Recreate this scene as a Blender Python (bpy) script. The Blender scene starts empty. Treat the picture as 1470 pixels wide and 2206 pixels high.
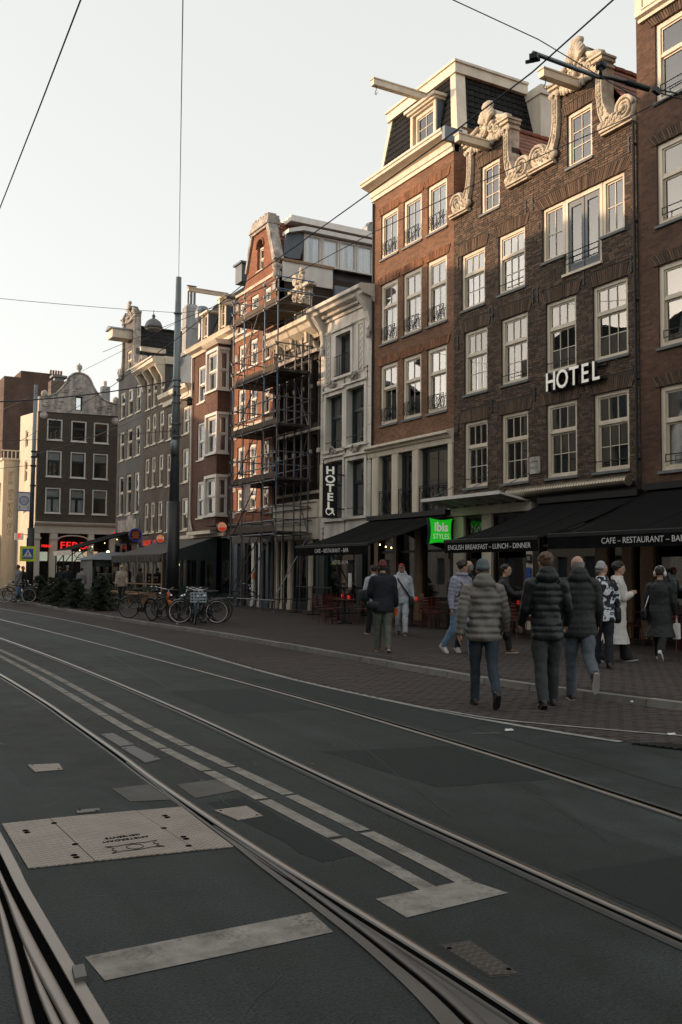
import bpy, bmesh, math, random
from math import sin, cos, pi, radians, sqrt
from mathutils import Vector, Matrix
from mathutils.geometry import tessellate_polygon
random.seed(7)
SC = bpy.context.scene
COL = SC.collection
# ------------------------------------------------------------------ camera
cd = bpy.data.cameras.new('camera'); cam = bpy.data.objects.new('camera', cd); COL.objects.link(cam)
cd.sensor_fit = 'HORIZONTAL'; cd.sensor_width = 24.0; cd.lens = 24.0*2063.5/1470; cd.clip_start = .05; cd.clip_end = 3000
cam.matrix_world = (Matrix.Translation((0, 0, 1.65)) @ Matrix.Rotation(-radians(29.354), 4, 'Z')
                    @ Matrix.Rotation(radians(90+3.645), 4, 'X') @ Matrix.Rotation(.0077, 4, 'Z'))
SC.camera = cam
# ------------------------------------------------------------------ sky and sun
SUN_EL, SUN_AZ = radians(9.0), radians(-58)          # azimuth measured from +Y towards +X
world = bpy.data.worlds.new('World'); SC.world = world; world.use_nodes = True
wn, wl = world.node_tree.nodes, world.node_tree.links
sky = wn.new('ShaderNodeTexSky'); sky.sky_type = 'NISHITA'; sky.sun_disc = False
sky.sun_elevation = SUN_EL; sky.sun_rotation = SUN_AZ; sky.air_density = 1.0; sky.dust_density = 3.5; sky.ozone_density = 1.0
veil = wn.new('ShaderNodeMixRGB'); veil.blend_type = 'ADD'; veil.inputs[0].default_value = 1      # thin bright haze over the whole sky
hz = wn.new('ShaderNodeMixRGB'); hz.blend_type = 'MULTIPLY'; hz.inputs[0].default_value = 1; hz.inputs[2].default_value = (1.32, 1.27, 1.22, 1)
bwn = wn.new('ShaderNodeRGBToBW'); wl.new(sky.outputs[0], bwn.inputs[0]); dz = wn.new('ShaderNodeMixRGB'); dz.inputs[0].default_value = .62; wl.new(sky.outputs[0], dz.inputs[1]); wl.new(bwn.outputs[0], dz.inputs[2]); wl.new(dz.outputs[0], hz.inputs[1]); wl.new(hz.outputs[0], veil.inputs[1]); veil.inputs[2].default_value = (5.62, 5.62, 5.36, 1)
wl.new(veil.outputs[0], wn['Background'].inputs[0]); wn['Background'].inputs[1].default_value = .12
sl = bpy.data.lights.new('sun', 'SUN'); sl.energy = 4.2; sl.angle = radians(.6); sl.color = (1, .67, .41)
sun = bpy.data.objects.new('sun', sl); COL.objects.link(sun)
sdir = Vector((sin(SUN_AZ)*cos(SUN_EL), cos(SUN_AZ)*cos(SUN_EL), sin(SUN_EL)))
sun.rotation_euler = sdir.to_track_quat('Z', 'Y').to_euler(); sun.location = (-30, 30, 40)
vs = SC.view_settings; vs.view_transform = 'Standard'; vs.look = 'None'; vs.gamma = 1; vs.exposure = 0.0; vs.use_curve_mapping = False
SC.cycles.max_bounces = 6; SC.cycles.transparent_max_bounces = 12; SC.cycles.caustics_reflective = False; SC.cycles.caustics_refractive = False
SC.cycles.sample_clamp_indirect = 4
# ------------------------------------------------------------------ materials
def newmat(name):
    m = bpy.data.materials.new(name); m.use_nodes = True; nt = m.node_tree
    return m, nt.nodes, nt.links, nt.nodes['Principled BSDF']
def c4(c): return (c[0], c[1], c[2], 1)
def mat(name, col, rough=.6, metal=0, var=.25, vs=2.0, bump=0, bs=60, emit=None, es=0, spec=.5, island=0, coat=0, stain=0):
    m, N, L, P = newmat(name)
    P.inputs['Roughness'].default_value = rough; P.inputs['Metallic'].default_value = metal
    P.inputs['Specular IOR Level'].default_value = spec; P.inputs['Coat Weight'].default_value = coat
    tc = N.new('ShaderNodeTexCoord')
    src = None
    if var > 0:
        no = N.new('ShaderNodeTexNoise'); no.inputs['Scale'].default_value = vs; no.inputs['Detail'].default_value = 6; no.inputs['Roughness'].default_value = .65
        L.new(tc.outputs['Object'], no.inputs['Vector'])
        r = N.new('ShaderNodeValToRGB'); r.color_ramp.elements[0].position = .3; r.color_ramp.elements[1].position = .72
        r.color_ramp.elements[0].color = c4([max(0, x*(1-var)) for x in col]); r.color_ramp.elements[1].color = c4([min(1, x*(1+var*.6)) for x in col])
        L.new(no.outputs['Fac'], r.inputs[0]); src = r.outputs[0]
        if rough > .15:
            mr = N.new('ShaderNodeMapRange'); mr.inputs[3].default_value = max(0, rough-.12); mr.inputs[4].default_value = min(1, rough+.1)
            L.new(no.outputs['Fac'], mr.inputs[0]); L.new(mr.outputs[0], P.inputs['Roughness'])
    if island > 0:
        g = N.new('ShaderNodeNewGeometry'); oi = N.new('ShaderNodeObjectInfo'); ad = N.new('ShaderNodeMath'); ad.operation = 'ADD'
        L.new(g.outputs['Random Per Island'], ad.inputs[0]); L.new(oi.outputs['Random'], ad.inputs[1])
        fr = N.new('ShaderNodeMath'); fr.operation = 'FRACT'; L.new(ad.outputs[0], fr.inputs[0])
        mr = N.new('ShaderNodeMapRange'); mr.inputs[3].default_value = 1-island; mr.inputs[4].default_value = 1+island; L.new(fr.outputs[0], mr.inputs[0])
        mx = N.new('ShaderNodeMixRGB'); mx.blend_type = 'MULTIPLY'; mx.inputs[0].default_value = 1
        if src is None: mx.inputs[1].default_value = c4(col)
        else: L.new(src, mx.inputs[1])
        L.new(mr.outputs[0], mx.inputs[2]); src = mx.outputs[0]
    if stain > 0:
        mp = N.new('ShaderNodeMapping'); mp.inputs['Scale'].default_value = (2.2, 2.2, .25); L.new(tc.outputs['Object'], mp.inputs['Vector'])
        n2 = N.new('ShaderNodeTexNoise'); n2.inputs['Scale'].default_value = 1.6; n2.inputs['Detail'].default_value = 5; L.new(mp.outputs[0], n2.inputs['Vector'])
        mr = N.new('ShaderNodeMapRange'); mr.inputs[1].default_value = .42; mr.inputs[2].default_value = .7; mr.inputs[3].default_value = 1; mr.inputs[4].default_value = 1-stain
        L.new(n2.outputs['Fac'], mr.inputs[0])
        mx = N.new('ShaderNodeMixRGB'); mx.blend_type = 'MULTIPLY'; mx.inputs[0].default_value = 1
        if src is None: mx.inputs[1].default_value = c4(col)
        else: L.new(src, mx.inputs[1])
        L.new(mr.outputs[0], mx.inputs[2]); src = mx.outputs[0]
    if src is None: P.inputs['Base Color'].default_value = c4(col)
    else: L.new(src, P.inputs['Base Color'])
    if bump > 0:
        nb = N.new('ShaderNodeTexNoise'); nb.inputs['Scale'].default_value = bs; nb.inputs['Detail'].default_value = 4
        L.new(tc.outputs['Object'], nb.inputs['Vector'])
        b = N.new('ShaderNodeBump'); b.inputs['Strength'].default_value = bump; b.inputs['Distance'].default_value = .02
        L.new(nb.outputs['Fac'], b.inputs['Height']); L.new(b.outputs[0], P.inputs['Normal'])
    if emit is not None:
        P.inputs['Emission Color'].default_value = c4(emit); P.inputs['Emission Strength'].default_value = es
    return m
def brickmat(name, ca, cb, mortar=(.16, .14, .12), scale=1.0, stain=.4, bump=.5, ground=False, bw=.215, rh=.066, ms=.006, rough=.8):
    m, N, L, P = newmat(name); P.inputs['Roughness'].default_value = rough; P.inputs['Specular IOR Level'].default_value = .25
    g = N.new('ShaderNodeNewGeometry'); s = N.new('ShaderNodeSeparateXYZ'); L.new(g.outputs['Position'], s.inputs[0])
    cx = N.new('ShaderNodeCombineXYZ')
    if ground:
        L.new(s.outputs[1], cx.inputs[1]); L.new(s.outputs[0], cx.inputs[0])
    else:
        sn = N.new('ShaderNodeSeparateXYZ'); L.new(g.outputs['True Normal'], sn.inputs[0])
        ab = N.new('ShaderNodeMath'); ab.operation = 'ABSOLUTE'; L.new(sn.outputs[0], ab.inputs[0])
        gt = N.new('ShaderNodeMath'); gt.operation = 'GREATER_THAN'; gt.inputs[1].default_value = .5; L.new(ab.outputs[0], gt.inputs[0])
        mx = N.new('ShaderNodeMix'); mx.data_type = 'FLOAT'; L.new(gt.outputs[0], mx.inputs['Factor']); L.new(s.outputs[0], mx.inputs['A']); L.new(s.outputs[1], mx.inputs['B'])
        L.new(mx.outputs['Result'], cx.inputs[0]); L.new(s.outputs[2], cx.inputs[1])
    br = N.new('ShaderNodeTexBrick'); br.inputs['Scale'].default_value = scale; br.inputs['Brick Width'].default_value = bw; br.inputs['Row Height'].default_value = rh
    br.inputs['Mortar Size'].default_value = ms; br.inputs['Mortar Smooth'].default_value = .2; br.inputs['Bias'].default_value = 0
    br.inputs['Color1'].default_value = c4(ca); br.inputs['Color2'].default_value = c4(cb); br.inputs['Mortar'].default_value = c4(mortar)
    L.new(cx.outputs[0], br.inputs['Vector'])
    no = N.new('ShaderNodeTexNoise'); no.inputs['Scale'].default_value = .45; no.inputs['Detail'].default_value = 8; no.inputs['Roughness'].default_value = .7; L.new(g.outputs['Position'], no.inputs['Vector'])
    mr = N.new('ShaderNodeMapRange'); mr.inputs[1].default_value = .35; mr.inputs[2].default_value = .7; mr.inputs[3].default_value = 1-stain; mr.inputs[4].default_value = 1.15; L.new(no.outputs['Fac'], mr.inputs[0])
    mu = N.new('ShaderNodeMixRGB'); mu.blend_type = 'MULTIPLY'; mu.inputs[0].default_value = 1; L.new(br.outputs['Color'], mu.inputs[1]); L.new(mr.outputs[0], mu.inputs[2])
    n2 = N.new('ShaderNodeTexNoise'); n2.inputs['Scale'].default_value = 9; n2.inputs['Detail'].default_value = 5; L.new(g.outputs['Position'], n2.inputs['Vector'])
    m3 = N.new('ShaderNodeMapRange'); m3.inputs[3].default_value = .62; m3.inputs[4].default_value = 1.38; L.new(n2.outputs['Fac'], m3.inputs[0])
    m2 = N.new('ShaderNodeMixRGB'); m2.blend_type = 'MULTIPLY'; m2.inputs[0].default_value = 1; L.new(mu.outputs[0], m2.inputs[1]); L.new(m3.outputs[0], m2.inputs[2])
    L.new(m2.outputs[0], P.inputs['Base Color'])
    b = N.new('ShaderNodeBump'); b.inputs['Strength'].default_value = bump; b.inputs['Distance'].default_value = .01; b.invert = True
    ad = N.new('ShaderNodeMath'); ad.operation = 'MULTIPLY_ADD'; ad.inputs[1].default_value = -.5; L.new(n2.outputs['Fac'], ad.inputs[0]); L.new(br.outputs['Fac'], ad.inputs[2])
    L.new(ad.outputs[0], b.inputs['Height']); L.new(b.outputs[0], P.inputs['Normal'])
    return m
def glassmat(name, tint=(.96, .99, .995), base=.11, wav=.06, ws=.9):
    m, N, L, P = newmat(name); N.remove(P); out = N['Material Output']
    tr = N.new('ShaderNodeBsdfTransparent'); tr.inputs[0].default_value = c4(tint)
    gl = N.new('ShaderNodeBsdfGlossy'); gl.inputs['Roughness'].default_value = .015; gl.inputs[0].default_value = (.95, .95, .95, 1)
    fr = N.new('ShaderNodeFresnel'); fr.inputs[0].default_value = 1.5
    mr = N.new('ShaderNodeMapRange'); mr.inputs[3].default_value = base; mr.inputs[4].default_value = 1; L.new(fr.outputs[0], mr.inputs[0])
    g = N.new('ShaderNodeNewGeometry'); no = N.new('ShaderNodeTexNoise'); no.inputs['Scale'].default_value = ws; no.inputs['Detail'].default_value = 1; L.new(g.outputs['Position'], no.inputs['Vector'])
    b = N.new('ShaderNodeBump'); b.inputs['Strength'].default_value = wav; b.inputs['Distance'].default_value = .08; L.new(no.outputs['Fac'], b.inputs['Height']); L.new(b.outputs[0], gl.inputs['Normal'])
    mx = N.new('ShaderNodeMixShader'); L.new(mr.outputs[0], mx.inputs[0]); L.new(tr.outputs[0], mx.inputs[1]); L.new(gl.outputs[0], mx.inputs[2]); L.new(mx.outputs[0], out.inputs[0])
    return m
M = {}
def wear(m):
    """let worn spots of asphalt show through road paint"""
    nt = m.node_tree; N, L = nt.nodes, nt.links; P = N['Principled BSDF']; src = P.inputs['Base Color'].links[0].from_socket
    g = N.new('ShaderNodeNewGeometry'); n = N.new('ShaderNodeTexNoise'); n.inputs['Scale'].default_value = 38; n.inputs['Detail'].default_value = 8; n.inputs['Roughness'].default_value = .75; L.new(g.outputs['Position'], n.inputs['Vector'])
    n2 = N.new('ShaderNodeTexNoise'); n2.inputs['Scale'].default_value = 3; n2.inputs['Detail'].default_value = 3; L.new(g.outputs['Position'], n2.inputs['Vector'])
    a = N.new('ShaderNodeMath'); a.operation = 'MULTIPLY_ADD'; a.inputs[1].default_value = .45; L.new(n2.outputs['Fac'], a.inputs[0]); L.new(n.outputs['Fac'], a.inputs[2])
    r = N.new('ShaderNodeMapRange'); r.inputs[1].default_value = .78; r.inputs[2].default_value = .98; L.new(a.outputs[0], r.inputs[0])
    mx = N.new('ShaderNodeMixRGB'); L.new(r.outputs[0], mx.inputs[0]); L.new(src, mx.inputs[1]); mx.inputs[2].default_value = (.05, .052, .048, 1); L.new(mx.outputs[0], P.inputs['Base Color'])
def defmats():
    M['cream'] = mat('cream_paint', (.72, .63, .50), .5, var=.12, vs=1.5, stain=.18)
    M['cream2'] = mat('pale_cream_paint', (.70, .63, .52), .5, var=.1, stain=.15)
    M['white'] = mat('white_paint', (.72, .69, .64), .5, var=.1, stain=.12)
    M['stone'] = mat('sandstone', (.66, .58, .46), .85, var=.45, vs=4, bump=.4, bs=14, stain=.3)
    M['stonew'] = mat('weathered_stone', (.5, .45, .4), .85, var=.5, vs=3, bump=.5, bs=10, stain=.5)
    M['stucco'] = mat('pale_stucco', (.74, .69, .62), .75, var=.16, vs=.9, bump=.15, bs=20, stain=.3)
    M['bluestone'] = mat('bluestone', (.16, .17, .17), .7, var=.3, vs=4)
    M['black'] = mat('black_paint', (.012, .013, .014), .35, var=.2)
    M['iron'] = mat('black_iron', (.015, .016, .018), .5, metal=.3, var=.2)
    M['green'] = mat('dark_green_paint', (.03, .045, .045), .4, var=.2)
    M['darkwood'] = mat('dark_wood', (.035, .026, .02), .5, var=.35)
    M['tanwood'] = mat('tan_wood', (.28, .17, .09), .5, var=.3, vs=3)
    M['plank'] = mat('scaffold_plank', (.10, .07, .05), .85, var=.4, vs=3, bump=.2, bs=30, island=.25)
    M['steel'] = mat('galvanised_steel', (.17, .175, .18), .5, metal=.7, var=.3, vs=3)
    M['bluesteel'] = mat('blue_painted_steel', (.08, .16, .27), .5, metal=.3, var=.4, vs=2)
    M['mast'] = mat('mast_grey', (.2, .23, .24), .42, metal=.5, var=.15, stain=.3)
    M['mastdark'] = mat('mast_dark_sleeve', (.016, .018, .02), .5, var=.25)
    M['wire'] = mat('wire_dark', (.05, .046, .058), .5, metal=.4, var=0)
    M['glass'] = glassmat('window_glass')
    M['glasswav'] = glassmat('old_window_glass', wav=.12, ws=.9, base=.26)
    M['clearglass'] = glassmat('clear_glass', base=.05, wav=.03)
    M['shopglass'] = glassmat('shop_glass', tint=(.55, .57, .55), base=.10, wav=.02)
    M['interior'] = mat('dark_interior', (.028, .027, .026), .9, var=.4, vs=1.2)
    M['curtain'] = mat('grey_curtain', (.80, .86, .87), .9, var=.15, vs=4)
    M['blind'] = mat('white_blind', (.7, .7, .68), .8, var=.05)
    M['curtainw'] = mat('white_curtain', (.82, .84, .86), .9, var=.1, vs=4)
    M['tile_black'] = mat('black_roof_tile', (.012, .012, .012), .7, spec=.15, var=.3, island=.35)
    M['tile_dark'] = mat('dark_roof_tile', (.05, .047, .05), .6, var=.4, island=.3)
    M['tile_red'] = mat('red_roof_tile', (.23, .075, .035), .7, var=.35, island=.35)
    M['lead'] = mat('lead_grey', (.16, .19, .22), .5, metal=.2, var=.25)
    M['slate'] = mat('slate_blue', (.10, .125, .15), .5, var=.3)
    M['awning'] = mat('black_awning_cloth', (.009, .009, .0095), .95, var=.2, vs=3, bump=.1, bs=120, spec=.08)
    M['awninggrey'] = mat('grey_awning_cloth', (.07, .066, .06), .85, var=.25, vs=2)
    M['letter'] = mat('white_lettering', (.75, .75, .75), .6, var=0)
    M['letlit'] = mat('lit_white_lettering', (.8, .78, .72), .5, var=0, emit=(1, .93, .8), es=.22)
    M['siggreen'] = mat('lit_green_sign', (.02, .5, .03), .4, var=0, emit=(.01, .62, .015), es=.5)
    M['sigdgreen'] = mat('dark_green_sign_edge', (.01, .06, .03), .5, var=0)
    M['neonred'] = mat('red_neon', (.7, .02, .02), .5, var=0, emit=(1, .02, .015), es=.9)
    M['neonblue'] = mat('blue_neon', (.03, .06, .5), .5, var=0, emit=(.05, .1, .9), es=.12)
    M['bulb'] = mat('warm_bulb', (1, .8, .5), .5, var=0, emit=(1, .66, .3), es=7)
    M['warmglow'] = mat('warm_lit_panel', (.8, .6, .3), .6, var=.3, vs=2, emit=(1, .6, .25), es=.5)
    M['palelit'] = mat('pale_lit_panel', (.6, .65, .55), .6, var=.3, vs=2, emit=(.75, .85, .65), es=.3)
    M['red'] = mat('red_paint', (.085, .010, .008), .4, var=.2)
    M['redglass'] = mat('red_candle_glass', (.5, .02, .02), .2, var=0, emit=(1, .05, .03), es=.25)
    M['orange'] = mat('orange_plastic', (.62, .13, .02), .4, var=.2)
    M['yellow'] = mat('fluorescent_yellow', (.62, .75, .03), .5, var=.05)
    M['blue'] = mat('sign_blue', (.02, .10, .42), .4, var=.05)
    M['rubber'] = mat('black_rubber', (.012, .012, .013), .7, var=.2)
    M['chrome'] = mat('chrome', (.62, .63, .65), .22, metal=1, var=.1)
    M['tealpaint'] = mat('teal_paint', (.06, .17, .23), .4, var=.15)
    M['skin'] = mat('skin', (.42, .25, .17), .5, var=.12, vs=9)
    M['copper'] = mat('copper_badge', (.45, .14, .06), .4, var=.2, metal=.4)
    M['paper'] = mat('paper', (.7, .68, .66), .8, var=.05)
    M['sheet'] = mat('pink_white_sheet', (.62, .5, .45), .8, var=.15)
    M['needle'] = mat('fir_needles', (.035, .055, .03), .6, var=.5, vs=6, island=.45)
    M['needle2'] = mat('fir_needles_light', (.06, .085, .045), .6, var=.4, vs=6, island=.45)
    M['bark'] = mat('bark', (.08, .055, .04), .9, var=.4)
    M['copperpipe'] = mat('dull_duct', (.32, .28, .22), .35, metal=.7, var=.25, vs=3)
    M['canglass'] = mat('frosted_canopy_glass', (.28, .33, .31), .3, var=.2, vs=1)
    M['kerb'] = mat('granite_kerb', (.2, .19, .17), .75, var=.35, vs=5, island=.2, bump=.2, bs=50)
    M['paint'] = mat('worn_road_paint', (.255, .235, .21), .85, var=.5, vs=5, bump=.3, bs=70, spec=.2)
    for k in ('paint',): wear(M[k])
    M['paintw'] = mat('white_road_paint', (.27, .265, .25), .85, var=.35, vs=5)
    M['railsteel'] = mat('worn_rail_steel', (.25, .215, .185), .32, metal=1.0, var=.12, vs=1.2)
    M['raildull'] = mat('dull_rail_steel', (.105, .10, .093), .45, metal=.5, var=.2, vs=3)
    M['raildark'] = mat('dark_rail_steel', (.09, .088, .08), .5, metal=.4, var=.25, vs=4)
    M['railglow'] = mat('skyglow_rail_steel', (.27, .235, .205), .42, metal=.6, var=.2, vs=2.5)  # paler copy of the dull steel, sky glow put into its colour
    M['groove'] = mat('grease_and_groove_shade', (.004, .004, .004), 1, var=0, spec=.0)  # black for grease, also painted depth shade of grooves, gaps and holes
    M['concrete'] = mat('rail_edge_concrete', (.042, .044, .042), .9, var=.4, vs=6, bump=.3, bs=60)
    M['patch'] = mat('repair_concrete', (.085, .082, .074), .85, var=.35, vs=4, bump=.3, bs=70)
    M['duct'] = mat('white_stucco_chimney', (.36, .36, .36), .8, var=.2, stain=.3)
    M['brickB'] = mat('dark_brown_brick', (.12, .08, .056), .85, var=.35, vs=5, bump=.4, bs=40, island=.5, stain=.25)
    M['mortarB'] = mat('dark_mortar', (.06, .048, .038), .95, var=.3, vs=6)
    M['archbrick'] = mat('soldier_brick', (.105, .066, .042), .85, var=.3, vs=5, bump=.4, bs=40, island=.5)
    M['archC'] = mat('soldier_brick_orange', (.24, .105, .05), .85, var=.3, vs=5, bump=.4, bs=40, island=.35)
    M['pave'] = mat('clinker_paver', (.048, .035, .030), .85, var=.25, vs=4, bump=.3, bs=50, island=.12)
    M['wallC'] = brickmat('orange_brown_brick', (.29, .135, .07), (.17, .078, .045), (.25, .18, .13), bump=.8, ms=.009)
    M['wallA'] = brickmat('brown_brick', (.155, .085, .058), (.10, .055, .038), (.11, .08, .06))
    M['wallF'] = brickmat('orange_red_brick', (.31, .12, .06), (.22, .08, .042), (.28, .16, .11), stain=.3)
    M['wallG'] = brickmat('red_brown_brick', (.165, .085, .06), (.115, .058, .042), (.14, .09, .07))
    M['wallE'] = brickmat('dark_stained_brick', (.06, .042, .034), (.045, .03, .026), (.06, .05, .04))
    M['wallI'] = brickmat('grey_brown_brick', (.16, .125, .10), (.12, .095, .08), (.14, .12, .10), stain=.3)
    M['wallJ'] = brickmat('grey_painted_brick', (.15, .14, .135), (.13, .125, .12), (.12, .115, .11), stain=.25, bump=.2)
    M['wallK'] = brickmat('dark_grey_brown_brick', (.10, .08, .062), (.08, .064, .052), (.10, .085, .07), stain=.3)
    M['wallL'] = brickmat('far_red_brown_brick', (.135, .085, .065), (.11, .07, .053), (.15, .1, .08))
    M['creamwall'] = mat('cream_render', (.62, .54, .42), .8, var=.12, vs=.6, stain=.15)
    M['palewall'] = mat('pale_render', (.55, .5, .42), .8, var=.15, vs=.6)
defmats()
# ------------------------------------------------------------------ mesh builder
ORG = {}
class MB:
    def __init__(s): s.v = []; s.f = []; s.m = []; s.k = 0
    def add(s, vs, fs):
        o = len(s.v); s.v += [tuple(p) for p in vs]
        for f in fs: s.f.append(tuple(i+o for i in f)); s.m.append(s.k)
    def quad(s, *p): s.add(p, [tuple(range(len(p)))])
    def hexa(s, c): s.add(c, [(0,3,2,1),(4,5,6,7),(0,1,5,4),(1,2,6,5),(2,3,7,6),(3,0,4,7)])
    def box(s, x0, x1, y0, y1, z0, z1):
        s.hexa([(x0,y0,z0),(x1,y0,z0),(x1,y1,z0),(x0,y1,z0),(x0,y0,z1),(x1,y0,z1),(x1,y1,z1),(x0,y1,z1)])
    def ob(s, c, h, R):
        c = Vector(c); s.hexa([c+R@Vector((a*h[0], b*h[1], d*h[2])) for a,b,d in ((-1,-1,-1),(1,-1,-1),(1,1,-1),(-1,1,-1),(-1,-1,1),(1,-1,1),(1,1,1),(-1,1,1))])
    def fb(s, F, u0, u1, v0, v1, d0, d1):          # box on a facade: u along, v up, d outwards
        s.hexa([F(u0,v0,d0),F(u1,v0,d0),F(u1,v0,d1),F(u0,v0,d1),F(u0,v1,d0),F(u1,v1,d0),F(u1,v1,d1),F(u0,v1,d1)])
    def beam(s, a, b, w, h):                        # rectangular bar from a to b
        a, b = Vector(a), Vector(b); d = (b-a); L = d.length; R = d.to_track_quat('X', 'Z').to_matrix()
        s.ob((a+b)/2, (L/2, w/2, h/2), R)
    def tube(s, a, b, r, n=6, r2=None, cap=True):
        a, b = Vector(a), Vector(b); R = (b-a).to_track_quat('Z', 'Y').to_matrix(); r2 = r if r2 is None else r2
        vs = [a+R@Vector((r*cos(2*pi*i/n), r*sin(2*pi*i/n), 0)) for i in range(n)]+[b+R@Vector((r2*cos(2*pi*i/n), r2*sin(2*pi*i/n), 0)) for i in range(n)]
        fs = [(i, (i+1)%n, n+(i+1)%n, n+i) for i in range(n)]
        if cap: fs += [tuple(range(n))[::-1], tuple(range(n, 2*n))]
        s.add(vs, fs)
    def path(s, pts, r, n=6, closed=False):         # tube along points; r number or list
        pts = [Vector(p) for p in pts]; k = len(pts); vs = []; up = None
        for i, p in enumerate(pts):
            t = (pts[(i+1)%k]-pts[i-1]) if closed or 0 < i < k-1 else (pts[1]-pts[0] if i == 0 else pts[-1]-pts[-2])
            t.normalize()
            if up is None: up = Vector((0,0,1)) if abs(t.z) < .9 else Vector((1,0,0))
            sd = t.cross(up)
            if sd.length < 1e-4: sd = t.cross(Vector((0,1,0)))
            sd.normalize(); up = sd.cross(t).normalized()
            rr = r[i] if isinstance(r, (list, tuple)) else r
            vs += [p+sd*rr*cos(2*pi*j/n)+up*rr*sin(2*pi*j/n) for j in range(n)]
        fs = []
        for i in range(k if closed else k-1):
            a, b = i*n, ((i+1)%k)*n
            fs += [(a+j, a+(j+1)%n, b+(j+1)%n, b+j) for j in range(n)]
        if not closed: fs += [tuple(range(n))[::-1], tuple(range((k-1)*n, k*n))]
        s.add(vs, fs)
    def sq(s, c, r, e=.5, R=None, n=14, m=9):       # rounded box
        f = lambda v: math.copysign(abs(v)**e, v); c = Vector(c); vs = []; fs = []
        for j in range(m+1):
            t = pi*(j+.02)/(m+.04)
            for i in range(n):
                a = 2*pi*i/n; p = Vector((r[0]*f(sin(t))*f(cos(a)), r[1]*f(sin(t))*f(sin(a)), r[2]*f(cos(t)))); vs.append(c+(R@p if R else p))
        for j in range(m): fs += [(j*n+i, (j+1)*n+i, (j+1)*n+(i+1)%n, j*n+(i+1)%n) for i in range(n)]
        s.add(vs, fs+[tuple(range(n)), tuple(range(m*n, m*n+n))[::-1]])
    def prism(s, poly, F, d0, d1):                  # polygon (u,v) on a facade, extruded from d0 to d1
        n = len(poly); vs = [F(u,v,d0) for u,v in poly]+[F(u,v,d1) for u,v in poly]
        tri = tessellate_polygon([[Vector((u,v,0)) for u,v in poly]])
        fs = [tuple(t) for t in tri]+[tuple(i+n for i in t)[::-1] for t in tri]+[(i,(i+1)%n,n+(i+1)%n,n+i) for i in range(n)]
        s.add(vs, fs)
    def wall(s, F, poly, holes, d0=0, d1=-.3):      # wall with openings
        loops = [list(poly)]+[list(h) if isinstance(h[0], tuple) else [(h[0],h[2]),(h[1],h[2]),(h[1],h[3]),(h[0],h[3])] for h in holes]
        flat = [p for l in loops for p in l]; n = len(flat)
        tri = tessellate_polygon([[Vector((u,v,0)) for u,v in l] for l in loops])
        fs = [tuple(t) for t in tri]+[tuple(i+n for i in t)[::-1] for t in tri]; o = 0
        for l in loops:
            k = len(l); fs += [(o+i, o+(i+1)%k, n+o+(i+1)%k, n+o+i) for i in range(k)]; o += k
        s.add([F(u,v,d0) for u,v in flat]+[F(u,v,d1) for u,v in flat], fs)
    def lathe(s, prof, c=(0,0,0), n=12):            # profile (r,z)
        vs = []; k = len(prof)
        for r, z in prof: vs += [(c[0]+r*cos(2*pi*i/n), c[1]+r*sin(2*pi*i/n), c[2]+z) for i in range(n)]
        fs = [(a*n+i, a*n+(i+1)%n, (a+1)*n+(i+1)%n, (a+1)*n+i) for a in range(k-1) for i in range(n)]
        fs += [tuple(range(n))[::-1], tuple(range((k-1)*n, k*n))]; s.add(vs, fs)
    def ell(s, c, r, n=8, m=6, R=None):             # ellipsoid
        c = Vector(c); vs = []; fs = []
        for j in range(m+1):
            t = pi*j/m; k = 1 if j in (0, m) else n
            for i in range(k):
                a = 2*pi*i/n; p = Vector((r[0]*sin(t)*cos(a), r[1]*sin(t)*sin(a), r[2]*cos(t))); vs.append(c+(R@p if R else p))
        ix = lambda j, i: 0 if j == 0 else (1+(m-1)*n if j == m else 1+(j-1)*n+i%n)
        for j in range(m):
            for i in range(n):
                f = [ix(j,i), ix(j+1,i), ix(j+1,i+1), ix(j,i+1)]
                fs.append(tuple(dict.fromkeys(f)))
        s.add(vs, fs)
    def rings(s, rs, cap=True):                     # loft of equal-length rings
        n = len(rs[0]); vs = [p for r in rs for p in r]
        fs = [(a*n+i, a*n+(i+1)%n, (a+1)*n+(i+1)%n, (a+1)*n+i) for a in range(len(rs)-1) for i in range(n)]
        if cap: fs += [tuple(range(n))[::-1], tuple(range((len(rs)-1)*n, len(rs)*n))]
        s.add(vs, fs)
    def build(s, name, mats, parent=None, smooth=False, recalc=True, kind=None):
        off = Vector(ORG.get(parent.name, (0,0,0))) if parent is not None else Vector((0,0,0))
        me = bpy.data.meshes.new(name); me.from_pydata([tuple(Vector(p)-off) for p in s.v], [], s.f)
        mats = mats if isinstance(mats, (list, tuple)) else [mats]
        for m in mats: me.materials.append(M[m] if isinstance(m, str) else m)
        if len(mats) > 1: me.polygons.foreach_set('material_index', s.m)
        if recalc:
            b = bmesh.new(); b.from_mesh(me); bmesh.ops.recalc_face_normals(b, faces=b.faces); b.to_mesh(me); b.free()
        if smooth: me.polygons.foreach_set('use_smooth', [True]*len(me.polygons))
        me.update()
        return link(name, me, parent, kind)
def link(name, data, parent=None, kind=None):
    o = bpy.data.objects.new(name, data); COL.objects.link(o)
    if parent is not None: o.parent = parent; ORG[o.name] = ORG.get(parent.name, (0,0,0))
    else: ORG[o.name] = (0,0,0)
    if kind: o['kind'] = kind
    return o
def tag(o, label=None, cat=None, group=None, kind=None):
    if label: o['label'] = label
    if cat: o['category'] = cat
    if group: o['group'] = group
    if kind: o['kind'] = kind
    return o
def thing(name, label, cat, loc=(0,0,0), group=None, rot=None):
    o = bpy.data.objects.new(name, None); o.empty_display_size = .2; COL.objects.link(o); o.location = loc; ORG[o.name] = tuple(loc)
    if rot is not None: o.rotation_euler = (0,0,rot)
    return tag(o, label, cat, group)
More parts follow.
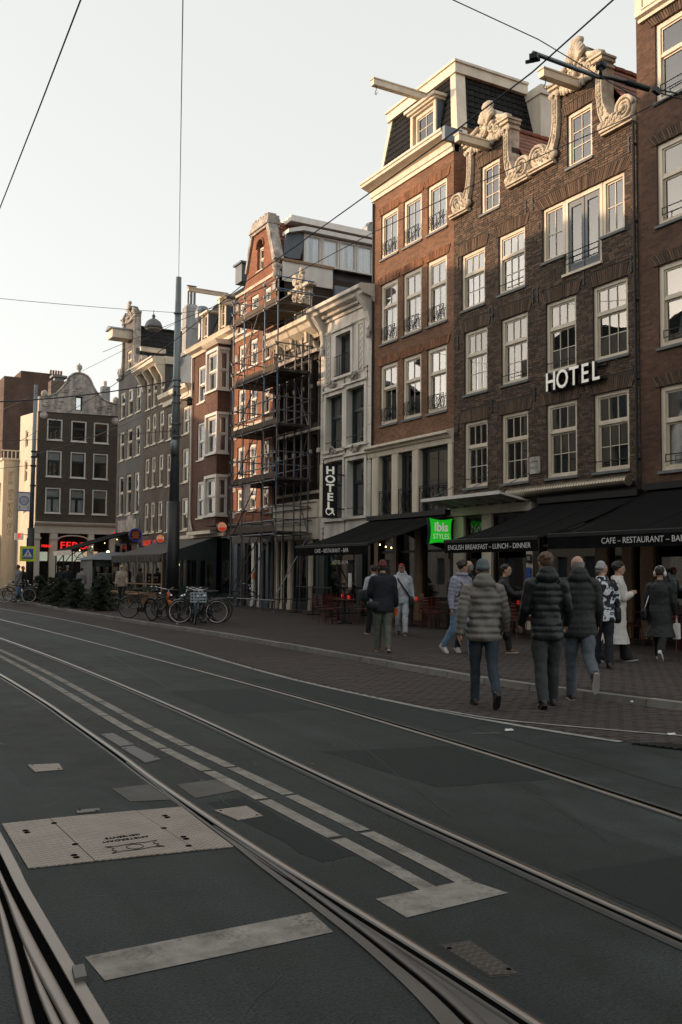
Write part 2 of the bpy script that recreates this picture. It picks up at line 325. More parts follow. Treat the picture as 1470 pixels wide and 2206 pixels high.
def copy_tree(o, parent=None):
    c = o.copy(); COL.objects.link(c)
    if parent is not None: c.parent = parent
    ORG[c.name] = ORG.get(o.name, (0,0,0))
    for ch in list(o.children): copy_tree(ch, c)
    return c
def copy_at(o, loc, rot=0, label=None, scale=None):
    c = copy_tree(o); c.location = loc; c.rotation_euler = (0,0,rot)
    if label: c['label'] = label
    if scale: c.scale = scale
    return c
def FX(W): return lambda u, v, d=0: (W-d, u, v)      # facade facing the street (-x); u = y
def FY(Y): return lambda u, v, d=0: (u, Y-d, v)      # facade facing the camera (-y); u = x
RX = Matrix(((0,0,-1),(-1,0,0),(0,1,0)))             # text on a street facade
RY = Matrix(((1,0,0),(0,0,-1),(0,1,0)))              # text facing -y
def text(name, body, size, loc, R, m, parent=None, ext=.004, off=0, align='CENTER', sx=1, space=1):
    cu = bpy.data.curves.new(name, 'FONT'); cu.body = body; cu.size = size; cu.extrude = ext; cu.offset = off; cu.align_x = align; cu.align_y = 'CENTER'
    cu.space_character = space; cu.resolution_u = 3
    cu.materials.append(M[m] if isinstance(m, str) else m)
    o = link(name, cu, parent); p = Vector(loc)-Vector(ORG.get(parent.name, (0,0,0)) if parent is not None else (0,0,0))
    o.matrix_local = Matrix.Translation(p) @ (R @ Matrix.Diagonal((sx,1,1))).to_4x4()
    return o
# ------------------------------------------------------------------ windows
def pane(F, u0, u1, v0, v1, d, parent, m='glass'):
    b = MB(); b.fb(F, u0, u1, v0, v1, d-.006, d); return b.build('pane', m, parent, recalc=False)
def curtain(F, u0, u1, v0, v1, d, parent, m='curtain', amp=.03, gap=0.0):
    b = MB(); n = 22
    spans = [(u0, u1)] if gap <= 0 else [(u0, u0+(u1-u0)*(.5-gap/2)), (u0+(u1-u0)*(.5+gap/2), u1)]
    for a, c in spans:
        k = max(5, int(n*(c-a)/(u1-u0))); vs = []; ph = random.random()*6
        for i in range(k+1):
            t = i/k; dd = d-amp*(1+sin(t*k*1.7+ph))
            vs += [F(a+(c-a)*t, v0, dd), F(a+(c-a)*t, v1, dd)]
        b.add(vs, [(2*i, 2*i+2, 2*i+3, 2*i+1) for i in range(k)])
    return b.build('curtain', m, parent, smooth=True, recalc=False)
def window(F, parent, u0, u1, v0, v1, split=.62, nt=2, nb=2, hb=0, fw=.085, fm='cream', gm='glass', sill='bluestone', cur=None, gap=.3, bar=.022, each=False, ins=-.05, sash=None, lab=None, blind=0):
    """sash window: frame > pane, sill, curtain. u across, v up."""
    if u0 > u1: u0, u1 = u1, u0
    b = MB(); d0, d1 = ins-.13, ins
    b.fb(F, u0, u0+fw, v0, v1, d0, d1); b.fb(F, u1-fw, u1, v0, v1, d0, d1)
    b.fb(F, u0+fw, u1-fw, v1-fw, v1, d0, d1+.002); b.fb(F, u0+fw, u1-fw, v0, v0+fw*.8, d0, d1+.002)
    a0, a1, b0, b1 = u0+fw, u1-fw, v0+fw*.8, v1-fw
    sw = .045; sd0, sd1 = ins-.085, ins-.045
    if sash: b.k = 1
    rows = []
    if split and 0 < split < 1:
        vm = b0+(b1-b0)*split
        b.fb(F, a0, a1, vm-.035, vm+.035, sd0-.003, sd1+.03); rows = [(b0, vm-.035, nb, hb, sd1-.02), (vm+.035, b1, nt, 0, sd1+.012)]
    else: rows = [(b0, b1, nb, hb, sd1)]
    fr = None; plist = []
    for (r0, r1, nv, nh, d) in rows:
        b.fb(F, a0, a0+sw, r0, r1, sd0, d); b.fb(F, a1-sw, a1, r0, r1, sd0, d); b.fb(F, a0+sw, a1-sw, r0, r0+sw, sd0, d-.001); b.fb(F, a0+sw, a1-sw, r1-sw, r1, sd0, d-.001)
        c0, c1, e0, e1 = a0+sw, a1-sw, r0+sw, r1-sw
        us = [c0+(c1-c0)*i/max(nv,1) for i in range(max(nv,1)+1)]; vv = [e0+(e1-e0)*i/(nh+1) for i in range(nh+2)]
        for x in us[1:-1]: b.fb(F, x-bar/2, x+bar/2, e0, e1, sd0+.01, d-.004)
        for y in vv[1:-1]: b.fb(F, c0, c1, y-bar/2, y+bar/2, sd0+.012, d-.006)
        if each:
            for i in range(len(us)-1):
                for j in range(len(vv)-1):
                    plist.append((us[i]+(bar/2 if i else 0), us[i+1]-(bar/2 if i < len(us)-2 else 0), vv[j]+(bar/2 if j else 0), vv[j+1]-(bar/2 if j < len(vv)-2 else 0), d-.025))
        else: plist.append((c0, c1, e0, e1, d-.025))
    fr = b.build('window', [fm, sash] if sash else fm, parent)
    if lab: fr['label'] = lab
    for p in plist: pane(F, *p[:4], p[4], fr, gm)
    if sill:
        s = MB(); s.fb(F, u0-.05, u1+.05, v0-.07, v0-.001, ins-.1, .06); s.build('sill', sill, fr)
    if cur: curtain(F, a0-.02, a1+.02, b0-.03, b1+.03, ins-.17, fr, cur, gap=gap)
    if blind:
        s = MB(); s.fb(F, a0, a1, b1-(b1-b0)*blind, b1, ins-.16, ins-.15); s.build('blind', 'blind', fr)
    return fr
def bar_guard(F, win, u0, u1, v, h=.22, out=.02, n=2):
    b = MB()
    for i in range(n): b.tube(F(u0, v+h*i/(max(n-1,1)), out), F(u1, v+h*i/(max(n-1,1)), out), .014, 5)
    for u in (u0+.02, u1-.02): b.tube(F(u, v-.03, out), F(u, v+h+.02, out), .012, 5)
    return b.build('guard_rail', 'iron', win)
def ornate_guard(F, win, u0, u1, v0, h=.42, out=.03):
    b = MB(); L = u1-u0
    for vv in (v0, v0+.05, v0+h): b.tube(F(u0, vv, out), F(u1, vv, out), .011, 4)
    for u in (u0, u1): b.tube(F(u, v0-.02, out), F(u, v0+h, out), .014, 4)
    m = (u0+u1)/2; c = v0+.05+(h-.05)/2; r = (h-.06)/2
    for cu, rr in ((m-.1, r), (m+.1, r), (u0+.14, r*.8), (u1-.14, r*.8)):
        b.path([F(cu+rr*.62*cos(t*2*pi/14), c+rr*sin(t*2*pi/14), out) for t in range(14)], .011, 4, closed=True)
    for a, e in ((u0, m-.16), (m+.16, u1)):
        b.tube(F(a, v0+.05, out), F(e, v0+h, out), .009, 4); b.tube(F(a, v0+h, out), F(e, v0+.05, out), .009, 4)
    return b.build('ornate_guard', 'iron', win)
def interior(F, parent, u0, u1, v0, v1, depth=1.6, floors=()):
    b = MB(); b.fb(F, u0, u1, v0, v1, -depth-.1, -depth)
    for z in floors: b.fb(F, u0, u1, z-.15, z+.15, -depth, -.32)
    return b.build('interior_wall', 'interior', parent)
def arch(F, parent, u0, u1, v, h=.36, rise=.08, m='archbrick', over=.12):
    """soldier course: upright bricks fanned a little over a window head"""
    b = MB(); a, e = u0-over, u1+over; n = max(6, int((e-a)/.068)); mid = (a+e)/2
    for i in range(n):
        x0 = a+(e-a)*i/n+.005; x1 = a+(e-a)*(i+1)/n-.005; xm = (x0+x1)/2; sl = (xm-mid)*.16; t = 1-((xm-mid)/((e-a)/2))**2
        hh = h*(.86+.14*t); z0 = v+random.uniform(-.004,.004); d = random.uniform(.022,.034)
        b.hexa([F(x0,z0,-.02),F(x1,z0,-.02),F(x1,z0,d),F(x0,z0,d),F(x0+sl,z0+hh,-.02),F(x1+sl,z0+hh,-.02),F(x1+sl,z0+hh,d),F(x0+sl,z0+hh,d)])
    return b.build('window_arch', m, parent, kind='stuff')
def cornice(F, parent, u0, u1, prof, m='cream', name='cornice', ends=True):
    """moulding: prof is a closed list of (d, v)"""
    b = MB(); n = len(prof)
    b.add([F(u0, v, d) for d, v in prof]+[F(u1, v, d) for d, v in prof], [tuple(range(n)), tuple(range(n, 2*n))[::-1]]+[(i,(i+1)%n,n+(i+1)%n,n+i) for i in range(n)])
    return b.build(name, m, parent)
def anchor(F, parent, u, v, h=.45):
    b = MB(); b.fb(F, u-.02, u+.02, v-h/2, v+h/2, 0, .03); b.fb(F, u-.05, u+.05, v-.03, v+.03, .001, .04)
    for s in (-1, 1): b.fb(F, u-.035, u+.035, v+s*h*.42-.03, v+s*h*.42+.03, .001, .035)
    return b.build('wall_anchor', 'iron', parent)
def shell_box(F, u0, u1, v0, v1, depth, parent, m, name='side_wall', back=True):
    b = MB(); b.fb(F, u0, u0+.12, v0, v1, -depth, -.301); b.fb(F, u1-.12, u1, v0, v1, -depth, -.301)
    if back: b.fb(F, u0, u1, v0, v1, -depth-.15, -depth)
    return b.build(name, m, parent)
def rail_spiral(F, c, r, turns, d, n=22, start=0, sgn=1):
    return [F(c[0]+sgn*r*(1-.8*i/n)*cos(start+turns*2*pi*i/n), c[1]+r*(1-.8*i/n)*sin(start+turns*2*pi*i/n), d) for i in range(n+1)]
# ------------------------------------------------------------------ ground
def cat(pts, n=8):
    pts = [Vector((p[0], p[1], 0)) for p in pts]; out = []
    for i in range(len(pts)-1):
        p0, p1, p2, p3 = pts[max(i-1,0)], pts[i], pts[i+1], pts[min(i+2, len(pts)-1)]
        for k in range(n):
            t = k/n; out.append(.5*((2*p1)+(p2-p0)*t+(2*p0-5*p1+4*p2-p3)*t*t+(3*p1-p0-3*p2+p3)*t**3))
    return out+[pts[-1]]
def offs(pl, o):
    r = []
    for i, p in enumerate(pl):
        t = (pl[min(i+1, len(pl)-1)]-pl[max(i-1, 0)]).normalized(); r.append(p+Vector((t.y, -t.x, 0))*o)
    return r
def strip(b, pl, o0, o1, z0, z1=None):
    A, B = offs(pl, o0), offs(pl, o1); n = len(pl); z1 = z0 if z1 is None else z1
    b.add([(p.x,p.y,z0) for p in A]+[(p.x,p.y,z1) for p in B], [(i, i+1, n+i+1, n+i) for i in range(n-1)])
def asphalt():
    m, N, L, P = newmat('asphalt'); P.inputs['Specular IOR Level'].default_value = .27
    g = N.new('ShaderNodeNewGeometry')
    def noise(sc, det=6, ro=.6):
        n = N.new('ShaderNodeTexNoise'); n.inputs['Scale'].default_value = sc; n.inputs['Detail'].default_value = det; n.inputs['Roughness'].default_value = ro; L.new(g.outputs['Position'], n.inputs['Vector']); return n.outputs['Fac']
    def mrange(x, a, b, c, d):
        r = N.new('ShaderNodeMapRange'); r.inputs[1].default_value = a; r.inputs[2].default_value = b; r.inputs[3].default_value = c; r.inputs[4].default_value = d; L.new(x, r.inputs[0]); return r.outputs[0]
    def mul(a, b):
        x = N.new('ShaderNodeMath'); x.operation = 'MULTIPLY'; L.new(a, x.inputs[0]); L.new(b, x.inputs[1]); return x.outputs[0]
    big, mid, fine = noise(.35), noise(2.2, 8, .7), noise(75, 3)
    vo = N.new('ShaderNodeTexVoronoi'); vo.inputs['Scale'].default_value = 95; L.new(g.outputs['Position'], vo.inputs['Vector'])
    v = mul(mul(mrange(big, .3, .7, .66, 1.4), mrange(mid, .32, .72, .6, 1.45)), mrange(fine, .32, .68, .35, 1.7))
    spot = N.new('ShaderNodeTexVoronoi'); spot.inputs['Scale'].default_value = 2.3; L.new(g.outputs['Position'], spot.inputs['Vector'])
    mp = N.new('ShaderNodeMapping'); mp.inputs['Scale'].default_value = (2.6, .10, 1); L.new(g.outputs['Position'], mp.inputs['Vector'])
    st = N.new('ShaderNodeTexNoise'); st.inputs['Scale'].default_value = 1.0; st.inputs['Detail'].default_value = 5; L.new(mp.outputs[0], st.inputs['Vector']); v = mul(v, mrange(st.outputs['Fac'], .35, .7, .8, 1.3))
    mq = N.new('ShaderNodeMapping'); mq.inputs['Scale'].default_value = (.55, .2, 1); mq.inputs['Rotation'].default_value = (0, 0, .12); L.new(g.outputs['Position'], mq.inputs['Vector'])
    vc = N.new('ShaderNodeTexVoronoi'); vc.distance = 'CHEBYCHEV'; vc.inputs['Scale'].default_value = 1.0; L.new(mq.outputs[0], vc.inputs['Vector']); bw_ = N.new('ShaderNodeRGBToBW'); L.new(vc.outputs['Color'], bw_.inputs[0]); v = mul(v, mrange(bw_.outputs[0], .2, .8, .80, 1.25))
    v = mul(v, mrange(spot.outputs['Distance'], .03, .05, 4.5, 1))
    cr = N.new('ShaderNodeMixRGB'); cr.blend_type = 'MULTIPLY'; cr.inputs[0].default_value = 1; cr.inputs[1].default_value = (.0198, .0258, .0248, 1); L.new(v, cr.inputs[2]); L.new(cr.outputs[0], P.inputs['Base Color'])
    L.new(mrange(mid, .3, .7, .58, .8), P.inputs['Roughness'])
    b = N.new('ShaderNodeBump'); b.inputs['Strength'].default_value = .55; b.inputs['Distance'].default_value = .008; L.new(vo.outputs['Distance'], b.inputs['Height']); L.new(b.outputs[0], P.inputs['Normal'])
    return m
M['asphalt'] = asphalt()
M['sidewalk'] = brickmat('brick_paving', (.054, .038, .033), (.040, .030, .027), (.024, .021, .019), ground=True, bw=.21, rh=.1, ms=.007, stain=.35, bump=.6)
b = MB()
for xs in ((-1500, -60, 60, 1500),):
    ys = (-1500, -60, 140, 1500)
    for i in range(3):
        for j in range(3): b.quad((xs[i],ys[j],0),(xs[i+1],ys[j],0),(xs[i+1],ys[j+1],0),(xs[i],ys[j+1],0))
b.build('road', 'asphalt', kind='structure', recalc=False)
KERB = cat([(12, -12), (10.6, 0), (9.95, 5), (9.52, 8.34), (9.2, 10.4), (9.12, 12), (9.25, 15.4), (9.4, 19.5), (9.5, 24), (9.42, 30), (9.6, 40), (9.95, 50), (10.3, 58), (11, 75), (12, 100), (13, 140)], 10)
LINE = cat([(9.2, 0), (7.9, 4.5), (7.22, 6.7), (6.95, 7.9), (6.78, 9.2), (6.7, 11), (6.7, 13.5), (6.9, 16.3), (7.18, 19.4), (7.5, 23.7), (7.75, 29), (7.78, 36), (7.6, 43.5), (7.4, 60), (7, 90), (7, 140)], 10)
b = MB(); n = len(KERB); K2 = offs(KERB, .02)
b.add([(p.x, p.y, .1) for p in K2]+[(60, p.y, .1) for p in K2], [(i, i+1, n+i+1, n+i) for i in range(n-1)])
b.build('pavement', 'sidewalk', kind='structure', recalc=False)
b = MB(); m_ = min(len(LINE), n); A = [p for p in LINE]; B = [p for p in KERB]
def at_y(pl, y):
    for i in range(len(pl)-1):
        if pl[i].y <= y <= pl[i+1].y:
            t = (y-pl[i].y)/(pl[i+1].y-pl[i].y+1e-9); return pl[i].x+(pl[i+1].x-pl[i].x)*t
    return pl[-1].x
ys = [4.5+i*.5 for i in range(230)]
b.add([(at_y(LINE, y)+.04, y, .004) for y in ys]+[(at_y(KERB, y)-.14, y, .004) for y in ys], [(i, i+1, len(ys)+i+1, len(ys)+i) for i in range(len(ys)-1)])
b.build('parking_strip', 'sidewalk', kind='structure', recalc=False)
kerb = thing('kerb', None, None); kerb['kind'] = 'structure'; del_ = None
d = 0; segs = []; last = KERB[0]; acc = 0
i = 0; P = [KERB[0]]; tot = 0
for k in range(1, len(KERB)):
    a, e = KERB[k-1], KERB[k]; L_ = (e-a).length
    while tot+L_ >= .95*len(P):
        t = (.95*len(P)-tot)/L_; P.append(a+(e-a)*t)
    tot += L_
far = MB()
for k in range(len(P)-1):
    a, e = P[k], P[k+1]
    if a.y < 5.5: continue
    t = (e-a).normalized(); nrm = Vector((t.y, -t.x, 0)); b = MB() if a.y < 62 else far
    g = t*.006; z = .1+random.uniform(-.004, .004)
    q = [a+g-nrm*.14, e-g-nrm*.14, e-g+nrm*.02, a+g+nrm*.02]; q2 = [a+g-nrm*.115, e-g-nrm*.115, q[2], q[3]]
    b.hexa([(p.x,p.y,-.02) for p in q]+[(p.x,p.y,z) for p in q2])
    if b is not far: b.build('kerb_stone', 'kerb', kerb)
o = far.build('kerb_stone', 'kerb', kerb, kind='stuff')
# paving bricks near the camera: real clinkers
def inbetween(x, y, lo, hi): return at_y(lo, y)+.1 < x < at_y(hi, y)-.2
cand = []
def lay(x0, x1, y0, y1, z, test, out):
    r = 0; y = y0
    while y < y1:
        x = x0+(.105 if r%2 else 0)
        while x < x1:
            if test(x+.1, y+.05): out.append((x, y, z+random.uniform(.001, .0065), random.uniform(-.012, .012)))
            x += .21
        y += .104; r += 1
pv = []
lay(6.6, 9.6, 6.2, 17, .006, lambda x, y: inbetween(x, y, LINE, KERB), pv)
lay(9.1, 14.2, 8.2, 16.5, .102, lambda x, y: x > at_y(KERB, y)+.18, pv)
pv.sort(key=lambda q: q[0]**2+q[1]**2)
unit = MB(); unit.hexa([(0,0,-.02),(.2,0,-.02),(.2,.095,-.02),(0,.095,-.02),(.004,.004,0),(.196,.004,0),(.196,.091,0),(.004,.091,0)])
uo = unit.build('paving_brick', 'pave', bpy.data.objects['parking_strip']); ume = uo.data
rest = MB()
for k, (x, y, z, a) in enumerate(pv):
    if k < 300:
        q = uo if k == 0 else uo.copy()
        if k: COL.objects.link(q)
        q.location = (x, y, z); q.rotation_euler = (0, 0, a)
    else:
        ca, sa = cos(a), sin(a)
        rest.hexa([(x+px*ca-py*sa, y+px*sa+py*ca, z+pz) for px,py,pz in [(0,0,-.02),(.2,0,-.02),(.2,.095,-.02),(0,.095,-.02),(.004,.004,0),(.196,.004,0),(.196,.091,0),(.004,.091,0)]])
rest.build('paving_brick', 'pave', bpy.data.objects['pavement'], recalc=False, kind='stuff')
# line at the edge of the asphalt
b = MB(); strip(b, [p for p in LINE if p.y > 6.9], -.05, .045, .006); b.build('edge_line', 'paintw', kind='structure', recalc=False)
b = MB(); strip(b, cat([(6.78, 9.6), (6.9, 8.75), (7.24, 8.04), (7.93, 6.94), (8.6, 6.0)]), -.03, .03, .016); b.build('thin_edge_line', 'paintw', kind='structure', recalc=False)
# rails
RD = cat([(4.6, 0), (5.1, 3), (5.31, 4.65), (5.42, 5.6), (5.57, 7), (5.7, 8.9), (5.79, 10.8), (5.86, 14), (5.92, 18.7), (5.96, 25), (5.9, 34), (5.75, 45), (5.5, 60), (5, 85), (4, 130)])
RC = cat([(3.4, 0), (3.5, 2), (3.56, 3.5), (3.66, 5.7), (3.8, 7.9), (3.98, 10.8), (4.15, 15.5), (4.25, 21), (4.25, 30), (4.15, 45), (3.95, 60), (3.5, 85), (2.5, 130)])
RB = cat([(2.3, 0), (2.36, 1.6), (2.40, 3), (2.41, 4.2), (2.41, 5.1), (2.43, 6), (2.48, 7.4), (2.55, 8.6), (2.65, 10.8), (2.72, 12.5), (2.79, 16), (2.84, 22), (2.84, 30), (2.75, 45), (2.5, 60), (2.1, 85), (1.1, 130)])
RB2 = cat([(1.9, .5), (2.12, 2), (2.25, 2.9), (2.32, 3.6), (2.36, 4.3), (2.385, 5.0), (2.40, 5.6)])
RAIL = cat([(.75, 1), (.9, 3.7), (.965, 5.3), (1.03, 6.6), (1.1, 9), (1.2, 14), (1.3, 25), (1.25, 45), (.9, 65), (.4, 100)])
def rail(pl, side=1, edge=True, lip=True, wide=.05):
    """grooved rail: bright worn head, dark groove, thin lip, set in a band of concrete"""
    root = thing('tram_rail', None, None); root['kind'] = 'structure'
    s = side; z = .010
    h = MB(); Ls = [(offs(pl, q*s), zz) for q, zz in ((.006, .008), (.012, .0118), (.020, .0135), (.030, .0135), (.038, .0118), (.044, .008))]; k = len(pl)
    h.add([(p.x, p.y, zz) for A_, zz in Ls for p in A_], [(r*k+i, r*k+i+1, (r+1)*k+i+1, (r+1)*k+i) for r in range(5) for i in range(k-1)]); h.build('running_band', 'railsteel', root, smooth=True)
    h = MB(); strip(h, pl, .044*s, wide*s, z-.002, z-.004); strip(h, pl, .006*s, -.004*s, z-.002, .0035); strip(h, pl, wide*s, (wide+.004)*s, z-.004, .001); h.build('rail_head', 'raildull', root, recalc=False)
    g = MB(); strip(g, pl, -.004*s, -.042*s, .0035); g.build('rail_groove', 'groove', root, recalc=False)
    if lip:
        l = MB(); strip(l, pl, -.042*s, -.058*s, .0075); strip(l, pl, -.058*s, -.064*s, .0075, .001); l.build('rail_lip', 'raildull', root, recalc=False)
    if edge:
        e = MB(); strip(e, pl, (wide+.004)*s, (wide+.025)*s, .004); strip(e, pl, -.064*s, -.10*s, .004); e.build('rail_bed', 'concrete', root, recalc=False)
    return root
rail(RD, -1); rail(RC, 1); rail(RB, 1, edge=False); 
# the switch blade leaving the nearer rail, and the heavy switch at the left edge
root = thing('tram_switch', None, None); root['kind'] = 'structure'
def ribbon(parent, name, m, A, B, z, skirt=True):
    A, B = cat(A, 6), cat(B, 6); n = len(A); q = MB()
    if not skirt:
        q.add([(p.x,p.y,z) for p in A]+[(p.x,p.y,z) for p in B], [(i,i+1,n+i+1,n+i) for i in range(n-1)])
        return q.build(name, m, parent, recalc=False)
    prof = ((0, 0), (.0, z*.55), (.1, z*.85), (.28, z), (.72, z), (.9, z*.85), (1, z*.55), (1, 0)) if 'plate' not in name else ((0, 0), (0, z*.9), (.06, z), (.94, z), (1, z*.9), (1, 0)); k = len(prof)
    q.rings([[A[i].lerp(B[i], t)+Vector((0, 0, h)) for t, h in prof] for i in range(n)])
    return q.build(name, m, parent, smooth='plate' not in name)
ribbon(root, 'switch_blade', 'raildull', [(1.93, 1.6), (2.20, 2.9), (2.285, 3.6), (2.33, 4.3), (2.36, 5.0), (2.385, 5.9)], [(1.99, 1.6), (2.255, 2.9), (2.335, 3.6), (2.37, 4.3), (2.39, 5.0), (2.395, 5.9)], .016)
ribbon(root, 'switch_bed', 'raildark', [(1.80, 1.6), (2.13, 2.9), (2.235, 3.6), (2.29, 4.3), (2.325, 5.0), (2.36, 5.9)], [(2.31, 1.6), (2.33, 2.9), (2.34, 3.6), (2.35, 4.3), (2.365, 5.0), (2.385, 5.9)], .0030, False)
ribbon(root, 'switch_gap', 'groove', [(1.865, 1.6), (2.15, 2.9), (2.245, 3.6), (2.297, 4.3), (2.33, 5.0), (2.362, 5.9)], [(1.935, 1.6), (2.205, 2.9), (2.287, 3.6), (2.332, 4.3), (2.362, 5.0), (2.386, 5.9)], .0042, False)
ribbon(root, 'guard_plate', 'raildull', [(1.74, 1.6), (2.085, 2.9), (2.205, 3.6), (2.262, 4.3), (2.302, 5.0), (2.338, 5.5), (2.40, 6.6), (2.50, 8.2)], [(1.845, 1.6), (2.17, 2.9), (2.26, 3.6), (2.31, 4.3), (2.337, 5.0), (2.362, 5.5), (2.42, 6.6), (2.51, 8.2)], .010)
root = thing('tram_switch', None, None); root['kind'] = 'structure'
ribbon(root, 'guard_plate', 'railglow', [(.945, 2), (.987, 3.555), (1.01, 4.374), (1.036, 5.231), (1.06, 5.7), (1.10, 6.6), (1.18, 9)], [(.995, 2), (1.039, 3.527), (1.063, 4.346), (1.092, 5.206), (1.118, 5.66), (1.16, 6.6), (1.235, 9)], .014)
ribbon(root, 'switch_gap', 'groove', [(.70, 2), (.775, 3.66), (.853, 4.46), (.93, 5.3), (1.0, 6.6), (1.06, 9)], [(.97, 2), (1.01, 3.555), (1.035, 4.374), (1.06, 5.231), (1.12, 6.6), (1.2, 9)], .004, False)
ribbon(root, 'rail_head', 'railglow', [(.865, 2), (.896, 3.605), (.914, 4.427), (.968, 5.264), (1.01, 6.1), (1.06, 7.5), (1.2, 20), (1.3, 40)], [(.905, 2), (.945, 3.577), (.965, 4.394), (.997, 5.251), (1.035, 6.05), (1.085, 7.5), (1.25, 20), (1.35, 40)], .018)
ribbon(root, 'switch_blade', 'railglow', [(.80, 2), (.851, 3.63), (.89, 4.2), (.908, 4.42)], [(.84, 2), (.887, 3.608), (.905, 4.2), (.911, 4.42)], .014)
ribbon(root, 'rail_head', 'railglow', [(.62, 2), (.761, 3.678), (.843, 4.464), (.92, 5.3), (.98, 6.6), (1.03, 9)], [(.665, 2), (.803, 3.654), (.878, 4.441), (.942, 5.3), (.995, 6.6), (1.04, 9)], .016)
q = MB(); q.hexa([(1.01, 3.93, .002), (1.062, 3.93, .002), (1.082, 4.06, .002), (1.03, 4.06, .002), (1.012, 3.932, .032), (1.06, 3.932, .032), (1.08, 4.058, .032), (1.032, 4.058, .032)]); q.build('bolt_block', 'raildull', root)
# painted marks
def dashes(name, off):
    root = thing(name, None, None); root['kind'] = 'structure'
    pl = cat([(3.12, 3.5), (3.165, 4.28), (3.195, 5), (3.22, 6.2), (3.235, 7.2), (3.245, 8.75), (3.29, 10.3), (3.40, 12.65), (3.54, 16), (3.66, 21), (3.74, 30), (3.68, 45)], 12)
    y = 4.245 if off == 0 else 4.2
    while y < 44:
        e = y+1.13; ys = [y+(e-.05-y)*i/4 for i in range(5)]; q = MB()
        q.add([(at_y(pl, t)-.052+off, t, .0042) for t in ys]+[(at_y(pl, t)+.052+off, t, .0042) for t in ys], [(i, i+1, 6+i, 5+i) for i in range(4)])
        q.build('painted_dash', 'paint', root, recalc=False); y = e
dashes('dashed_line', 0); dashes('dashed_line', -.235)
b = MB(); b.quad((2.60, 4.235, .0036), (2.595, 3.94, .0036), (3.255, 3.99, .0036), (3.20, 4.262, .0036)); b.build('stop_bar', 'paint', kind='structure', recalc=False)
b = MB(); b.quad((1.12, 4.2, .0036), (1.13, 3.92, .0036), (2.195, 3.945, .0036), (2.225, 4.22, .0036)); b.build('stop_bar', 'paint', kind='structure', recalc=False)
for q in ([(2.12,7.29),(2.45,7.3),(2.475,6.72),(2.12,6.82)], [(2.6,7.2),(2.96,7.22),(2.94,6.8),(2.57,6.7)]):
    b = MB(); b.quad(*[(x, y, .0032) for x, y in q]); b.build('road_patch', 'patch', kind='structure', recalc=False)
for q in ([(.9,9.9),(.92,9.88),(1.9,10.2),(1.88,10.23)], [(1.3,11.6),(1.33,11.6),(1.75,9.6),(1.72,9.58)], [(.8,12),(.82,11.96),(2.0,12.3),(2,12.35)], [(6.1,8.05),(6.14,8.1),(6.4,8.0),(6.38,7.95)]):
    b = MB(); b.quad(*[(x, y, .003) for x, y in q]); b.build('scratch_mark', 'patch', kind='structure', recalc=False)
M['tar'] = mat('tar_seam', (.010, .010, .010), .55, var=.2); M['patchdark'] = mat('dark_asphalt_patch', (.0165, .021, .0205), .8, var=.5, vs=40, bump=.4, bs=120, spec=.25); M['patchgrey'] = mat('grey_asphalt_patch', (.025, .032, .031), .8, var=.5, vs=40, bump=.4, bs=120, spec=.25)
M['asphaltline'] = M['patchgrey']
rr = random.Random(21)
for q, m_ in (([(5.95, 8.2), (6.75, 8.6), (6.65, 13.5), (5.92, 13.8)], 'patchgrey'), ([(4.35, 6.2), (5.35, 6.0), (5.5, 7.6), (4.25, 7.9)], 'patchdark'), ([(2.65, 4.9), (2.88, 4.95), (2.9, 6.6), (2.6, 6.55)], 'patchdark'), ([(4.4, 10.5), (5.5, 10.3), (5.6, 12.6), (4.5, 12.8)], 'patchgrey'), ([(3.6, 2.6), (4.9, 2.8), (5.0, 4.0), (3.75, 4.1)], 'patchdark')):
    b = MB(); pts = []
    for i in range(4):
        a, e = Vector(q[i]), Vector(q[(i+1)%4])
        for k in range(7): w_ = a.lerp(e, k/7); pts.append((w_.x+rr.uniform(-.02, .02), w_.y+rr.uniform(-.02, .02), .0016))
    b.add(pts, [tuple(range(28))]); b.build('road_patch', m_, kind='structure', recalc=False)
for p0, p1, w_ in (((2.62, 8.2), (2.96, 9.3), .006), ((1.5, 9.0), (1.9, 11.5), .006), ((4.4, 4.4), (5.0, 6.0), .006), ((3.9, 5.4), (5.2, 9.5), .008), ((6.0, 5.2), (6.5, 9.8), .010), ((2.7, 6.4), (2.95, 8.1), .006), ((1.3, 3.2), (1.9, 3.75), .005), ((1.2, 5.0), (2.2, 4.7), .004), ((4.6, 13), (5.4, 19), .012)):
    pl = [Vector((p0[0]+(p1[0]-p0[0])*k/14+rr.uniform(-.02, .02), p0[1]+(p1[1]-p0[1])*k/14+rr.uniform(-.02, .02), 0)) for k in range(15)]
    b = MB(); strip(b, pl, -w_/2, w_/2, .0022); b.build('asphalt_crack', 'tar', kind='structure', recalc=False)
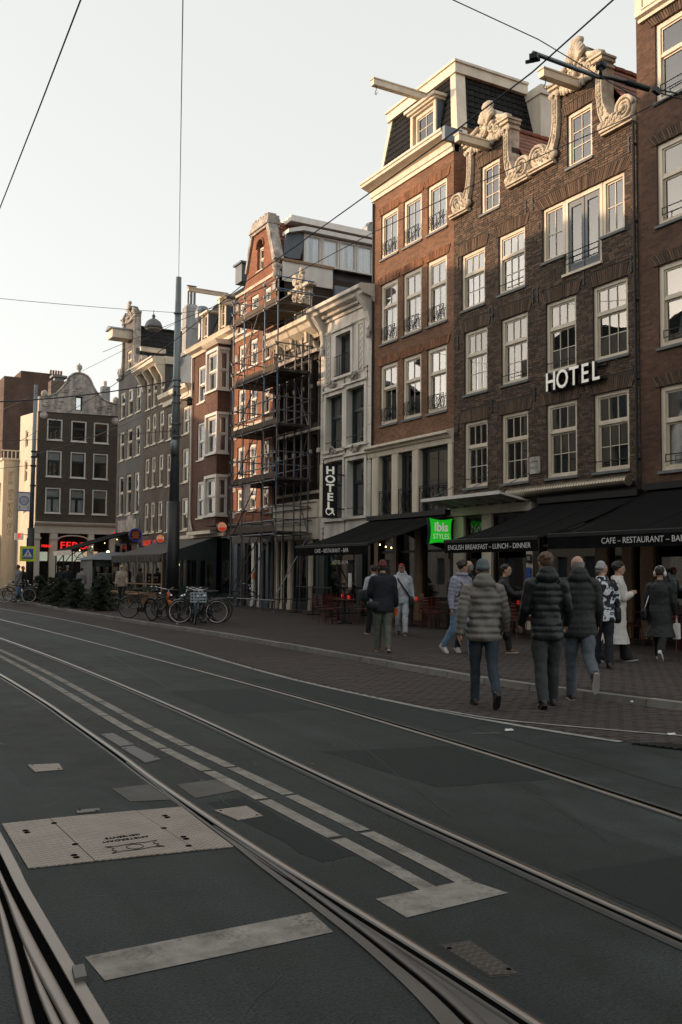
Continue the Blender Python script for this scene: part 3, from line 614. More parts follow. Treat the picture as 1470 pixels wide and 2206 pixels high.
def treadmat(f=1):
    m, N, L, P = newmat('tread_plate_steel'); P.inputs['Metallic'].default_value = .35
    g = N.new('ShaderNodeNewGeometry')
    w = N.new('ShaderNodeTexWave'); w.wave_type = 'BANDS'; w.bands_direction = 'Y'; w.inputs['Scale'].default_value = 8; w.inputs['Distortion'].default_value = 0
    s = N.new('ShaderNodeSeparateXYZ'); L.new(g.outputs['Position'], s.inputs[0])
    tri = N.new('ShaderNodeMath'); tri.operation = 'PINGPONG'; tri.inputs[1].default_value = .022; L.new(s.outputs[0], tri.inputs[0])
    ad = N.new('ShaderNodeMath'); ad.operation = 'ADD'; L.new(s.outputs[1], ad.inputs[0]); L.new(tri.outputs[0], ad.inputs[1])
    cx = N.new('ShaderNodeCombineXYZ'); L.new(ad.outputs[0], cx.inputs[1]); L.new(cx.outputs[0], w.inputs['Vector'])
    no = N.new('ShaderNodeTexNoise'); no.inputs['Scale'].default_value = 5; no.inputs['Detail'].default_value = 6; L.new(g.outputs['Position'], no.inputs['Vector'])
    r = N.new('ShaderNodeValToRGB'); r.color_ramp.elements[0].color = (.26*f, .22*f, .185*f, 1); r.color_ramp.elements[1].color = (.45*f, .395*f, .335*f, 1); L.new(no.outputs['Fac'], r.inputs[0])
    mx = N.new('ShaderNodeMixRGB'); mx.blend_type = 'MULTIPLY'; mx.inputs[0].default_value = .45; L.new(r.outputs[0], mx.inputs[1]); L.new(w.outputs['Color'], mx.inputs[2]); L.new(mx.outputs[0], P.inputs['Base Color'])
    P.inputs['Roughness'].default_value = .55
    b = N.new('ShaderNodeBump'); b.inputs['Strength'].default_value = .8; b.inputs['Distance'].default_value = .01; L.new(w.outputs['Fac'], b.inputs['Height']); L.new(b.outputs[0], P.inputs['Normal'])
    return m
M['tread'] = treadmat(); M['treaddark'] = treadmat(.22)
def slab(root, name, q, z, m, th=.006):
    b = MB(); b.hexa([(x, y, z-th) for x, y in q]+[(x, y, z) for x, y in q]); return b.build(name, m, root)
cp = thing('cover_plate', 'large steel tread plate cover with emblem set between the tram rails', 'cover plate', (1.75, 6, 0))
slab(cp, 'plate', [(1.19, 6.59), (1.15, 5.55), (1.49, 5.51), (1.46, 6.0), (1.50, 6.585)], .014, 'tread') if False else None
slab(cp, 'plate', [(1.20, 6.60), (1.158, 5.56), (1.515, 5.52), (1.50, 6.59)], .008, 'tread')
slab(cp, 'plate', [(1.505, 6.59), (1.52, 5.52), (2.10, 5.45), (2.07, 6.53)], .009, 'tread')
slab(cp, 'plate', [(2.075, 6.53), (2.105, 5.45), (2.325, 5.42), (2.385, 6.49)], .008, 'tread')
for x, y in ((1.30,6.35),(1.30,6.3),(1.44,5.68),(1.44,5.63),(2.2,6.3),(2.2,6.25),(2.13,5.75),(2.13,5.7),(1.5,5.9),(1.5,6.45),(2.09,6.0),(2.09,5.55)):
    b = MB(); b.lathe([(.02, 0), (.02, .0015)], (x, y, .009), 8); b.build('bolt_hole', 'groove', cp)
b = MB()
RG = Matrix.Rotation(pi, 3, 'Z')
text('lettering', 'AMSTERDAM', .05, (1.80, 5.86, .0105), RG, 'groove', cp, ext=.001); text('lettering', 'GEMEENTE', .045, (1.80, 5.93, .0105), RG, 'groove', cp, ext=.001)
cx_, cy_ = 1.80, 5.68
em = MB(); em.path([(cx_+.05*cos(t*pi/8), cy_+.05*sin(t*pi/8), .010) for t in range(16)], .0026, 4, closed=True)
em.path([(cx_+x*.16, cy_+y*.075, .010) for x, y in ((-1,1),(-.55,.75),(0,.95),(.55,.75),(1,1),(.75,.3),(.9,-.2),(.75,-.5),(1,-1),(.55,-.75),(0,-.95),(-.55,-.75),(-1,-1),(-.75,-.5),(-.9,-.2),(-.75,.3))], .0026, 4, closed=True)
em.build('emblem', 'groove', cp, recalc=False)
def cover(label, q, z=.007, m='tread', frame=True):
    c = [sum(p[0] for p in q)/4, sum(p[1] for p in q)/4]
    r = thing('inspection_cover', label, 'manhole cover', (c[0], c[1], 0))
    if frame: slab(r, 'frame', [(c[0]+(x-c[0])*1.12, c[1]+(y-c[1])*1.06) for x, y in q], z-.003, 'concrete', .007)
    slab(r, 'lid', q, z, m, .008)
    for x, y in q[::2]:
        b = MB(); b.lathe([(.012, 0), (.012, .001)], (c[0]+(x-c[0])*.75, c[1]+(y-c[1])*.75, z+.0005), 6); b.build('lifting_hole', 'groove', r)
cover('small pale rectangular cover alone in the asphalt at the far left', [(1.74,8.48),(1.985,8.42),(1.955,8.15),(1.735,8.16)])
cover('long rusty cover beside the tram rail, farther of the pair', [(2.70,9.72),(2.83,9.74),(2.83,9.02),(2.68,8.98)], m='raildull')
cover('long rusty cover beside the tram rail, nearer of the pair', [(2.67,8.92),(2.80,8.94),(2.82,8.22),(2.65,8.12)], m='raildull')
cover('tread plate cover right of the tram rail beside the dashed line', [(2.555,6.3),(2.80,6.31),(2.785,6.0),(2.595,5.98)])
cover('worn dark cover with bright bolts near the bottom right', [(2.535,3.58),(2.68,3.56),(2.65,3.18),(2.53,3.22)], .005, 'treaddark')
cover('small square drain cover touching the big steel plate', [(1.72,6.74),(1.87,6.72),(1.85,6.64),(1.70,6.655)], m='raildull')
dr = thing('drain_grate', 'dark slotted drain grate at the end of the white line by the right edge', 'drain', (7.4, 6.4, 0))
for i in range(7):
    b = MB(); b.ob((7.3+.03*i, 6.75-.075*i, .014), (.2, .018, .008), Matrix.Rotation(-.5, 3, 'Z')); b.build('grate_bar', 'iron', dr)
for x, y, s, l in ((6.55, 8.02, .05, 'crumpled white litter on the asphalt beside the white line'), (7.89, 7.05, .05, 'flat white litter on the thin white line at the right'), (8.9, 8.55, .02, 'tiny white litter on the kerb at the right'), (9.55, 43, .06, 'white litter on the kerb below the fir trees'), (9.75, 27.2, .03, 'white scrap on the kerb near the bicycles')):
    b = MB(); z = .012 if x < 8.5 else .106
    b.hexa([(x-s,y-s*.5,z),(x+s,y-s*.7,z),(x+s*.8,y+s*.6,z),(x-s*.7,y+s*.4,z),(x-s*.7,y-s*.3,z+.012),(x+s*.6,y-s*.5,z+.02),(x+s*.5,y+s*.4,z+.01),(x-s*.5,y+s*.3,z+.016)])
    tag(b.build('litter', 'paper'), l, 'litter')
# ------------------------------------------------------------------ houses
W = 18.0
F0 = FX(W)
def house(name, label, y0, y1, group=None): return thing(name, label, 'building', (W, (y0+y1)/2, .1))
def rect(y0, y1, z0, z1): return [(y0, z0), (y1, z0), (y1, z1), (y0, z1)]
def hipside(parent, x0, x1, y, z0, z1, m, name='side_wall'):
    b = MB(); b.box(x0, x1, y-.1, y+.1, z0, z1); return b.build(name, m, parent)
# ---- A: brown brick house at the right edge
A = house('brick_house', 'tall brown brick house cut off by the right edge with large single windows', 9, 16.9)
wa = [(14.0, 16.27, z0, z1) for z0, z1 in ((4.16, 6.22), (7.17, 9.21), (10.2, 12.24), (13.3, 15.3))]+[(10.6, 12.9, z0, z1) for z0, z1 in ((4.16, 6.22), (7.17, 9.21), (10.2, 12.24), (13.3, 15.3))]
b = MB(); b.wall(F0, rect(9, 16.88, 3.7, 15.9), wa); b.build('wall', 'wallA', A)
shell_box(F0, 9, 16.88, .1, 17.5, 9, A, 'wallA')
for k, (a, e, z0, z1) in enumerate(wa):
    w = window(F0, A, a, e, z0, z1, split=.6, nt=1, nb=1, fw=.13, fm='cream', cur='curtain' if z0 < 9 else None, gap=.3)
    arch(F0, A, a, e, z1, .3)
    bar_guard(F0, w, e-.2, a+.2, z0+.22, .16, .03)
interior(F0, A, 9, 16.88, 3.7, 15.9, floors=(3.8, 6.7, 9.7, 12.8))
cornice(FX(W), A, 9, 16.72, [(0, 15.55), (.10, 15.55), (.12, 15.62), (.22, 15.66), (.22, 16.5), (.4, 16.6), (.45, 16.8), (0, 16.8)], 'cream')
for a, e in ((15.9, 16.5), (15.1, 15.7)):
    b = MB()
    for u0, u1, v0, v1 in ((a, e, 15.75, 15.79), (a, e, 16.3, 16.34), (a, a+.04, 15.79, 16.3), (e-.04, e, 15.79, 16.3)): b.fb(F0, u0, u1, v0, v1, .221, .25)
    b.build('cornice_panel', 'cream2', A)
b = MB(); b.box(W+.1, 27, 9, 16.8, 16.8, 17.0); b.build('roof', 'tile_dark', A)
dp = MB(); dp.tube((W-.09, 16.93, 3.8), (W-.09, 16.93, 13.1), .035, 8)
for z in (4.5, 6.5, 8.5, 10.5, 12.5): dp.box(W-.13, W, 16.9, 16.96, z, z+.05)
dp.build('downpipe', 'iron', A)
# ---- B: dark brick hotel with two neck gables
B = house('brick_hotel', 'dark brown brick hotel with two scrolled stone gables side by side', 16.9, 24.7)
bw = []
r1 = [(22.97, 24.13), (21.10, 22.30), (19.12, 20.33), (17.26, 18.49)]
rows = [(4.32, 6.38), (7.25, 9.25)]
for (z0, z1) in rows:
    for (a, e) in r1: bw.append((a, e, z0, z1))
bw += [(23.08, 24.28, 9.97, 11.77), (21.2, 22.42, 10.02, 11.81)]
trip = [(17.34, 10.5), (18.15, 10.5), (18.15, 9.87), (19.56, 9.87), (19.56, 10.45), (20.45, 10.45), (20.45, 12.0), (17.34, 12.0)]
gw = [(22.36, 23.27, 12.77, 14.3), (18.46, 19.42, 12.82, 14.33)]
polyB = [(16.9, 3.7), (24.7, 3.7), (24.7, 13.1), (23.86, 13.1), (23.84, 14.95), (23.5, 15.2), (23.05, 15.75), (22.5, 15.75), (22.1, 15.15), (21.82, 14.9), (21.75, 13.12),
         (19.95, 13.12), (19.9, 15.0), (19.55, 15.35), (19.2, 15.9), (18.6, 15.9), (18.3, 15.3), (18.02, 15.0), (17.95, 13.12), (16.9, 13.12)]
b = MB(); b.wall(F0, polyB, bw+gw+[trip], -.004, -.3); b.build('wall', 'mortarB', B)
def inpoly(p, poly):
    x, y = p; c = False; j = len(poly)-1
    for i in range(len(poly)):
        xi, yi = poly[i]; xj, yj = poly[j]
        if (yi > y) != (yj > y) and x < (xj-xi)*(y-yi)/(yj-yi)+xi: c = not c
        j = i
    return c
def brickwork(F, parent, poly, holes, y0, y1, z0, z1, m, rng, arches=(), rh=.0665, single=None):
    """running bond of rough bricks; the 300 that show largest as parts, the others joined"""
    bl = []; z = z0; r = 0
    hs = [h if not isinstance(h[0], tuple) else None for h in holes]; hp = [h for h in holes if isinstance(h[0], tuple)]
    while z < z1-.05:
        u = y0-(.11 if r%2 else 0)+rng.uniform(-.03, .03)
        while u < y1:
            L = .212 if rng.random() < .72 else .105
            a, e = max(u, y0), min(u+L, y1); u += L+.01
            for h in hs:                                   # trim a brick at an opening
                if h and z+.06 > h[2]-.005 and z < h[3]+.005:
                    if a < h[0] < e and e-h[0] < L: e = h[0]-.002
                    if a < h[1] < e: a = h[1]+.002
            if e-a < .03: continue
            c = ((a+e)/2, z+.03)
            if not inpoly(c, poly) or not inpoly((a+.005, z+.05), poly) or not inpoly((e-.005, z+.05), poly): continue
            if any(h and h[0]-.003 < c[0] < h[1]+.003 and h[2]-.03 < c[1] < h[3]+.03 for h in hs): continue
            if any(inpoly(c, q) or inpoly((a, c[1]), q) or inpoly((e, c[1]), q) for q in hp): continue
            if any(x0 < c[0] < x1 and v0 < c[1] < v1 for x0, x1, v0, v1 in arches): continue
            bl.append((a, e, z+rng.uniform(-.003, .003), rng.uniform(.004, .016)))
        z += rh; r += 1
    if single: bl.sort(key=lambda q: (q[0]-single[0])**2+(q[2]-single[1])**2)
    mm = MB(); proto = None
    for k, (a, e, z, d) in enumerate(bl):
        if single and k < 300:
            if proto is None:
                t = MB(); t.fb(lambda u, v, d=0: (-d, u, v), -.5, .5, 0, .056, -.01, 0); proto = t.build('brick', m); proto.parent = parent; ORG[proto.name] = ORG[parent.name]; q = proto
            else: q = proto.copy(); COL.objects.link(q)
            pp = F((a+e)/2, z, d); o = ORG[parent.name]; q.location = (pp[0]-o[0], pp[1]-o[1], pp[2]-o[2]); q.scale = (1, e-a, 1)
        else:
            c = [F(a,z,-.006),F(e,z,-.006),F(e,z+.056,-.006),F(a,z+.056,-.006),F(a+.002,z+.002,d),F(e-.002,z+.003,d),F(e-.003,z+.054,d),F(a+.002,z+.054,d)]
            o = len(mm.v); mm.v += c
            for f in ((4,5,6,7),(0,1,5,4),(1,2,6,5),(2,3,7,6),(3,0,4,7)): mm.f.append(tuple(i+o for i in f)); mm.m.append(0)
    mm.build('brick', m, parent, recalc=False, kind='stuff')
arz = [(a-.13, e+.13, z1-.01, z1+.40) for a, e, z0, z1 in bw]+[(a-.13, e+.13, z1-.01, z1+.34) for a, e, z0, z1 in gw]+[(17.2, 20.6, 11.99, 12.4)]
brickwork(F0, B, polyB, bw+gw+[trip], 16.9, 24.7, 4.02, 15.9, 'brickB', random.Random(3), arz, single=(17.0, 9.4))
# right-hand return of the wall at the corner pier
for k, (a, e, z0, z1) in enumerate(bw):
    arch(F0, B, a, e, z1, .36)
    w = window(F0, B, a, e, z0, z1, split=.63, nt=3, nb=3, hb=1, fw=.10, fm='cream', cur='curtain', gap=.12 if k%3 else .3, each=True, gm='glass' if z0 < 9 else 'glasswav')
    if k in (3, 0, 5, 6, 9): bar_guard(F0, w, e-.1, a+.1, z0+.27, .012, .02, 1)
for a, e, z0, z1 in gw:
    arch(F0, B, a, e, z1, .30)
    window(F0, B, a, e, z0, z1, split=0, nb=2, hb=2, fw=.1, each=True, cur='curtainw', gap=.0)
arch(F0, B, 17.34, 20.45, 12.0, .36)
window(F0, B, 17.34, 18.13, 10.5, 12.0, split=0, nb=2, hb=1, fw=.09, each=True, cur='curtainw', gap=0)
window(F0, B, 19.58, 20.45, 10.45, 12.0, split=0, nb=2, hb=1, fw=.09, each=True, cur='curtainw', gap=0)
dd = MB(); dd.k = 0
for u0, u1, v0, v1 in ((18.15, 18.25, 9.87, 12.0), (19.46, 19.56, 9.87, 12.0), (18.25, 19.46, 11.88, 12.0)): dd.fb(F0, u0, u1, v0, v1, -.18, -.045)
dd.k = 1
for u0, u1 in ((18.25, 18.84), (18.87, 19.46)):
    for q in ((u0, u0+.1, 9.9, 11.88), (u1-.1, u1, 9.9, 11.88), (u0+.1, u1-.1, 11.72, 11.88), (u0+.1, u1-.1, 9.9, 10.15)): dd.fb(F0, *q, -.14, -.08)
do = dd.build('balcony_door', ['cream', 'slate'], B)
for u0, u1 in ((18.35, 18.74), (18.97, 19.36)): pane(F0, u0, u1, 10.15, 11.72, -.11, do)
curtain(F0, 18.3, 19.4, 9.95, 11.85, -.3, do, 'curtainw', gap=.2)
s = MB(); s.fb(F0, 18.1, 19.6, 9.8, 9.87, -.1, .08); s.build('sill', 'cream', do)
bar_guard(F0, do, 18.2, 19.52, 10.12, .3, .05, 3)
interior(F0, B, 16.9, 24.7, 3.7, 12.5, floors=(3.8, 6.8, 9.6, 12.4))
shell_box(F0, 16.9, 24.7, .1, 13.1, 9, B, 'mortarB')
for u, z in ((24.45, 11.6), (22.85, 9.5), (22.7, 9.5), (20.85, 9.6), (20.65, 9.6), (18.8, 9.6), (24.45, 9.0), (22.75, 6.7), (20.8, 6.75), (18.85, 6.75), (24.45, 6.2), (21.15, 12.3), (20.85, 12.35), (17.15, 12.6), (17.12, 9.5), (17.1, 6.7)): anchor(F0, B, u, z, .42)
pq = MB(); pq.fb(F0, 20.56, 20.99, 4.49, 4.97, .022, .06); pl_ = pq.build('wall_plaque', 'stonew', B)
for k, t in enumerate(('ANNO', 'MDCXC')): text('lettering', t, .1, (W-.063, 20.775, 4.83-.17*k), RX, 'lead', pl_, ext=.002)
# stone scroll gables
def neck_gable(parent, uc, hn, lo, hi, zb, zt, F, m='stone', lab=None):
    """scroll wings, strips, capitals and a shell crest: uc centre, hn half neck width, lo/hi wing ends"""
    g = MB()
    for sgn, end in ((-1, lo), (1, hi)):
        e = uc+sgn*hn; L = abs(end-e); S = lambda t: e+sgn*t
        # ledge under the wing
        b = MB()
        for v0, v1, d in ((zb-.12, zb-.06, .14), (zb-.06, zb, .2)): b.fb(F, min(S(-.06), end), max(S(-.06), end), v0, v1, -.3, d)
        b.build('gable_ledge', m, parent)
        # curved strip running up the neck
        out = [(0.0, zt), (0.0, zb+1.05), (.06, zb+.72), (.20, zb+.42), (.40, zb+.22)]; inn = [(-.24, zt), (-.24, zb+1.0), (-.18, zb+.55), (-.04, zb+.2), (.12, zb+.02), (.40, zb+.0)]
        b = MB(); b.prism([(S(x), y) for x, y in out]+[(S(x), y) for x, y in inn[::-1]], F, -.3, .10)
        b.path([F(S(x-.03), y, .11) for x, y in out], .028, 6); b.path([F(S(x+.03), y, .11) for x, y in inn], .028, 6)
        for i in range(9):
            z = zb+.5+(zt-zb-.7)*i/8; b.ell(F(S(-.12+(.08 if i < 2 else 0)), z, .11), (.05, .05, .075), 6, 4)
        b.build('neck_strip', m, parent, smooth=False)
        # big scroll
        r = min(.34, L*.42); cc = (S(L-r*.95), zb+r*1.02)
        b = MB(); b.prism([(cc[0]+r*cos(t*pi/9), cc[1]+r*sin(t*pi/9)) for t in range(18)], F, -.28, .06)
        b.path(rail_spiral(F, cc, r*.93, 2.2, .08, 30, 0, sgn), [r*.17*(1-.6*i/30) for i in range(31)], 6)
        b.ell(F(cc[0], cc[1], .1), (.09, r*.24, r*.24), 8, 6)
        b.build('scroll', m, parent, smooth=True)
        # acanthus foot between strip and scroll
        b = MB(); rr = random.Random(int(uc*100)+sgn)
        for i in range(7):
            t = i/6; x = .05+t*(L-r*1.5); z = zb+.1+.05*sin(i*2.1)
            b.ell(F(S(x), z, .09), (.09, .1, .12), 7, 5); b.path([F(S(x-.05), z, .14), F(S(x), z+.15, .16), F(S(x+.1), z+.17, .12)], [.05, .04, .015], 5)
        b.ell(F(S(-.05), zb+.13, .1), (.1, .14, .13), 8, 6)
        b.prism([(S(.05), zb+.001), (S(L-.06), zb+.001), (S(L-.1), zb+.25), (S(.3), zb+.28), (S(.12), zb+.12)], F, -.28, .04)
        b.build('acanthus', m, parent, smooth=True)
        # capital and cornice block
        b = MB()
        for v0, v1, w_, d in ((zt, zt+.07, .17, .16), (zt+.07, zt+.15, .13, .12), (zt+.15, zt+.24, .2, .2), (zt+.24, zt+.30, .24, .26)): b.fb(F, S(-.12)-w_, S(-.12)+w_, v0, v1, -.3, d)
        for k in (-1, 1): b.path(rail_spiral(F, (S(-.12)+k*.13, zt-.02), .09, 1.6, .14, 14), .03, 5)
        b.build('capital', m, parent)
        b = MB(); x0 = -.12
        b.path([F(S(x0+.12), zt+.33, .06), F(S(x0-.05), zt+.42, .1), F(S(x0-.3), zt+.5, .1), F(S(x0-.45), zt+.62, .08)], [.1, .11, .09, .06], 7); b.build('crest_roll', m, parent, smooth=True)
    rr = random.Random(int(uc*10)); b = MB(); top = zt+1.0
    b.prism([(uc-hn*.72, zt+.1), (uc+hn*.72, zt+.1), (uc+hn*.5, zt+.6), (uc+.28, top-.1), (uc-.28, top-.1), (uc-hn*.5, zt+.6)], F, -.28, .03); b.build('crest_block', m, parent)
    b = MB()
    for i in range(9):                                # shell fan
        a = pi*(.08+.84*i/8); b.path([F(uc, zt+.55, .12), F(uc+.27*cos(a), zt+.62+.27*sin(a), .19), F(uc+.36*cos(a), zt+.68+.40*sin(a), .12)], [.045, .075, .06], 6)
    b.ell(F(uc, top+.12, .08), (.14, .26, .14), 9, 6)
    b.build('shell_crest', m, parent, smooth=True)
    b = MB()
    for s_ in (-1, 1):
        for j, (x, z, r) in enumerate(((.22, .35, .17), (.45, .22, .15), (.35, .02, .11), (.62, .05, .1))):
            b.path(rail_spiral(F, (uc+s_*x, zt+z), r, 1.5, .1, 16, 1, s_), [r*.36*(1-.5*i/16) for i in range(17)], 6)
        for j in range(6): b.ell(F(uc+s_*(.1+j*.13), zt-.08-.04*sin(j*3)+.02*j, .07), (.08, .09, .14), 7, 5)
    for j in range(10): b.ell(F(uc+rr.uniform(-.3, .3), zt+rr.uniform(.1, .75), .12), (.08, rr.uniform(.05, .1), rr.uniform(.05, .1)), 7, 5)
    b.build('scrollwork', m, parent, smooth=True)
neck_gable(B, 22.83, 1.03, 20.93, 24.75, 13.2, 14.95, F0)
neck_gable(B, 18.93, .97, 16.93, 20.87, 13.26, 15.05, F0)
def hoist(parent, u, z, L=1.5, w=.22, h=.2, m='cream', hook=True):
    b = MB(); b.fb(F0, u-w/2, u+w/2, z-h/2, z+h/2, -.2, L); b.fb(F0, u-w/2-.03, u+w/2+.03, z+h/2, z+h/2+.035, -.2, L+.03); o = b.build('hoist_beam', m, parent)
    if hook:
        b = MB(); c = F0(u, z-h/2, L-.15); b.tube(c, (c[0], c[1], c[2]-.14), .012, 5)
        b.path([(c[0], c[1]+.07*sin(t), c[2]-.21+.07*cos(t)) for t in [i*.4 for i in range(12)]], .013, 5); b.build('hook', 'iron', o)
hoist(B, 22.83, 14.78, 1.25); hoist(B, 18.93, 14.95, 1.35)
def gable_roof(parent, uc, hw, zr, ze, x0, x1, m, n=9, nl=18):
    """ridged roof running back from the street, laid in tile courses"""
    b = MB()
    for s_ in (-1, 1):
        for i in range(n):
            for j in range(nl):
                t0, t1 = i/n, (i+1.12)/n; xa, xb = x0+(x1-x0)*j/nl, x0+(x1-x0)*(j+.97)/nl
                ya, yb = uc+s_*hw*t0, uc+s_*hw*t1; za, zb_ = zr+(ze-zr)*t0+.02, zr+(ze-zr)*t1+.05
                b.hexa([(xa,ya,za-.05),(xb,ya,za-.05),(xb,yb,zb_-.05),(xa,yb,zb_-.05),(xa,ya,za),(xb,ya,za),(xb,yb,zb_),(xa,yb,zb_)])
    for j in range(nl): b.tube((x0+(x1-x0)*j/nl, uc, zr+.03), (x0+(x1-x0)*(j+.98)/nl, uc, zr+.05), .1, 7)
    return b.build('roof', m, parent, recalc=False)
gable_roof(B, 22.83, 2.1, 15.5, 13.15, W+.3, W+9, 'tile_red', 10, 26); gable_roof(B, 18.93, 2.1, 15.75, 13.15, W+.3, W+9, 'tile_red', 10, 26)
# ---- C: orange-brown house with a mansard roof
Cc = house('mansard_house', 'orange brown brick house with a tiled mansard roof and dormer', 24.7, 29.7)
cw = []
for z0, z1 in ((6.95, 9.13), (9.9, 12.1), (13.03, 14.69)):
    for a, e in ((25.08, 26.2), (26.55, 27.69), (28.04, 29.18)): cw.append((a, e, z0, z1))
b = MB(); b.wall(F0, rect(24.7, 29.7, 5.9, 15.4), cw); b.build('wall', 'wallC', Cc)
shell_box(F0, 24.7, 29.7, .1, 16.3, 10, Cc, 'wallC'); interior(F0, Cc, 24.7, 29.7, 3.6, 15.4, floors=(3.6, 6.4, 9.5, 12.6))
for k, (a, e, z0, z1) in enumerate(cw):
    w = window(F0, Cc, a, e, z0, z1, split=.62 if z0 < 12.5 else 0, nt=2, nb=2, fw=.13, gm='glasswav')
    ornate_guard(F0, w, a+.14, e-.14, z0+.16, .42)
    arch(F0, Cc, a, e, z1, .3, m='archC')
    if z0 < 9: curtain(F0, a+.2, a+.5, z0+.1, z1-.1, -.35, w, 'curtain')
cornice(F0, Cc, 24.66, 29.8, [(0, 15.38), (.06, 15.38), (.08, 15.5), (.12, 15.52), (.12, 15.72), (.3, 15.78), (.5, 15.84), (.52, 15.92), (.56, 15.94), (.56, 16.02), (0, 16.1)], 'cream')
# mezzanine shopfront with slim timber posts
for u0, u1 in ((29.18, 29.66), (27.89, 28.3), (26.62, 27.0), (24.72, 24.94)):
    p = MB(); p.fb(F0, u0, u1, 3.62, 5.85, -.2, .06); p.fb(F0, u0+.05, u1-.05, 3.7, 5.75, .06, .08); p.build('pilaster', 'cream', Cc)
cornice(F0, Cc, 24.68, 29.9, [(-.2, 5.83), (.08, 5.83), (.1, 6.0), (.16, 6.02), (.2, 6.1), (.3, 6.14), (.3, 6.2), (0, 6.3)], 'cream')
b = MB(); b.fb(F0, 24.68, 29.7, 3.45, 3.64, -.25, .1); b.build('shop_lintel', 'cream', Cc)
for (u0, u1), nb in zip(((28.32, 29.16), (27.02, 27.87), (24.96, 26.6)), (1, 1, 2)):
    w = window(F0, Cc, u0, u1, 3.66, 5.8, split=0, nb=nb, fw=.06, fm='green', sill=None, ins=-.1, gm='shopglass', cur='curtain', gap=.5)
    g = MB(); mid = (u0+u1)/2
    for u in [u0+.02, u1-.02]+[mid]*(nb-1): g.tube(F0(u, 3.66, .05), F0(u, 4.55, .05), .013, 4)
    for z in (3.7, 4.5, 4.56): g.tube(F0(u0, z, .05), F0(u1, z, .05), .012, 4)
    for k in range(nb):
        a = u0+(u1-u0)*k/nb; e = u0+(u1-u0)*(k+1)/nb; m_ = (a+e)/2
        g.path([F0(m_+(e-a)*.28*cos(t*pi/8), 4.1+.36*sin(t*pi/8), .05) for t in range(16)], .012, 4, closed=True)
        g.tube(F0(a, 3.7, .05), F0(e, 4.5, .05), .01, 4); g.tube(F0(e, 3.7, .05), F0(a, 4.5, .05), .01, 4)
    g.build('ornate_guard', 'iron', w)
# mansard
MXb, MXt, ZB, ZT = W+.22, W+.62, 16.08, 18.45
def tile_slope(parent, p00, p10, p01, p11, nu, nv, m, skip=None, single=True):
    """bilinear slope of overlapping tiles; p00-p10 bottom edge, p01-p11 top edge"""
    P4 = [Vector(p) for p in (p00, p10, p01, p11)]
    pt = lambda u, v: (P4[0]*(1-u)+P4[1]*u)*(1-v)+(P4[2]*(1-u)+P4[3]*u)*v
    nrm = (P4[1]-P4[0]).cross(P4[2]-P4[0]).normalized()
    if nrm.x > 0 and abs(nrm.x) > abs(nrm.y): nrm = -nrm
    if nrm.y > 0 and abs(nrm.y) >= abs(nrm.x): nrm = -nrm
    for j in range(nv):
        for i in range(nu):
            u0, u1 = i/nu, (i+.96)/nu; v0, v1 = j/nv, (j+1.1)/nv
            if skip and skip((u0+u1)/2, (v0+v1)/2): continue
            a, b_, c, d_ = pt(u0, v0), pt(u1, v0), pt(u1, min(v1, 1)), pt(u0, min(v1, 1)); h = nrm*.035; mb_ = nrm*.055; mid0, mid1 = (a+b_)/2, (c+d_)/2
            t = MB(); t.add([a, mid0, b_, c, mid1, d_, a+h, mid0+mb_, b_+h*.6, c+h*.35, mid1+h*.6, d_+h*.1], [(6,7,10,11),(7,8,9,10),(0,1,7,6),(1,2,8,7),(2,3,9,8),(5,0,6,11)])
            t.build('roof_tile', m, parent, recalc=False)
mr = MB(); mr.hexa([(MXb+.06, 24.82, ZB), (W+6, 24.82, ZB), (W+6, 29.62, ZB), (MXb+.06, 29.62, ZB), (MXt+.06, 25.5, ZT), (W+6, 25.5, ZT), (W+6, 29.4, ZT), (MXt+.06, 29.4, ZT)])
roofC = mr.build('roof', 'black', Cc)
tile_slope(roofC, (MXb, 29.55, ZB), (MXb, 24.95, ZB), (MXt, 29.35, ZT), (MXt, 25.55, ZT), 17, 10, 'tile_black', lambda u, v: .42 < u < .80 and v < .78)
tile_slope(roofC, (MXb+.2, 24.75, ZB), (W+3.6, 24.75, ZB), (MXt+.25, 25.42, ZT), (W+3.6, 25.42, ZT), 12, 10, 'tile_black')
b = MB(); b.hexa([(MXb-.1, 24.66, ZB-.02), (MXb+.3, 24.66, ZB-.02), (MXb+.3, 25.0, ZB-.02), (MXb-.1, 25.0, ZB-.02), (MXt-.1, 25.33, ZT), (MXt+.3, 25.33, ZT), (MXt+.3, 25.62, ZT), (MXt-.1, 25.62, ZT)]); b.build('hip_board', 'cream', Cc)
b = MB(); b.hexa([(MXb-.08, 29.5, ZB-.02), (MXb+.2, 29.5, ZB-.02), (MXb+.2, 29.68, ZB-.02), (MXb-.08, 29.68, ZB-.02), (MXt-.08, 29.3, ZT), (MXt+.2, 29.3, ZT), (MXt+.2, 29.5, ZT), (MXt-.08, 29.5, ZT)]); b.build('hip_board', 'cream', Cc)
b = MB()
b.box(MXt-.16, MXt+.1, 25.25, 29.55, ZT, ZT+.34); b.box(MXt-.22, MXt+.1, 25.19, 29.6, ZT+.34, ZT+.42); b.box(MXt+.1, W+3.6, 25.25, 25.45, ZT, ZT+.34); b.box(MXt+.1, W+3.6, 25.19, 25.45, ZT+.34, ZT+.42); b.build('fascia', 'cream', Cc)
b = MB(); b.box(W+3.6, W+5.6, 24.6, 27.5, 14.6, ZT-.25); b.box(W+3.55, W+5.7, 24.52, 27.6, ZT-.25, ZT+.06); b.build('roof_box', 'cream2', Cc)
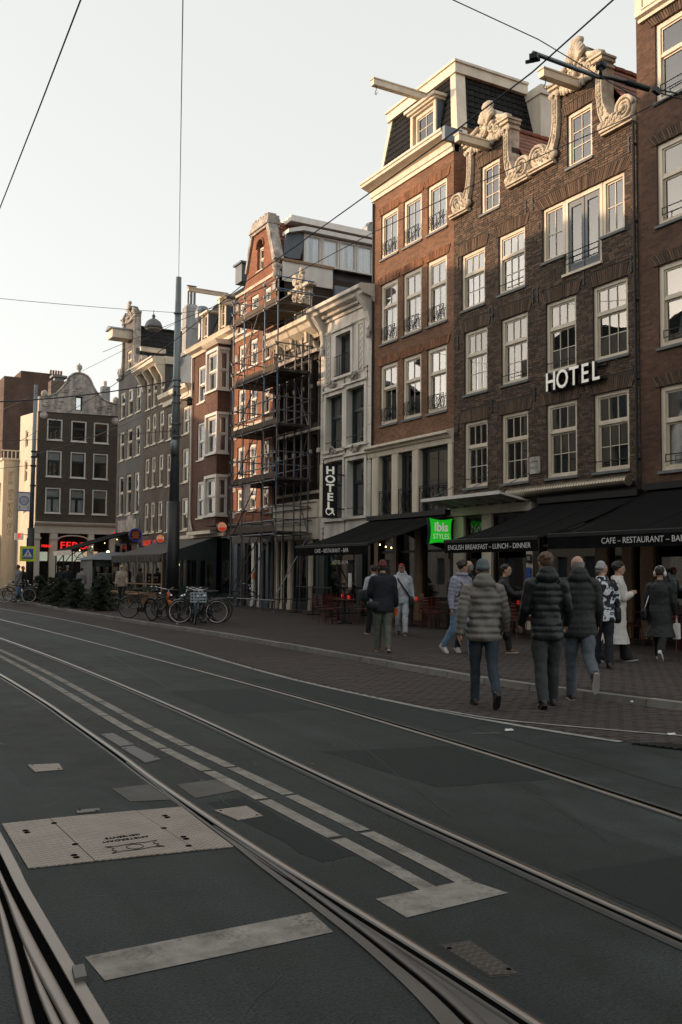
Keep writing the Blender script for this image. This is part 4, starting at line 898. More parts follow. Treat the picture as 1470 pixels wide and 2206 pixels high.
dm = MB(); dm.box(MXb-.12, W+1.5, 27.28, 27.42, ZB, 17.78); dm.box(MXb-.12, W+1.5, 25.88, 26.02, ZB, 17.78); dm.box(MXb-.12, W+1.5, 26.02, 27.28, 17.64, 17.78); dm.box(MXb-.3, W+1.5, 25.72, 27.58, 17.78, 17.88); dm.box(MXb-.22, W+1.5, 25.8, 27.5, 17.70, 17.78)
dmo = dm.build('dormer', 'cream', Cc)
b = MB(); b.box(MXb-.06, W+1.5, 25.868, 25.879, ZB+.05, 17.68); b.build('dormer_cheek', 'slate', dmo)
FD = FX(W+.16); window(FD, dmo, 26.04, 27.26, ZB+.06, 17.62, split=0, nb=2, hb=2, fw=.12, sill=None, cur='curtainw', gap=.05)
hoist(Cc, 26.7, 18.1, 1.9, .2, .2)
b = MB(); b.box(W-.5, W+.2, 24.5, 24.66, 15.6, 16.05); b.build('gutter_end', 'lead', Cc)
b = MB(); b.box(W+.3, W+.6, 24.705, 24.72, 13.5, 15.6); b.build('corner_strip', 'stucco', Cc)
b = MB(); b.tube((W-.05, 29.66, 3.7), (W-.05, 29.66, 15.3), .035, 8); b.build('downpipe', 'iron', Cc)
# ---- D: white stucco hotel
D = house('stucco_hotel', 'narrow pale stucco hotel with a bracketed cornice and dark sash windows', 29.7, 33.7)
dw = [(31.87, 33.2, 6.45, 8.6), (30.22, 31.54, 6.5, 8.66), (31.82, 33.12, 3.74, 6.0), (30.19, 31.45, 3.77, 5.9), (31.27, 32.42, 9.27, 10.92)]
b = MB(); b.wall(F0, rect(29.7, 33.7, 2.75, 12.0), dw, .02, -.4); b.build('wall', 'stucco', D)
shell_box(F0, 29.74, 33.66, .1, 12.0, 9, D, 'wallE'); interior(F0, D, 29.7, 33.7, 3.0, 12, floors=(3.1, 6.2, 8.9))
for k, (a, e, z0, z1) in enumerate(dw):
    s = MB(); f_ = .16
    s.fb(F0, a-f_, a, z0, z1+f_, .021, .07); s.fb(F0, e, e+f_, z0, z1+f_, .021, .07); s.fb(F0, a, e, z1, z1+f_, .021, .07); s.fb(F0, a-f_-.05, e+f_+.05, z0-.1, z0, .021, .13)
    s.fb(F0, a-f_-.04, e+f_+.04, z1+f_, z1+f_+.07, .021, .15); s.build('window_surround', 'stucco', D)
    w = window(F0, D, a, e, z0, z1, split=.62 if k < 4 else 0, nt=1, nb=1 if k < 4 else 2, fw=.07, fm='green', sill=None, ins=-.2, gm='glasswav')
    if k < 4:
        bar_guard(F0, w, e-.02, a+.02, z0+.32, .012, .03, 1)
        o = MB(); c = F0((a+e)/2, z1+f_+.2, .08); rr = random.Random(k)
        for i in range(8): o.ell((c[0]-.04, c[1]+rr.uniform(-.25, .25), c[2]+rr.uniform(-.08, .14)), (.07, .09, .06), 6, 4)
        o.path([(c[0]-.06, c[1]-.25, c[2]), (c[0]-.1, c[1], c[2]+.2), (c[0]-.06, c[1]+.25, c[2])], .03, 5); o.build('window_crest', 'stonew', D, smooth=True)
    else:
        g = MB()
        for i in range(9): g.tube(F0(a+(e-a)*i/8, 9.3, .12), F0(a+(e-a)*i/8, 10.05, .12), .012, 4)
        g.tube(F0(a, 10.06, .12), F0(e, 10.06, .12), .016, 4); g.tube(F0(a, 9.3, .12), F0(e, 9.3, .12), .014, 4); g.build('balcony_rail', 'iron', w)
cornice(F0, D, 29.6, 33.72, [(0, 11.62), (.06, 11.62), (.1, 11.8), (.3, 11.86), (.5, 11.9), (.55, 12.0), (.7, 12.05), (.72, 12.16), (.6, 12.24), (0, 12.28)], 'stucco')
for i in range(27):
    b = MB(); u = 29.98+3.4*i/26; b.fb(F0, u-.04, u+.04, 11.74, 11.84, .06, .28); b.build('dentil', 'stucco', D)
b = MB(); b.fb(F0, 29.98, 33.4, 11.6, 11.73, .021, .10); b.fb(F0, 29.98, 33.4, 11.14, 11.2, .021, .08); b.fb(F0, 29.75, 33.65, 10.98+.12, 11.14, .021, .055)
for u in (32.95, 32.55, 31.2, 30.8): pass
b.build('frieze', 'stucco', D)
for u in (33.45, 29.88):
    b = MB(); b.prism([(.02, 10.55), (.12, 10.5), (.16, 10.65), (.12, 10.9), (.2, 11.3), (.42, 11.62), (.6, 11.85), (.02, 11.85)], lambda q, v, d, u=u: (W-q, u+d, v), -.12, .12)
    b.path(rail_spiral(lambda q, v, d, u=u: (W-q, u+d, v), (.1, 10.62), .12, 1.6, -.13, 14), .035, 5); b.ell((W-.12, u, 10.45), (.1, .1, .16), 8, 6); b.build('cornice_bracket', 'stucco', D)
for a, e in ((32.9, 33.27), (30.3, 30.74)):
    b = MB()
    for q in ((a, e, 9.2, 9.25), (a, e, 11.0, 11.05), (a, a+.05, 9.25, 11.0), (e-.05, e, 9.25, 11.0)): b.fb(F0, *q, .021, .06)
    n_ = 7
    for i in range(n_):
        z = 9.25+1.75*i/n_; b.beam(F0(a+.05, z, .03), F0(e-.05, z+1.75/n_, .03), .02, .02); b.beam(F0(e-.05, z, .032), F0(a+.05, z+1.75/n_, .032), .02, .02)
    b.build('wall_panel', 'stucco', D)
jn = MB()
for z in (3.4, 4.1, 4.9, 5.7, 6.4, 7.1, 7.8, 8.5, 9.9, 10.5):
    jn.fb(F0, 29.72, 30.0, z, z+.012, .0205, .022); jn.fb(F0, 33.4, 33.68, z, z+.012, .0205, .022)
jn.build('stone_joint', 'lead', D)
for u, z in ((33.45, 8.75), (31.75, 9.0), (30.05, 9.1), (33.4, 5.9), (31.65, 6.1), (30.0, 6.05), (33.4, 3.2)): anchor(F0, D, u, z, .5)
b = MB(); b.tube(F0(33.5, 9.05, .05), F0(31.75, 9.22, .05), .012, 4); b.tube(F0(31.75, 9.22, .05), F0(30.05, 9.28, .05), .012, 4); b.tube(F0(31.65, 6.0, .05), F0(31.62, 3.0, .05), .012, 4); b.build('cable', 'wire', D)
b = MB(); b.box(W, W+9, 29.8, 33.6, 12.0, 12.1); b.build('roof', 'tile_dark', D)
def shopfront(parent, y0, y1, zt, posts, fm='green', z0=.1, bulk=.45, trans=None, F=F0, glass='shopglass'):
    """ground floor: posts [(u0,u1,material)], panes between them, a plinth, dark room behind"""
    for u0, u1, m in posts:
        p = MB(); p.fb(F, u0, u1, z0, zt, -.2, .05); p.fb(F, u0-.03, u1+.03, z0, z0+.25, .051, .08); p.build('post', m, parent)
    ed = sorted(posts, key=lambda p: p[0]); cur = y0
    gaps = []
    for u0, u1, m in ed:
        if u0-cur > .2: gaps.append((cur, u0))
        cur = u1
    if y1-cur > .2: gaps.append((cur, y1))
    for a, e in gaps:
        f = MB(); f.fb(F, a, e, z0, z0+bulk, -.16, -.02); f.fb(F, a, a+.06, z0+bulk, zt, -.16, -.04); f.fb(F, e-.06, e, z0+bulk, zt, -.16, -.04); f.fb(F, a+.06, e-.06, zt-.08, zt, -.16, -.04); f.fb(F, a+.06, e-.06, z0+bulk, z0+bulk+.06, -.16, -.04)
        if trans: f.fb(F, a+.06, e-.06, trans-.04, trans+.04, -.155, -.045)
        fr = f.build('shop_window', fm, parent)
        pane(F, a+.06, e-.06, z0+bulk+.06, zt-.08, -.1, fr, glass)
    i = MB(); i.fb(F, y0, y1, z0, zt, -3.1, -3.0); i.fb(F, y0, y1, z0-.02, z0+.01, -3, -.16); i.fb(F, y0, y1, zt-.01, zt+.05, -3, -.2); i.build('interior_wall', 'interior', parent)
shopfront(A, 9, 16.9, 3.3, [(16.5, 16.9, 'tanwood'), (15.2, 15.5, 'tanwood'), (13.8, 14.1, 'darkwood'), (12.4, 12.7, 'tanwood'), (9, 9.3, 'darkwood')], 'darkwood')
shopfront(B, 16.9, 24.7, 3.45, [(17.2, 17.5, 'tanwood'), (18.03, 18.44, 'tanwood'), (20.6, 20.8, 'darkwood'), (20.88, 21.16, 'cream2'), (22.75, 23.2, 'cream2'), (24.12, 24.66, 'cream2')], 'darkwood', trans=2.45)
b = MB(); b.fb(F0, 20.85, 24.68, 3.46, 3.7, -.25, .12); b.build('shop_lintel', 'cream2', B)
cornice(F0, B, 16.92, 24.68, [(0, 3.72), (.08, 3.72), (.1, 3.84), (.16, 3.9), (.2, 3.98), (0, 4.02)], 'raildull')
b = MB(); b.tube(F0(17.0, 3.98, .32), F0(21.6, 3.95, .32), .13, 12)
for i in range(46): b.tube(F0(17.0+.1*i, 3.98, .32), F0(17.03+.1*i, 3.98, .32), .138, 12)
b.build('ribbed_duct', 'copperpipe', B, smooth=False)
shopfront(Cc, 24.7, 29.7, 3.4, [(26.5, 26.86, 'tanwood'), (28.0, 28.2, 'tanwood'), (29.2, 29.45, 'tanwood'), (24.7, 24.85, 'darkwood')], 'darkwood', trans=2.4)
shopfront(D, 29.7, 33.7, 2.75, [(30.3, 30.72, 'green'), (33.25, 33.66, 'green'), (29.72, 29.9, 'darkwood')], 'green', bulk=.35)
text('lettering', 'HOTEL ALFA', .22, (W-.03, 32.0, 2.05), RX, 'stucco', D, ext=.001)
b = MB(); b.fb(F0, 31.3, 31.55, 1.05, 1.65, -.09, -.08); b.build('notice', 'paper', D)
# tulip-like window leading and house number at the hotel door
nb_ = MB(); nb_.fb(F0, 20.9, 21.12, 1.98, 2.22, .085, .1); hn = nb_.build('number_plate', 'black', B); text('lettering', '10', .17, (W-.103, 21.01, 2.1), RX, 'letter', hn, ext=.001)
b = MB(); b.fb(F0, 20.92, 21.12, 1.3, 1.85, .085, .095); b.build('notice', 'blue', B)
wd = MB()
for k in (-1, 1):
    wd.path([F0(23.65+k*.33*abs(sin(t*pi/8)), 2.55+.85*t/8, .0) for t in range(9)], .015, 4); wd.path([F0(23.65+k*.4*abs(cos(t*pi/8)), 2.55+.85*t/8, .0) for t in range(9)], .015, 4)
wd.build('leaded_curve', 'black', B)
b = MB(); b.tube(F0(17.75, 1.45, -1.2), F0(17.9, 2.25, -1.2), .03, 6); nr = b.build('neon_tube', 'neonred', B)
b = MB(); b.ell(F0(14.85, 1.85, -.9), (.05, .05, .2), 8, 6); tag(b.build('wall_lamp', 'warmglow'), 'small amber lamp glowing inside the cafe at the right edge', 'lamp')
# ---- glass canopy over the hotel door
cn = thing('glass_canopy', 'flat steel and glass canopy on rods over the hotel entrance', 'canopy', (W, 22.8, 3.7))
b = MB(); b.beam(F0(20.9, 3.92, 1.2), F0(24.75, 3.92, 1.2), .06, .1); b.beam(F0(20.9, 3.72, .05), F0(24.75, 3.72, .05), .06, .1)
for i in range(7):
    u = 20.93+3.79*i/6; b.beam(F0(u, 3.72, .05), F0(u, 3.92, 1.2), .035, .06)
b.build('frame', 'white', cn)
for i in range(6):
    u0 = 20.96+3.79*i/6; u1 = u0+.58; q = MB(); q.hexa([F0(u0,3.75,.06),F0(u1,3.75,.06),F0(u1,3.95,1.18),F0(u0,3.95,1.18),F0(u0,3.762,.06),F0(u1,3.762,.06),F0(u1,3.962,1.18),F0(u0,3.962,1.18)]); q.build('glass_panel', 'canglass', cn)
for u in (24.4, 23.0, 21.3):
    q = MB(); q.tube(F0(u, 3.95, 1.15), F0(u-.25, 4.55, 0), .012, 5); q.build('tie_rod', 'steel', cn)
# ---- lit green sign
sg = thing('hanging_sign', 'glowing green curved square sign over the cafe awning', 'sign', (17.3, 24.62, 3.0))
def pillow(s, n=8, k=.07):
    pts = []
    cs = [(-1,-1),(1,-1),(1,1),(-1,1)]
    for i in range(4):
        a, e = Vector(cs[i]), Vector(cs[(i+1)%4]); mid = (a+e)/2
        for t in range(n): q = a+(e-a)*t/n; q -= mid*k*(1-(2*t/n-1)**2)*2; pts.append((q.x*s, q.y*s))
    return pts
FS = FY(24.56); cx0, cz0 = 17.38, 2.98
b = MB(); b.prism([(cx0+x, cz0+y*.93) for x, y in pillow(.45)], FS, -.14, -.002); b.build('sign_edge', 'sigdgreen', sg)
b = MB(); b.prism([(cx0+.02+x, cz0+y*.93) for x, y in pillow(.435)], FS, -.001, .012); b.build('sign_face', 'siggreen', sg)
text('lettering', 'ibis', .40, (cx0+.03, 24.545, cz0+.12), RY, 'letlit', sg, ext=.003, off=.012)
text('lettering', 'STYLES', .23, (cx0+.03, 24.545, cz0-.17), RY, 'letlit', sg, ext=.003, sx=.86)
b = MB(); b.box(cx0+.4, W, 24.6, 24.64, 3.3, 3.36); b.build('bracket', 'iron', sg)
# ---- HOTEL letters on the brick hotel
ls = thing('letter_sign', 'big white raised HOTEL letters on the dark brick front', 'sign', (W-.1, 19.2, 6.9))
b = MB(); b.beam(F0(20.1, 6.72, .06), F0(17.95, 6.72, .06), .04, .05); b.beam(F0(20.1, 7.1, .06), F0(17.95, 7.1, .06), .04, .05); b.build('sign_rail', 'iron', ls)
for ch, u, sx in (('H', 19.89, .98), ('O', 19.43, .98), ('T', 18.98, .98), ('E', 18.57, .98), ('L', 18.18, .98)):
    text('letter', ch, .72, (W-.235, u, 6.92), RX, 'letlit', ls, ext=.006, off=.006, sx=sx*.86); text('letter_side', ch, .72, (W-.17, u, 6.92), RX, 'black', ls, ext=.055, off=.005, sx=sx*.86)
# ---- vertical HOTEL sign on the stucco house
vsn = thing('vertical_sign', 'tall narrow black HOTEL sign with white letters on the stucco house', 'sign', (17.4, 31.6, 4.75))
YS = 31.55; b = MB(); b.box(16.95, 17.58, YS, YS+.24, 3.72, 5.76); b.build('sign_box', 'black', vsn)
b = MB(); b.box(16.935, 16.949, YS+.01, YS+.23, 3.74, 5.74); b.build('sign_edge', 'cream2', vsn)
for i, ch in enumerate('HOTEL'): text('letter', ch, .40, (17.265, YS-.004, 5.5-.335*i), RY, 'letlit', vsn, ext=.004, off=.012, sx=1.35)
al = MB(); pts = [(17.42, 4.0), (17.33, 3.9), (17.22, 3.83), (17.12, 3.87), (17.09, 3.96), (17.12, 4.05), (17.22, 4.09), (17.33, 4.02), (17.4, 3.9), (17.45, 3.83)]
al.path([(x, YS-.012, z) for x, z in pts], .022, 5); al.build('alpha_mark', 'letlit', vsn)
b = MB(); b.box(17.58, W-.02, YS+.1, YS+.14, 5.35, 5.4); b.box(17.58, W-.02, YS+.1, YS+.14, 4.05, 4.1); b.build('bracket', 'iron', vsn)
# ---- awnings
def awning(label, y0, y1, xb, zb, zw, words, size, grp='black awnings over the cafe fronts'):
    r = thing('awning', label, 'awning', (W-.1, (y0+y1)/2, zw), grp)
    n = 14; m = 30; b = MB(); P = []
    for i in range(n+1):
        t = i/n; x = W-.12+(xb-W+.12)*t
        for j in range(m+1):
            q = j/m; y = y0+(y1-y0)*q; z = zw+(zb-zw)*t-.09*sin(pi*t)*(1+.25*sin(q*5.1+y0))-.018*sin(pi*t)*abs(sin(q*pi*3)); P.append((x, y, z))
    k = len(P); ix = lambda i, j: i*(m+1)+j
    b.add(P+[(x, y, z-.012) for x, y, z in P], [(ix(i,j), ix(i+1,j), ix(i+1,j+1), ix(i,j+1)) for i in range(n) for j in range(m)]+[(k+ix(i,j), k+ix(i,j+1), k+ix(i+1,j+1), k+ix(i+1,j)) for i in range(n) for j in range(m)]+[(ix(i,j), ix(i,j)+k, ix(i+1,j)+k, ix(i+1,j)) for i in range(n) for j in (0, m)])
    b.build('canvas', 'awning', r, smooth=True, recalc=False)
    for j in (10, 20):
        b = MB(); b.path([(P[ix(i,j)][0], P[ix(i,j)][1], P[ix(i,j)][2]+.002) for i in range(n+1)], .008, 4); b.build('seam', 'awning', r)
    b = MB(); b.box(xb-.06, xb+.03, y0, y1, zb-.035, zb+.035); b.build('front_bar', 'iron', r)
    b = MB(); b.box(xb-.05, xb-.046, y0+.01, y1-.01, zb+.036, zb+.05); b.build('bar_highlight', 'steel', r)
    b = MB(); m = 24; vs = []
    for i in range(m+1):
        y = y0+(y1-y0)*i/m; vs.append((xb-.05+.012*sin(i*1.9), y, zb-.035)); vs.append((xb-.04+.02*sin(i*1.9+.6), y, zb-.30))
    b.add(vs, [(2*i, 2*i+2, 2*i+3, 2*i+1) for i in range(m)]); b.build('valance', 'awning', r, recalc=False)
    b = MB(); b.box(W-.3, W-.02, y0, y1, zw-.02, zw+.14); b.build('cassette', 'iron', r)
    for y in (y0+.5, y1-.5):
        a = MB(); a.tube((W-.2, y, zw-.1), (W-1.6, y+.35, (zw+zb)/2-.14), .025, 6); a.tube((W-1.6, y+.35, (zw+zb)/2-.14), (xb, y, zb-.02), .022, 6); a.build('folding_arm', 'iron', r)
    if words: text('lettering', words, size, (xb-.075, words and (y0+y1)/2+.0, zb-.165), RX, 'letter', r, ext=.001)
    return r
awning('black awning lettered ENGLISH BREAKFAST LUNCH DINNER beside the green sign', 16.75, 20.4, 14.6, 2.48, 3.62, 'ENGLISH BREAKFAST – LUNCH - DINNER', .175)
awning('black awning lettered CAFE RESTAURANT BAR cut by the right edge', 9.2, 16.55, 14.7, 2.52, 3.72, None, 0)
text('lettering', 'CAFE – RESTAURANT – BAR', .175, (14.624, 13.75, 2.36), RX, 'letter', bpy.data.objects['awning.001'], ext=.001)
awning('black awning lettered CAFE RESTAURANT BAR beneath the mansard house', 24.75, 29.6, 14.9, 2.52, 3.55, None, 0)
text('lettering', 'CAFE – RESTAURANT – BAR', .18, (14.823, 27.0, 2.36), RX, 'letter', bpy.data.objects['awning.002'], ext=.001)
for k, (x, y, z) in enumerate(((15.6, 24.6, 2.45), (15.9, 25.4, 2.5), (16.3, 26.4, 2.6), (15.2, 16.62, 2.5), (15.3, 16.7, 2.45))):
    b = MB(); b.tube((x, y, z), (x, y, z+.5), .006, 4); 
    r = thing('string_bulb', ('leftmost', 'second', 'third')[k]+' of three tiny warm bulbs under the awning beside the green sign' if k < 3 else ('left', 'right')[k-3]+' one of two tiny bulbs where the two right awnings meet', 'light bulb', (x, y, z), 'bulbs under the awnings')
    b.build('cord', 'black', r); b = MB(); b.ell((x, y, z-.025), (.022, .022, .03), 6, 4); b.build('bulb', 'bulb', r)
# ---- E: dark house behind the scaffold
E_ = house('dark_house', 'dark timbered house with ornate cornice, wrapped in scaffolding', 33.7, 37.8)
ew = []
for z0, z1 in ((4.95, 7.25), (7.75, 10.35)):
    for i in range(5): ew.append((33.95+.74*i, 34.45+.74*i, z0, z1))
b = MB(); b.wall(F0, rect(33.7, 37.8, 3.0, 12.0), ew, 0, -.3); b.build('wall', 'wallE', E_)
shell_box(F0, 33.74, 37.76, .1, 12, 10, E_, 'wallE'); interior(F0, E_, 33.7, 37.8, 3, 12, floors=(4.7, 7.5))
for i, (a, e, z0, z1) in enumerate(ew): window(F0, E_, a, e, z0, z1, split=.62, nt=1, nb=1, fw=.05, fm='darkwood', sill=None, ins=-.12)
b = MB()
for z in (6.5, 9.2):
    for i in range(6):
        u = 33.72+.74*i; b.fb(F0, u-.0, u+.2, z, z+.17, .001, .08)
for z in (4.85, 7.42): b.fb(F0, 33.72, 37.78, z, z+.12, .001, .06)
b.build('stone_band', 'stone', E_, kind='stuff')
for i in range(6): b = MB(); b.fb(F0, 33.76+.74*i, 33.86+.74*i, 4.97, 10.5, .001, .05); b.build('timber_strip', 'darkwood', E_)
b = MB(); rr = random.Random(5)
for i in range(11):
    u = 33.9+.37*i; h = rr.uniform(.2, .42); b.hexa([F0(u-.07,10.72,0),F0(u+.07,10.72,0),F0(u+.07,10.72,.2),F0(u-.07,10.72,.2),F0(u-.03+.08,10.72+h,0),F0(u+.05+.08,10.72+h-.1,0),F0(u+.05+.08,10.72+h-.1,.26),F0(u-.03+.08,10.72+h,.26)])
b.fb(F0, 33.72, 37.78, 10.58, 10.72, .001, .22); b.build('carved_frieze', 'stonew', E_)
cornice(F0, E_, 33.7, 37.8, [(0, 11.2), (.12, 11.2), (.2, 11.32), (.5, 11.55), (.6, 11.75), (.72, 11.8), (.72, 11.98), (0, 12.05)], 'cream')
for u in (34.4, 35.75, 37.1):
    b = MB(); b.fb(F0, u-.09, u+.09, 11.05, 11.55, .001, .4); b.fb(F0, u-.12, u+.12, 10.95, 11.05, .001, .3); b.build('cornice_bracket', 'stone', E_)
b = MB(); b.fb(F0, 33.72, 37.78, 3.88, 4.5, .001, .16); b.fb(F0, 33.7, 37.8, 4.5, 4.58, .001, .24); b.build('shop_fascia', 'cream2', E_)
shopfront(E_, 33.7, 37.8, 3.0, [(33.7, 33.95, 'green'), (34.35, 34.6, 'cream'), (36.2, 36.5, 'cream'), (37.0, 37.15, 'cream'), (37.5, 37.8, 'cream')], 'green', bulk=.3)
b = MB(); b.fb(F0, 33.7, 37.8, 3.0, 3.87, -.2, .1); b.build('shop_lintel', 'palewall', E_)
b = MB(); b.fb(F0, 35.15, 36.1, 12.0, 13.2, -.3, .06); b.fb(F0, 34.7, 36.6, 13.62, 13.74, -.3, .14); b.fb(F0, 35.1, 36.2, 13.2, 13.62, -.3, .1); b.build('attic_block', 'stone', E_)
b = MB(); rr = random.Random(8)
for i in range(26): b.ell(F0(35.65+rr.uniform(-.42, .42), 12.5+rr.random()*1.7, .12), (.1, rr.uniform(.06, .13), rr.uniform(.06, .14)), 7, 5)
for s_ in (-1, 1): b.path(rail_spiral(F0, (35.65+s_*.32, 14.05), .22, 1.6, .1, 16, 1, s_), [.1*(1-.5*i/16) for i in range(17)], 6)
b.ell(F0(35.6, 14.4, .0), (.1, .13, .2), 8, 6); b.build('carved_crest', 'stone', E_, smooth=True)
b = MB(); b.box(W, W+10, 33.8, 37.7, 12.0, 12.1); b.build('roof', 'tile_dark', E_)
# ---- F: orange-red brick house with a stepped-back gable
Fh = house('gabled_brick_house', 'orange red brick house with a pointed gable behind the scaffolding', 37.8, 42.3)
fw_ = []
for z0, z1 in ((4.5, 5.55), (6.02, 7.55), (8.72, 10.3), (11.2, 12.45), (13.05, 14.5)):
    for a, e in ((38.38, 39.1), (39.7, 40.56), (41.05, 41.9)): fw_.append((a, e, z0, z1))
arched = [(39.2, 15.5), (39.9, 15.5), (39.9, 16.6)]+[(39.55+.35*cos(t*pi/8), 16.6+.35*sin(t*pi/8)) for t in range(1, 8)]+[(39.2, 16.6)]
polyF = [(37.8, 3.9), (42.3, 3.9), (42.3, 14.7), (41.4, 14.95), (40.95, 15.7), (40.35, 17.2), (40.3, 17.6), (38.75, 17.6), (38.7, 17.2), (38.0, 15.5), (37.8, 15.2)]
FF = FX(W-.12)
b = MB(); b.wall(FF, polyF, fw_+[arched], 0, -.4); b.build('wall', 'wallF', Fh)
b = MB(); b.box(W-.119, W+11, 37.8, 37.92, .1, 15.1); b.box(W+.3, W+11, 42.15, 42.3, .1, 15); b.box(W+10.8, W+11, 37.92, 42.15, .1, 17); b.build('side_wall', 'wallE', Fh)
interior(F0, Fh, 37.9, 42.2, 3, 15, floors=(5.8, 8.4, 10.8, 12.8))
for i, (a, e, z0, z1) in enumerate(fw_): window(FF, Fh, a, e, z0, z1, split=.6, nt=1, nb=1, fw=.14, fm='white', sill='white', ins=-.06, cur='curtainw' if i%2 else None, gap=.4)
window(FF, Fh, 39.22, 39.88, 15.52, 16.62, split=.5, nt=1, nb=1, fw=.08, fm='cream', sill='stone', ins=-.12)
b = MB(); b.path([FF(39.55+.4*cos(t*pi/10), 16.6+.4*sin(t*pi/10), .02) for t in range(11)], .05, 6); b.build('window_arch', 'archC', Fh)
for z in (5.75, 8.4, 10.6, 12.7, 14.85): b = MB(); b.fb(FF, 37.82, 42.28, z, z+.14, .001, .05); b.build('stone_band', 'stone', Fh)
for i in range(9):
    z = 4.2+1.25*i; b = MB(); b.fb(FF, 37.81, 38.2, z, z+.35, .001, .035); b.fb(FF, 41.95, 42.29, z, z+.35, .001, .035); b.build('quoin', 'stonew', Fh)
b = MB(); b.prism([(38.0, 15.5), (37.75, 15.6), (38.5, 17.4), (38.75, 17.35)], FF, -.35, .12); b.prism([(40.95, 15.7), (41.1, 15.75), (40.5, 17.4), (40.32, 17.3)], FF, -.35, .1); b.build('gable_coping', 'stonew', Fh)
b = MB()
for v0, v1, w_, d in ((17.3, 17.42, .98, .1), (17.42, 17.55, 1.04, .18), (17.55, 17.68, 1.0, .12), (17.68, 17.86, .92, .06)): b.fb(FF, 39.53-w_, 39.53+w_, v0, v1, -.5, d)
for i in range(7): b.fb(FF, 38.72+.27*i, 38.9+.27*i, 17.86, 17.98+.05*(i%2), -.4, .02)
b.build('gable_top', 'stonew', Fh)
b = MB(); b.lathe([(.12, 0), (.2, .1), (.2, .3), (.12, .38), (.22, .5), (.24, .62), (.1, .7)], (W-.05, 37.9, 14.7), 10); b.ell((W-.05, 37.95, 15.7), (.2, .2, .35), 8, 6); b.build('gable_finial', 'stonew', Fh, smooth=True)
# roof: tiled slopes, long white dormer on the side
b = MB(); b.hexa([(W+.3, 38.0, 15.1), (W+11, 38.0, 15.1), (W+11, 42.1, 15.1), (W+.3, 42.1, 15.1), (W+.4, 39.2, 17.7), (W+11, 39.2, 17.7), (W+11, 40.2, 17.7), (W+.4, 40.2, 17.7)]); rf = b.build('roof', 'tile_dark', Fh)
tile_slope(rf, (W+.12, 37.9, 15.25), (W+1.6, 37.9, 15.25), (W+.22, 39.2, 17.8), (W+1.6, 39.2, 17.8), 7, 12, 'tile_red')
tile_slope(rf, (W+1.6, 38.05, 17.05), (W+9, 38.05, 17.05), (W+1.6, 38.6, 17.62), (W+9, 38.6, 17.62), 28, 3, 'tile_red')
dmF = MB(); dmF.box(W+1.1, W+9, 37.55, 38.2, 17.0, 17.2); dmF.hexa([(W+.35,37.55,16.78),(W+1.1,37.55,17.0),(W+1.1,38.2,17.0),(W+.35,38.2,16.78),(W+.35,37.55,16.95),(W+1.1,37.55,17.2),(W+1.1,38.2,17.2),(W+.35,38.2,16.95)]); dmF.box(W+.9, W+9, 38.45, 40.3, 17.7, 17.98); do_ = dmF.build('dormer', 'white', Fh)
FW = FY(37.78)
b = MB(); b.add([(W+.35, 37.82, 16.78), (W+1.25, 37.82, 16.98), (W+1.2, 37.82, 16.3), (W+1.05, 37.82, 15.75), (W+.6, 37.82, 15.7), (W+.25, 37.82, 15.75), (W+.35, 37.95, 16.78), (W+1.25, 37.95, 16.98), (W+1.2, 37.95, 16.3), (W+1.05, 37.95, 15.75), (W+.6, 37.95, 15.7), (W+.25, 37.95, 15.75)], [(0,1,2,3,4,5), (11,10,9,8,7,6)]+[(i,(i+1)%6,6+(i+1)%6,6+i) for i in range(6)]); b.build('dormer_cheek', 'slate', do_)
for i in range(7): window(FW, do_, W+1.25+.92*i, W+2.14+.92*i, 15.6, 16.95, split=0, nb=1, fw=.07, fm='white', sill=None, ins=-.02, cur='curtainw', gap=.02 if i%2 else .25)
b = MB(); b.box(W+.15, W+2.7, 37.74, 37.795, 14.6, 15.5); b.build('side_panel', 'white', Fh); b = MB(); b.box(W+.2, W+2.75, 37.68, 37.795, 15.5, 15.62); b.build('side_strip', 'tanwood', Fh)
b = MB(); b.lathe([(.45, 0), (.5, .1), (.5, .3), (.3, .5), (.32, .55)], (W+5.5, 38.9, 17.98), 12); b.build('roof_vent', 'steel', Fh)
b = MB(); b.box(W+2.75, W+6, 37.6, 37.79, 14.3, 14.75); b.build('gutter', 'lead', Fh)
shopfront(Fh, 37.8, 42.3, 3.0, [(37.82, 38.1, 'cream'), (38.45, 38.7, 'slate'), (39.2, 39.5, 'white'), (40.0, 40.25, 'white'), (41.0, 41.3, 'darkwood'), (41.9, 42.3, 'slate')], 'slate', bulk=.3)
b = MB(); b.fb(F0, 37.8, 42.3, 3.0, 3.9, -.2, .08); b.build('shop_lintel', 'darkwood', Fh)
b = MB(); b.fb(F0, 39.85, 40.05, 1.35, 1.65, .06, .09); b.build('notice', 'orange', Fh)
# ---- G: bay-window house
G = house('bay_window_house', 'red brown brick house with a stack of white bay windows', 42.3, 48.4)
gwn = [(46.58, 47.6, 10.53, 12.48), (46.55, 47.55, 7.5, 9.47), (46.55, 47.5, 4.45, 6.36)]
b = MB(); b.wall(F0, rect(42.3, 48.4, 3.4, 13.2), gwn); b.build('wall', 'wallG', G); shell_box(F0, 42.34, 48.36, .1, 13.2, 9, G, 'wallG'); interior(F0, G, 45.5, 48.4, 3, 13)
for q in gwn: window(F0, G, *q, split=.5, nt=1, nb=1, fw=.12, fm='white', sill='cream', cur='curtainw', gap=.5)
bayz = [(10.6, 12.65), (7.48, 9.45), (4.43, 6.38)]
zc = 3.9
for z0, z1 in sorted(bayz)+[(12.8, 12.8)]:
    b = MB(); b.box(W-.62, W, 43.28, 44.78, zc, z0); b.build('bay_wall', 'wallG', G); zc = z1
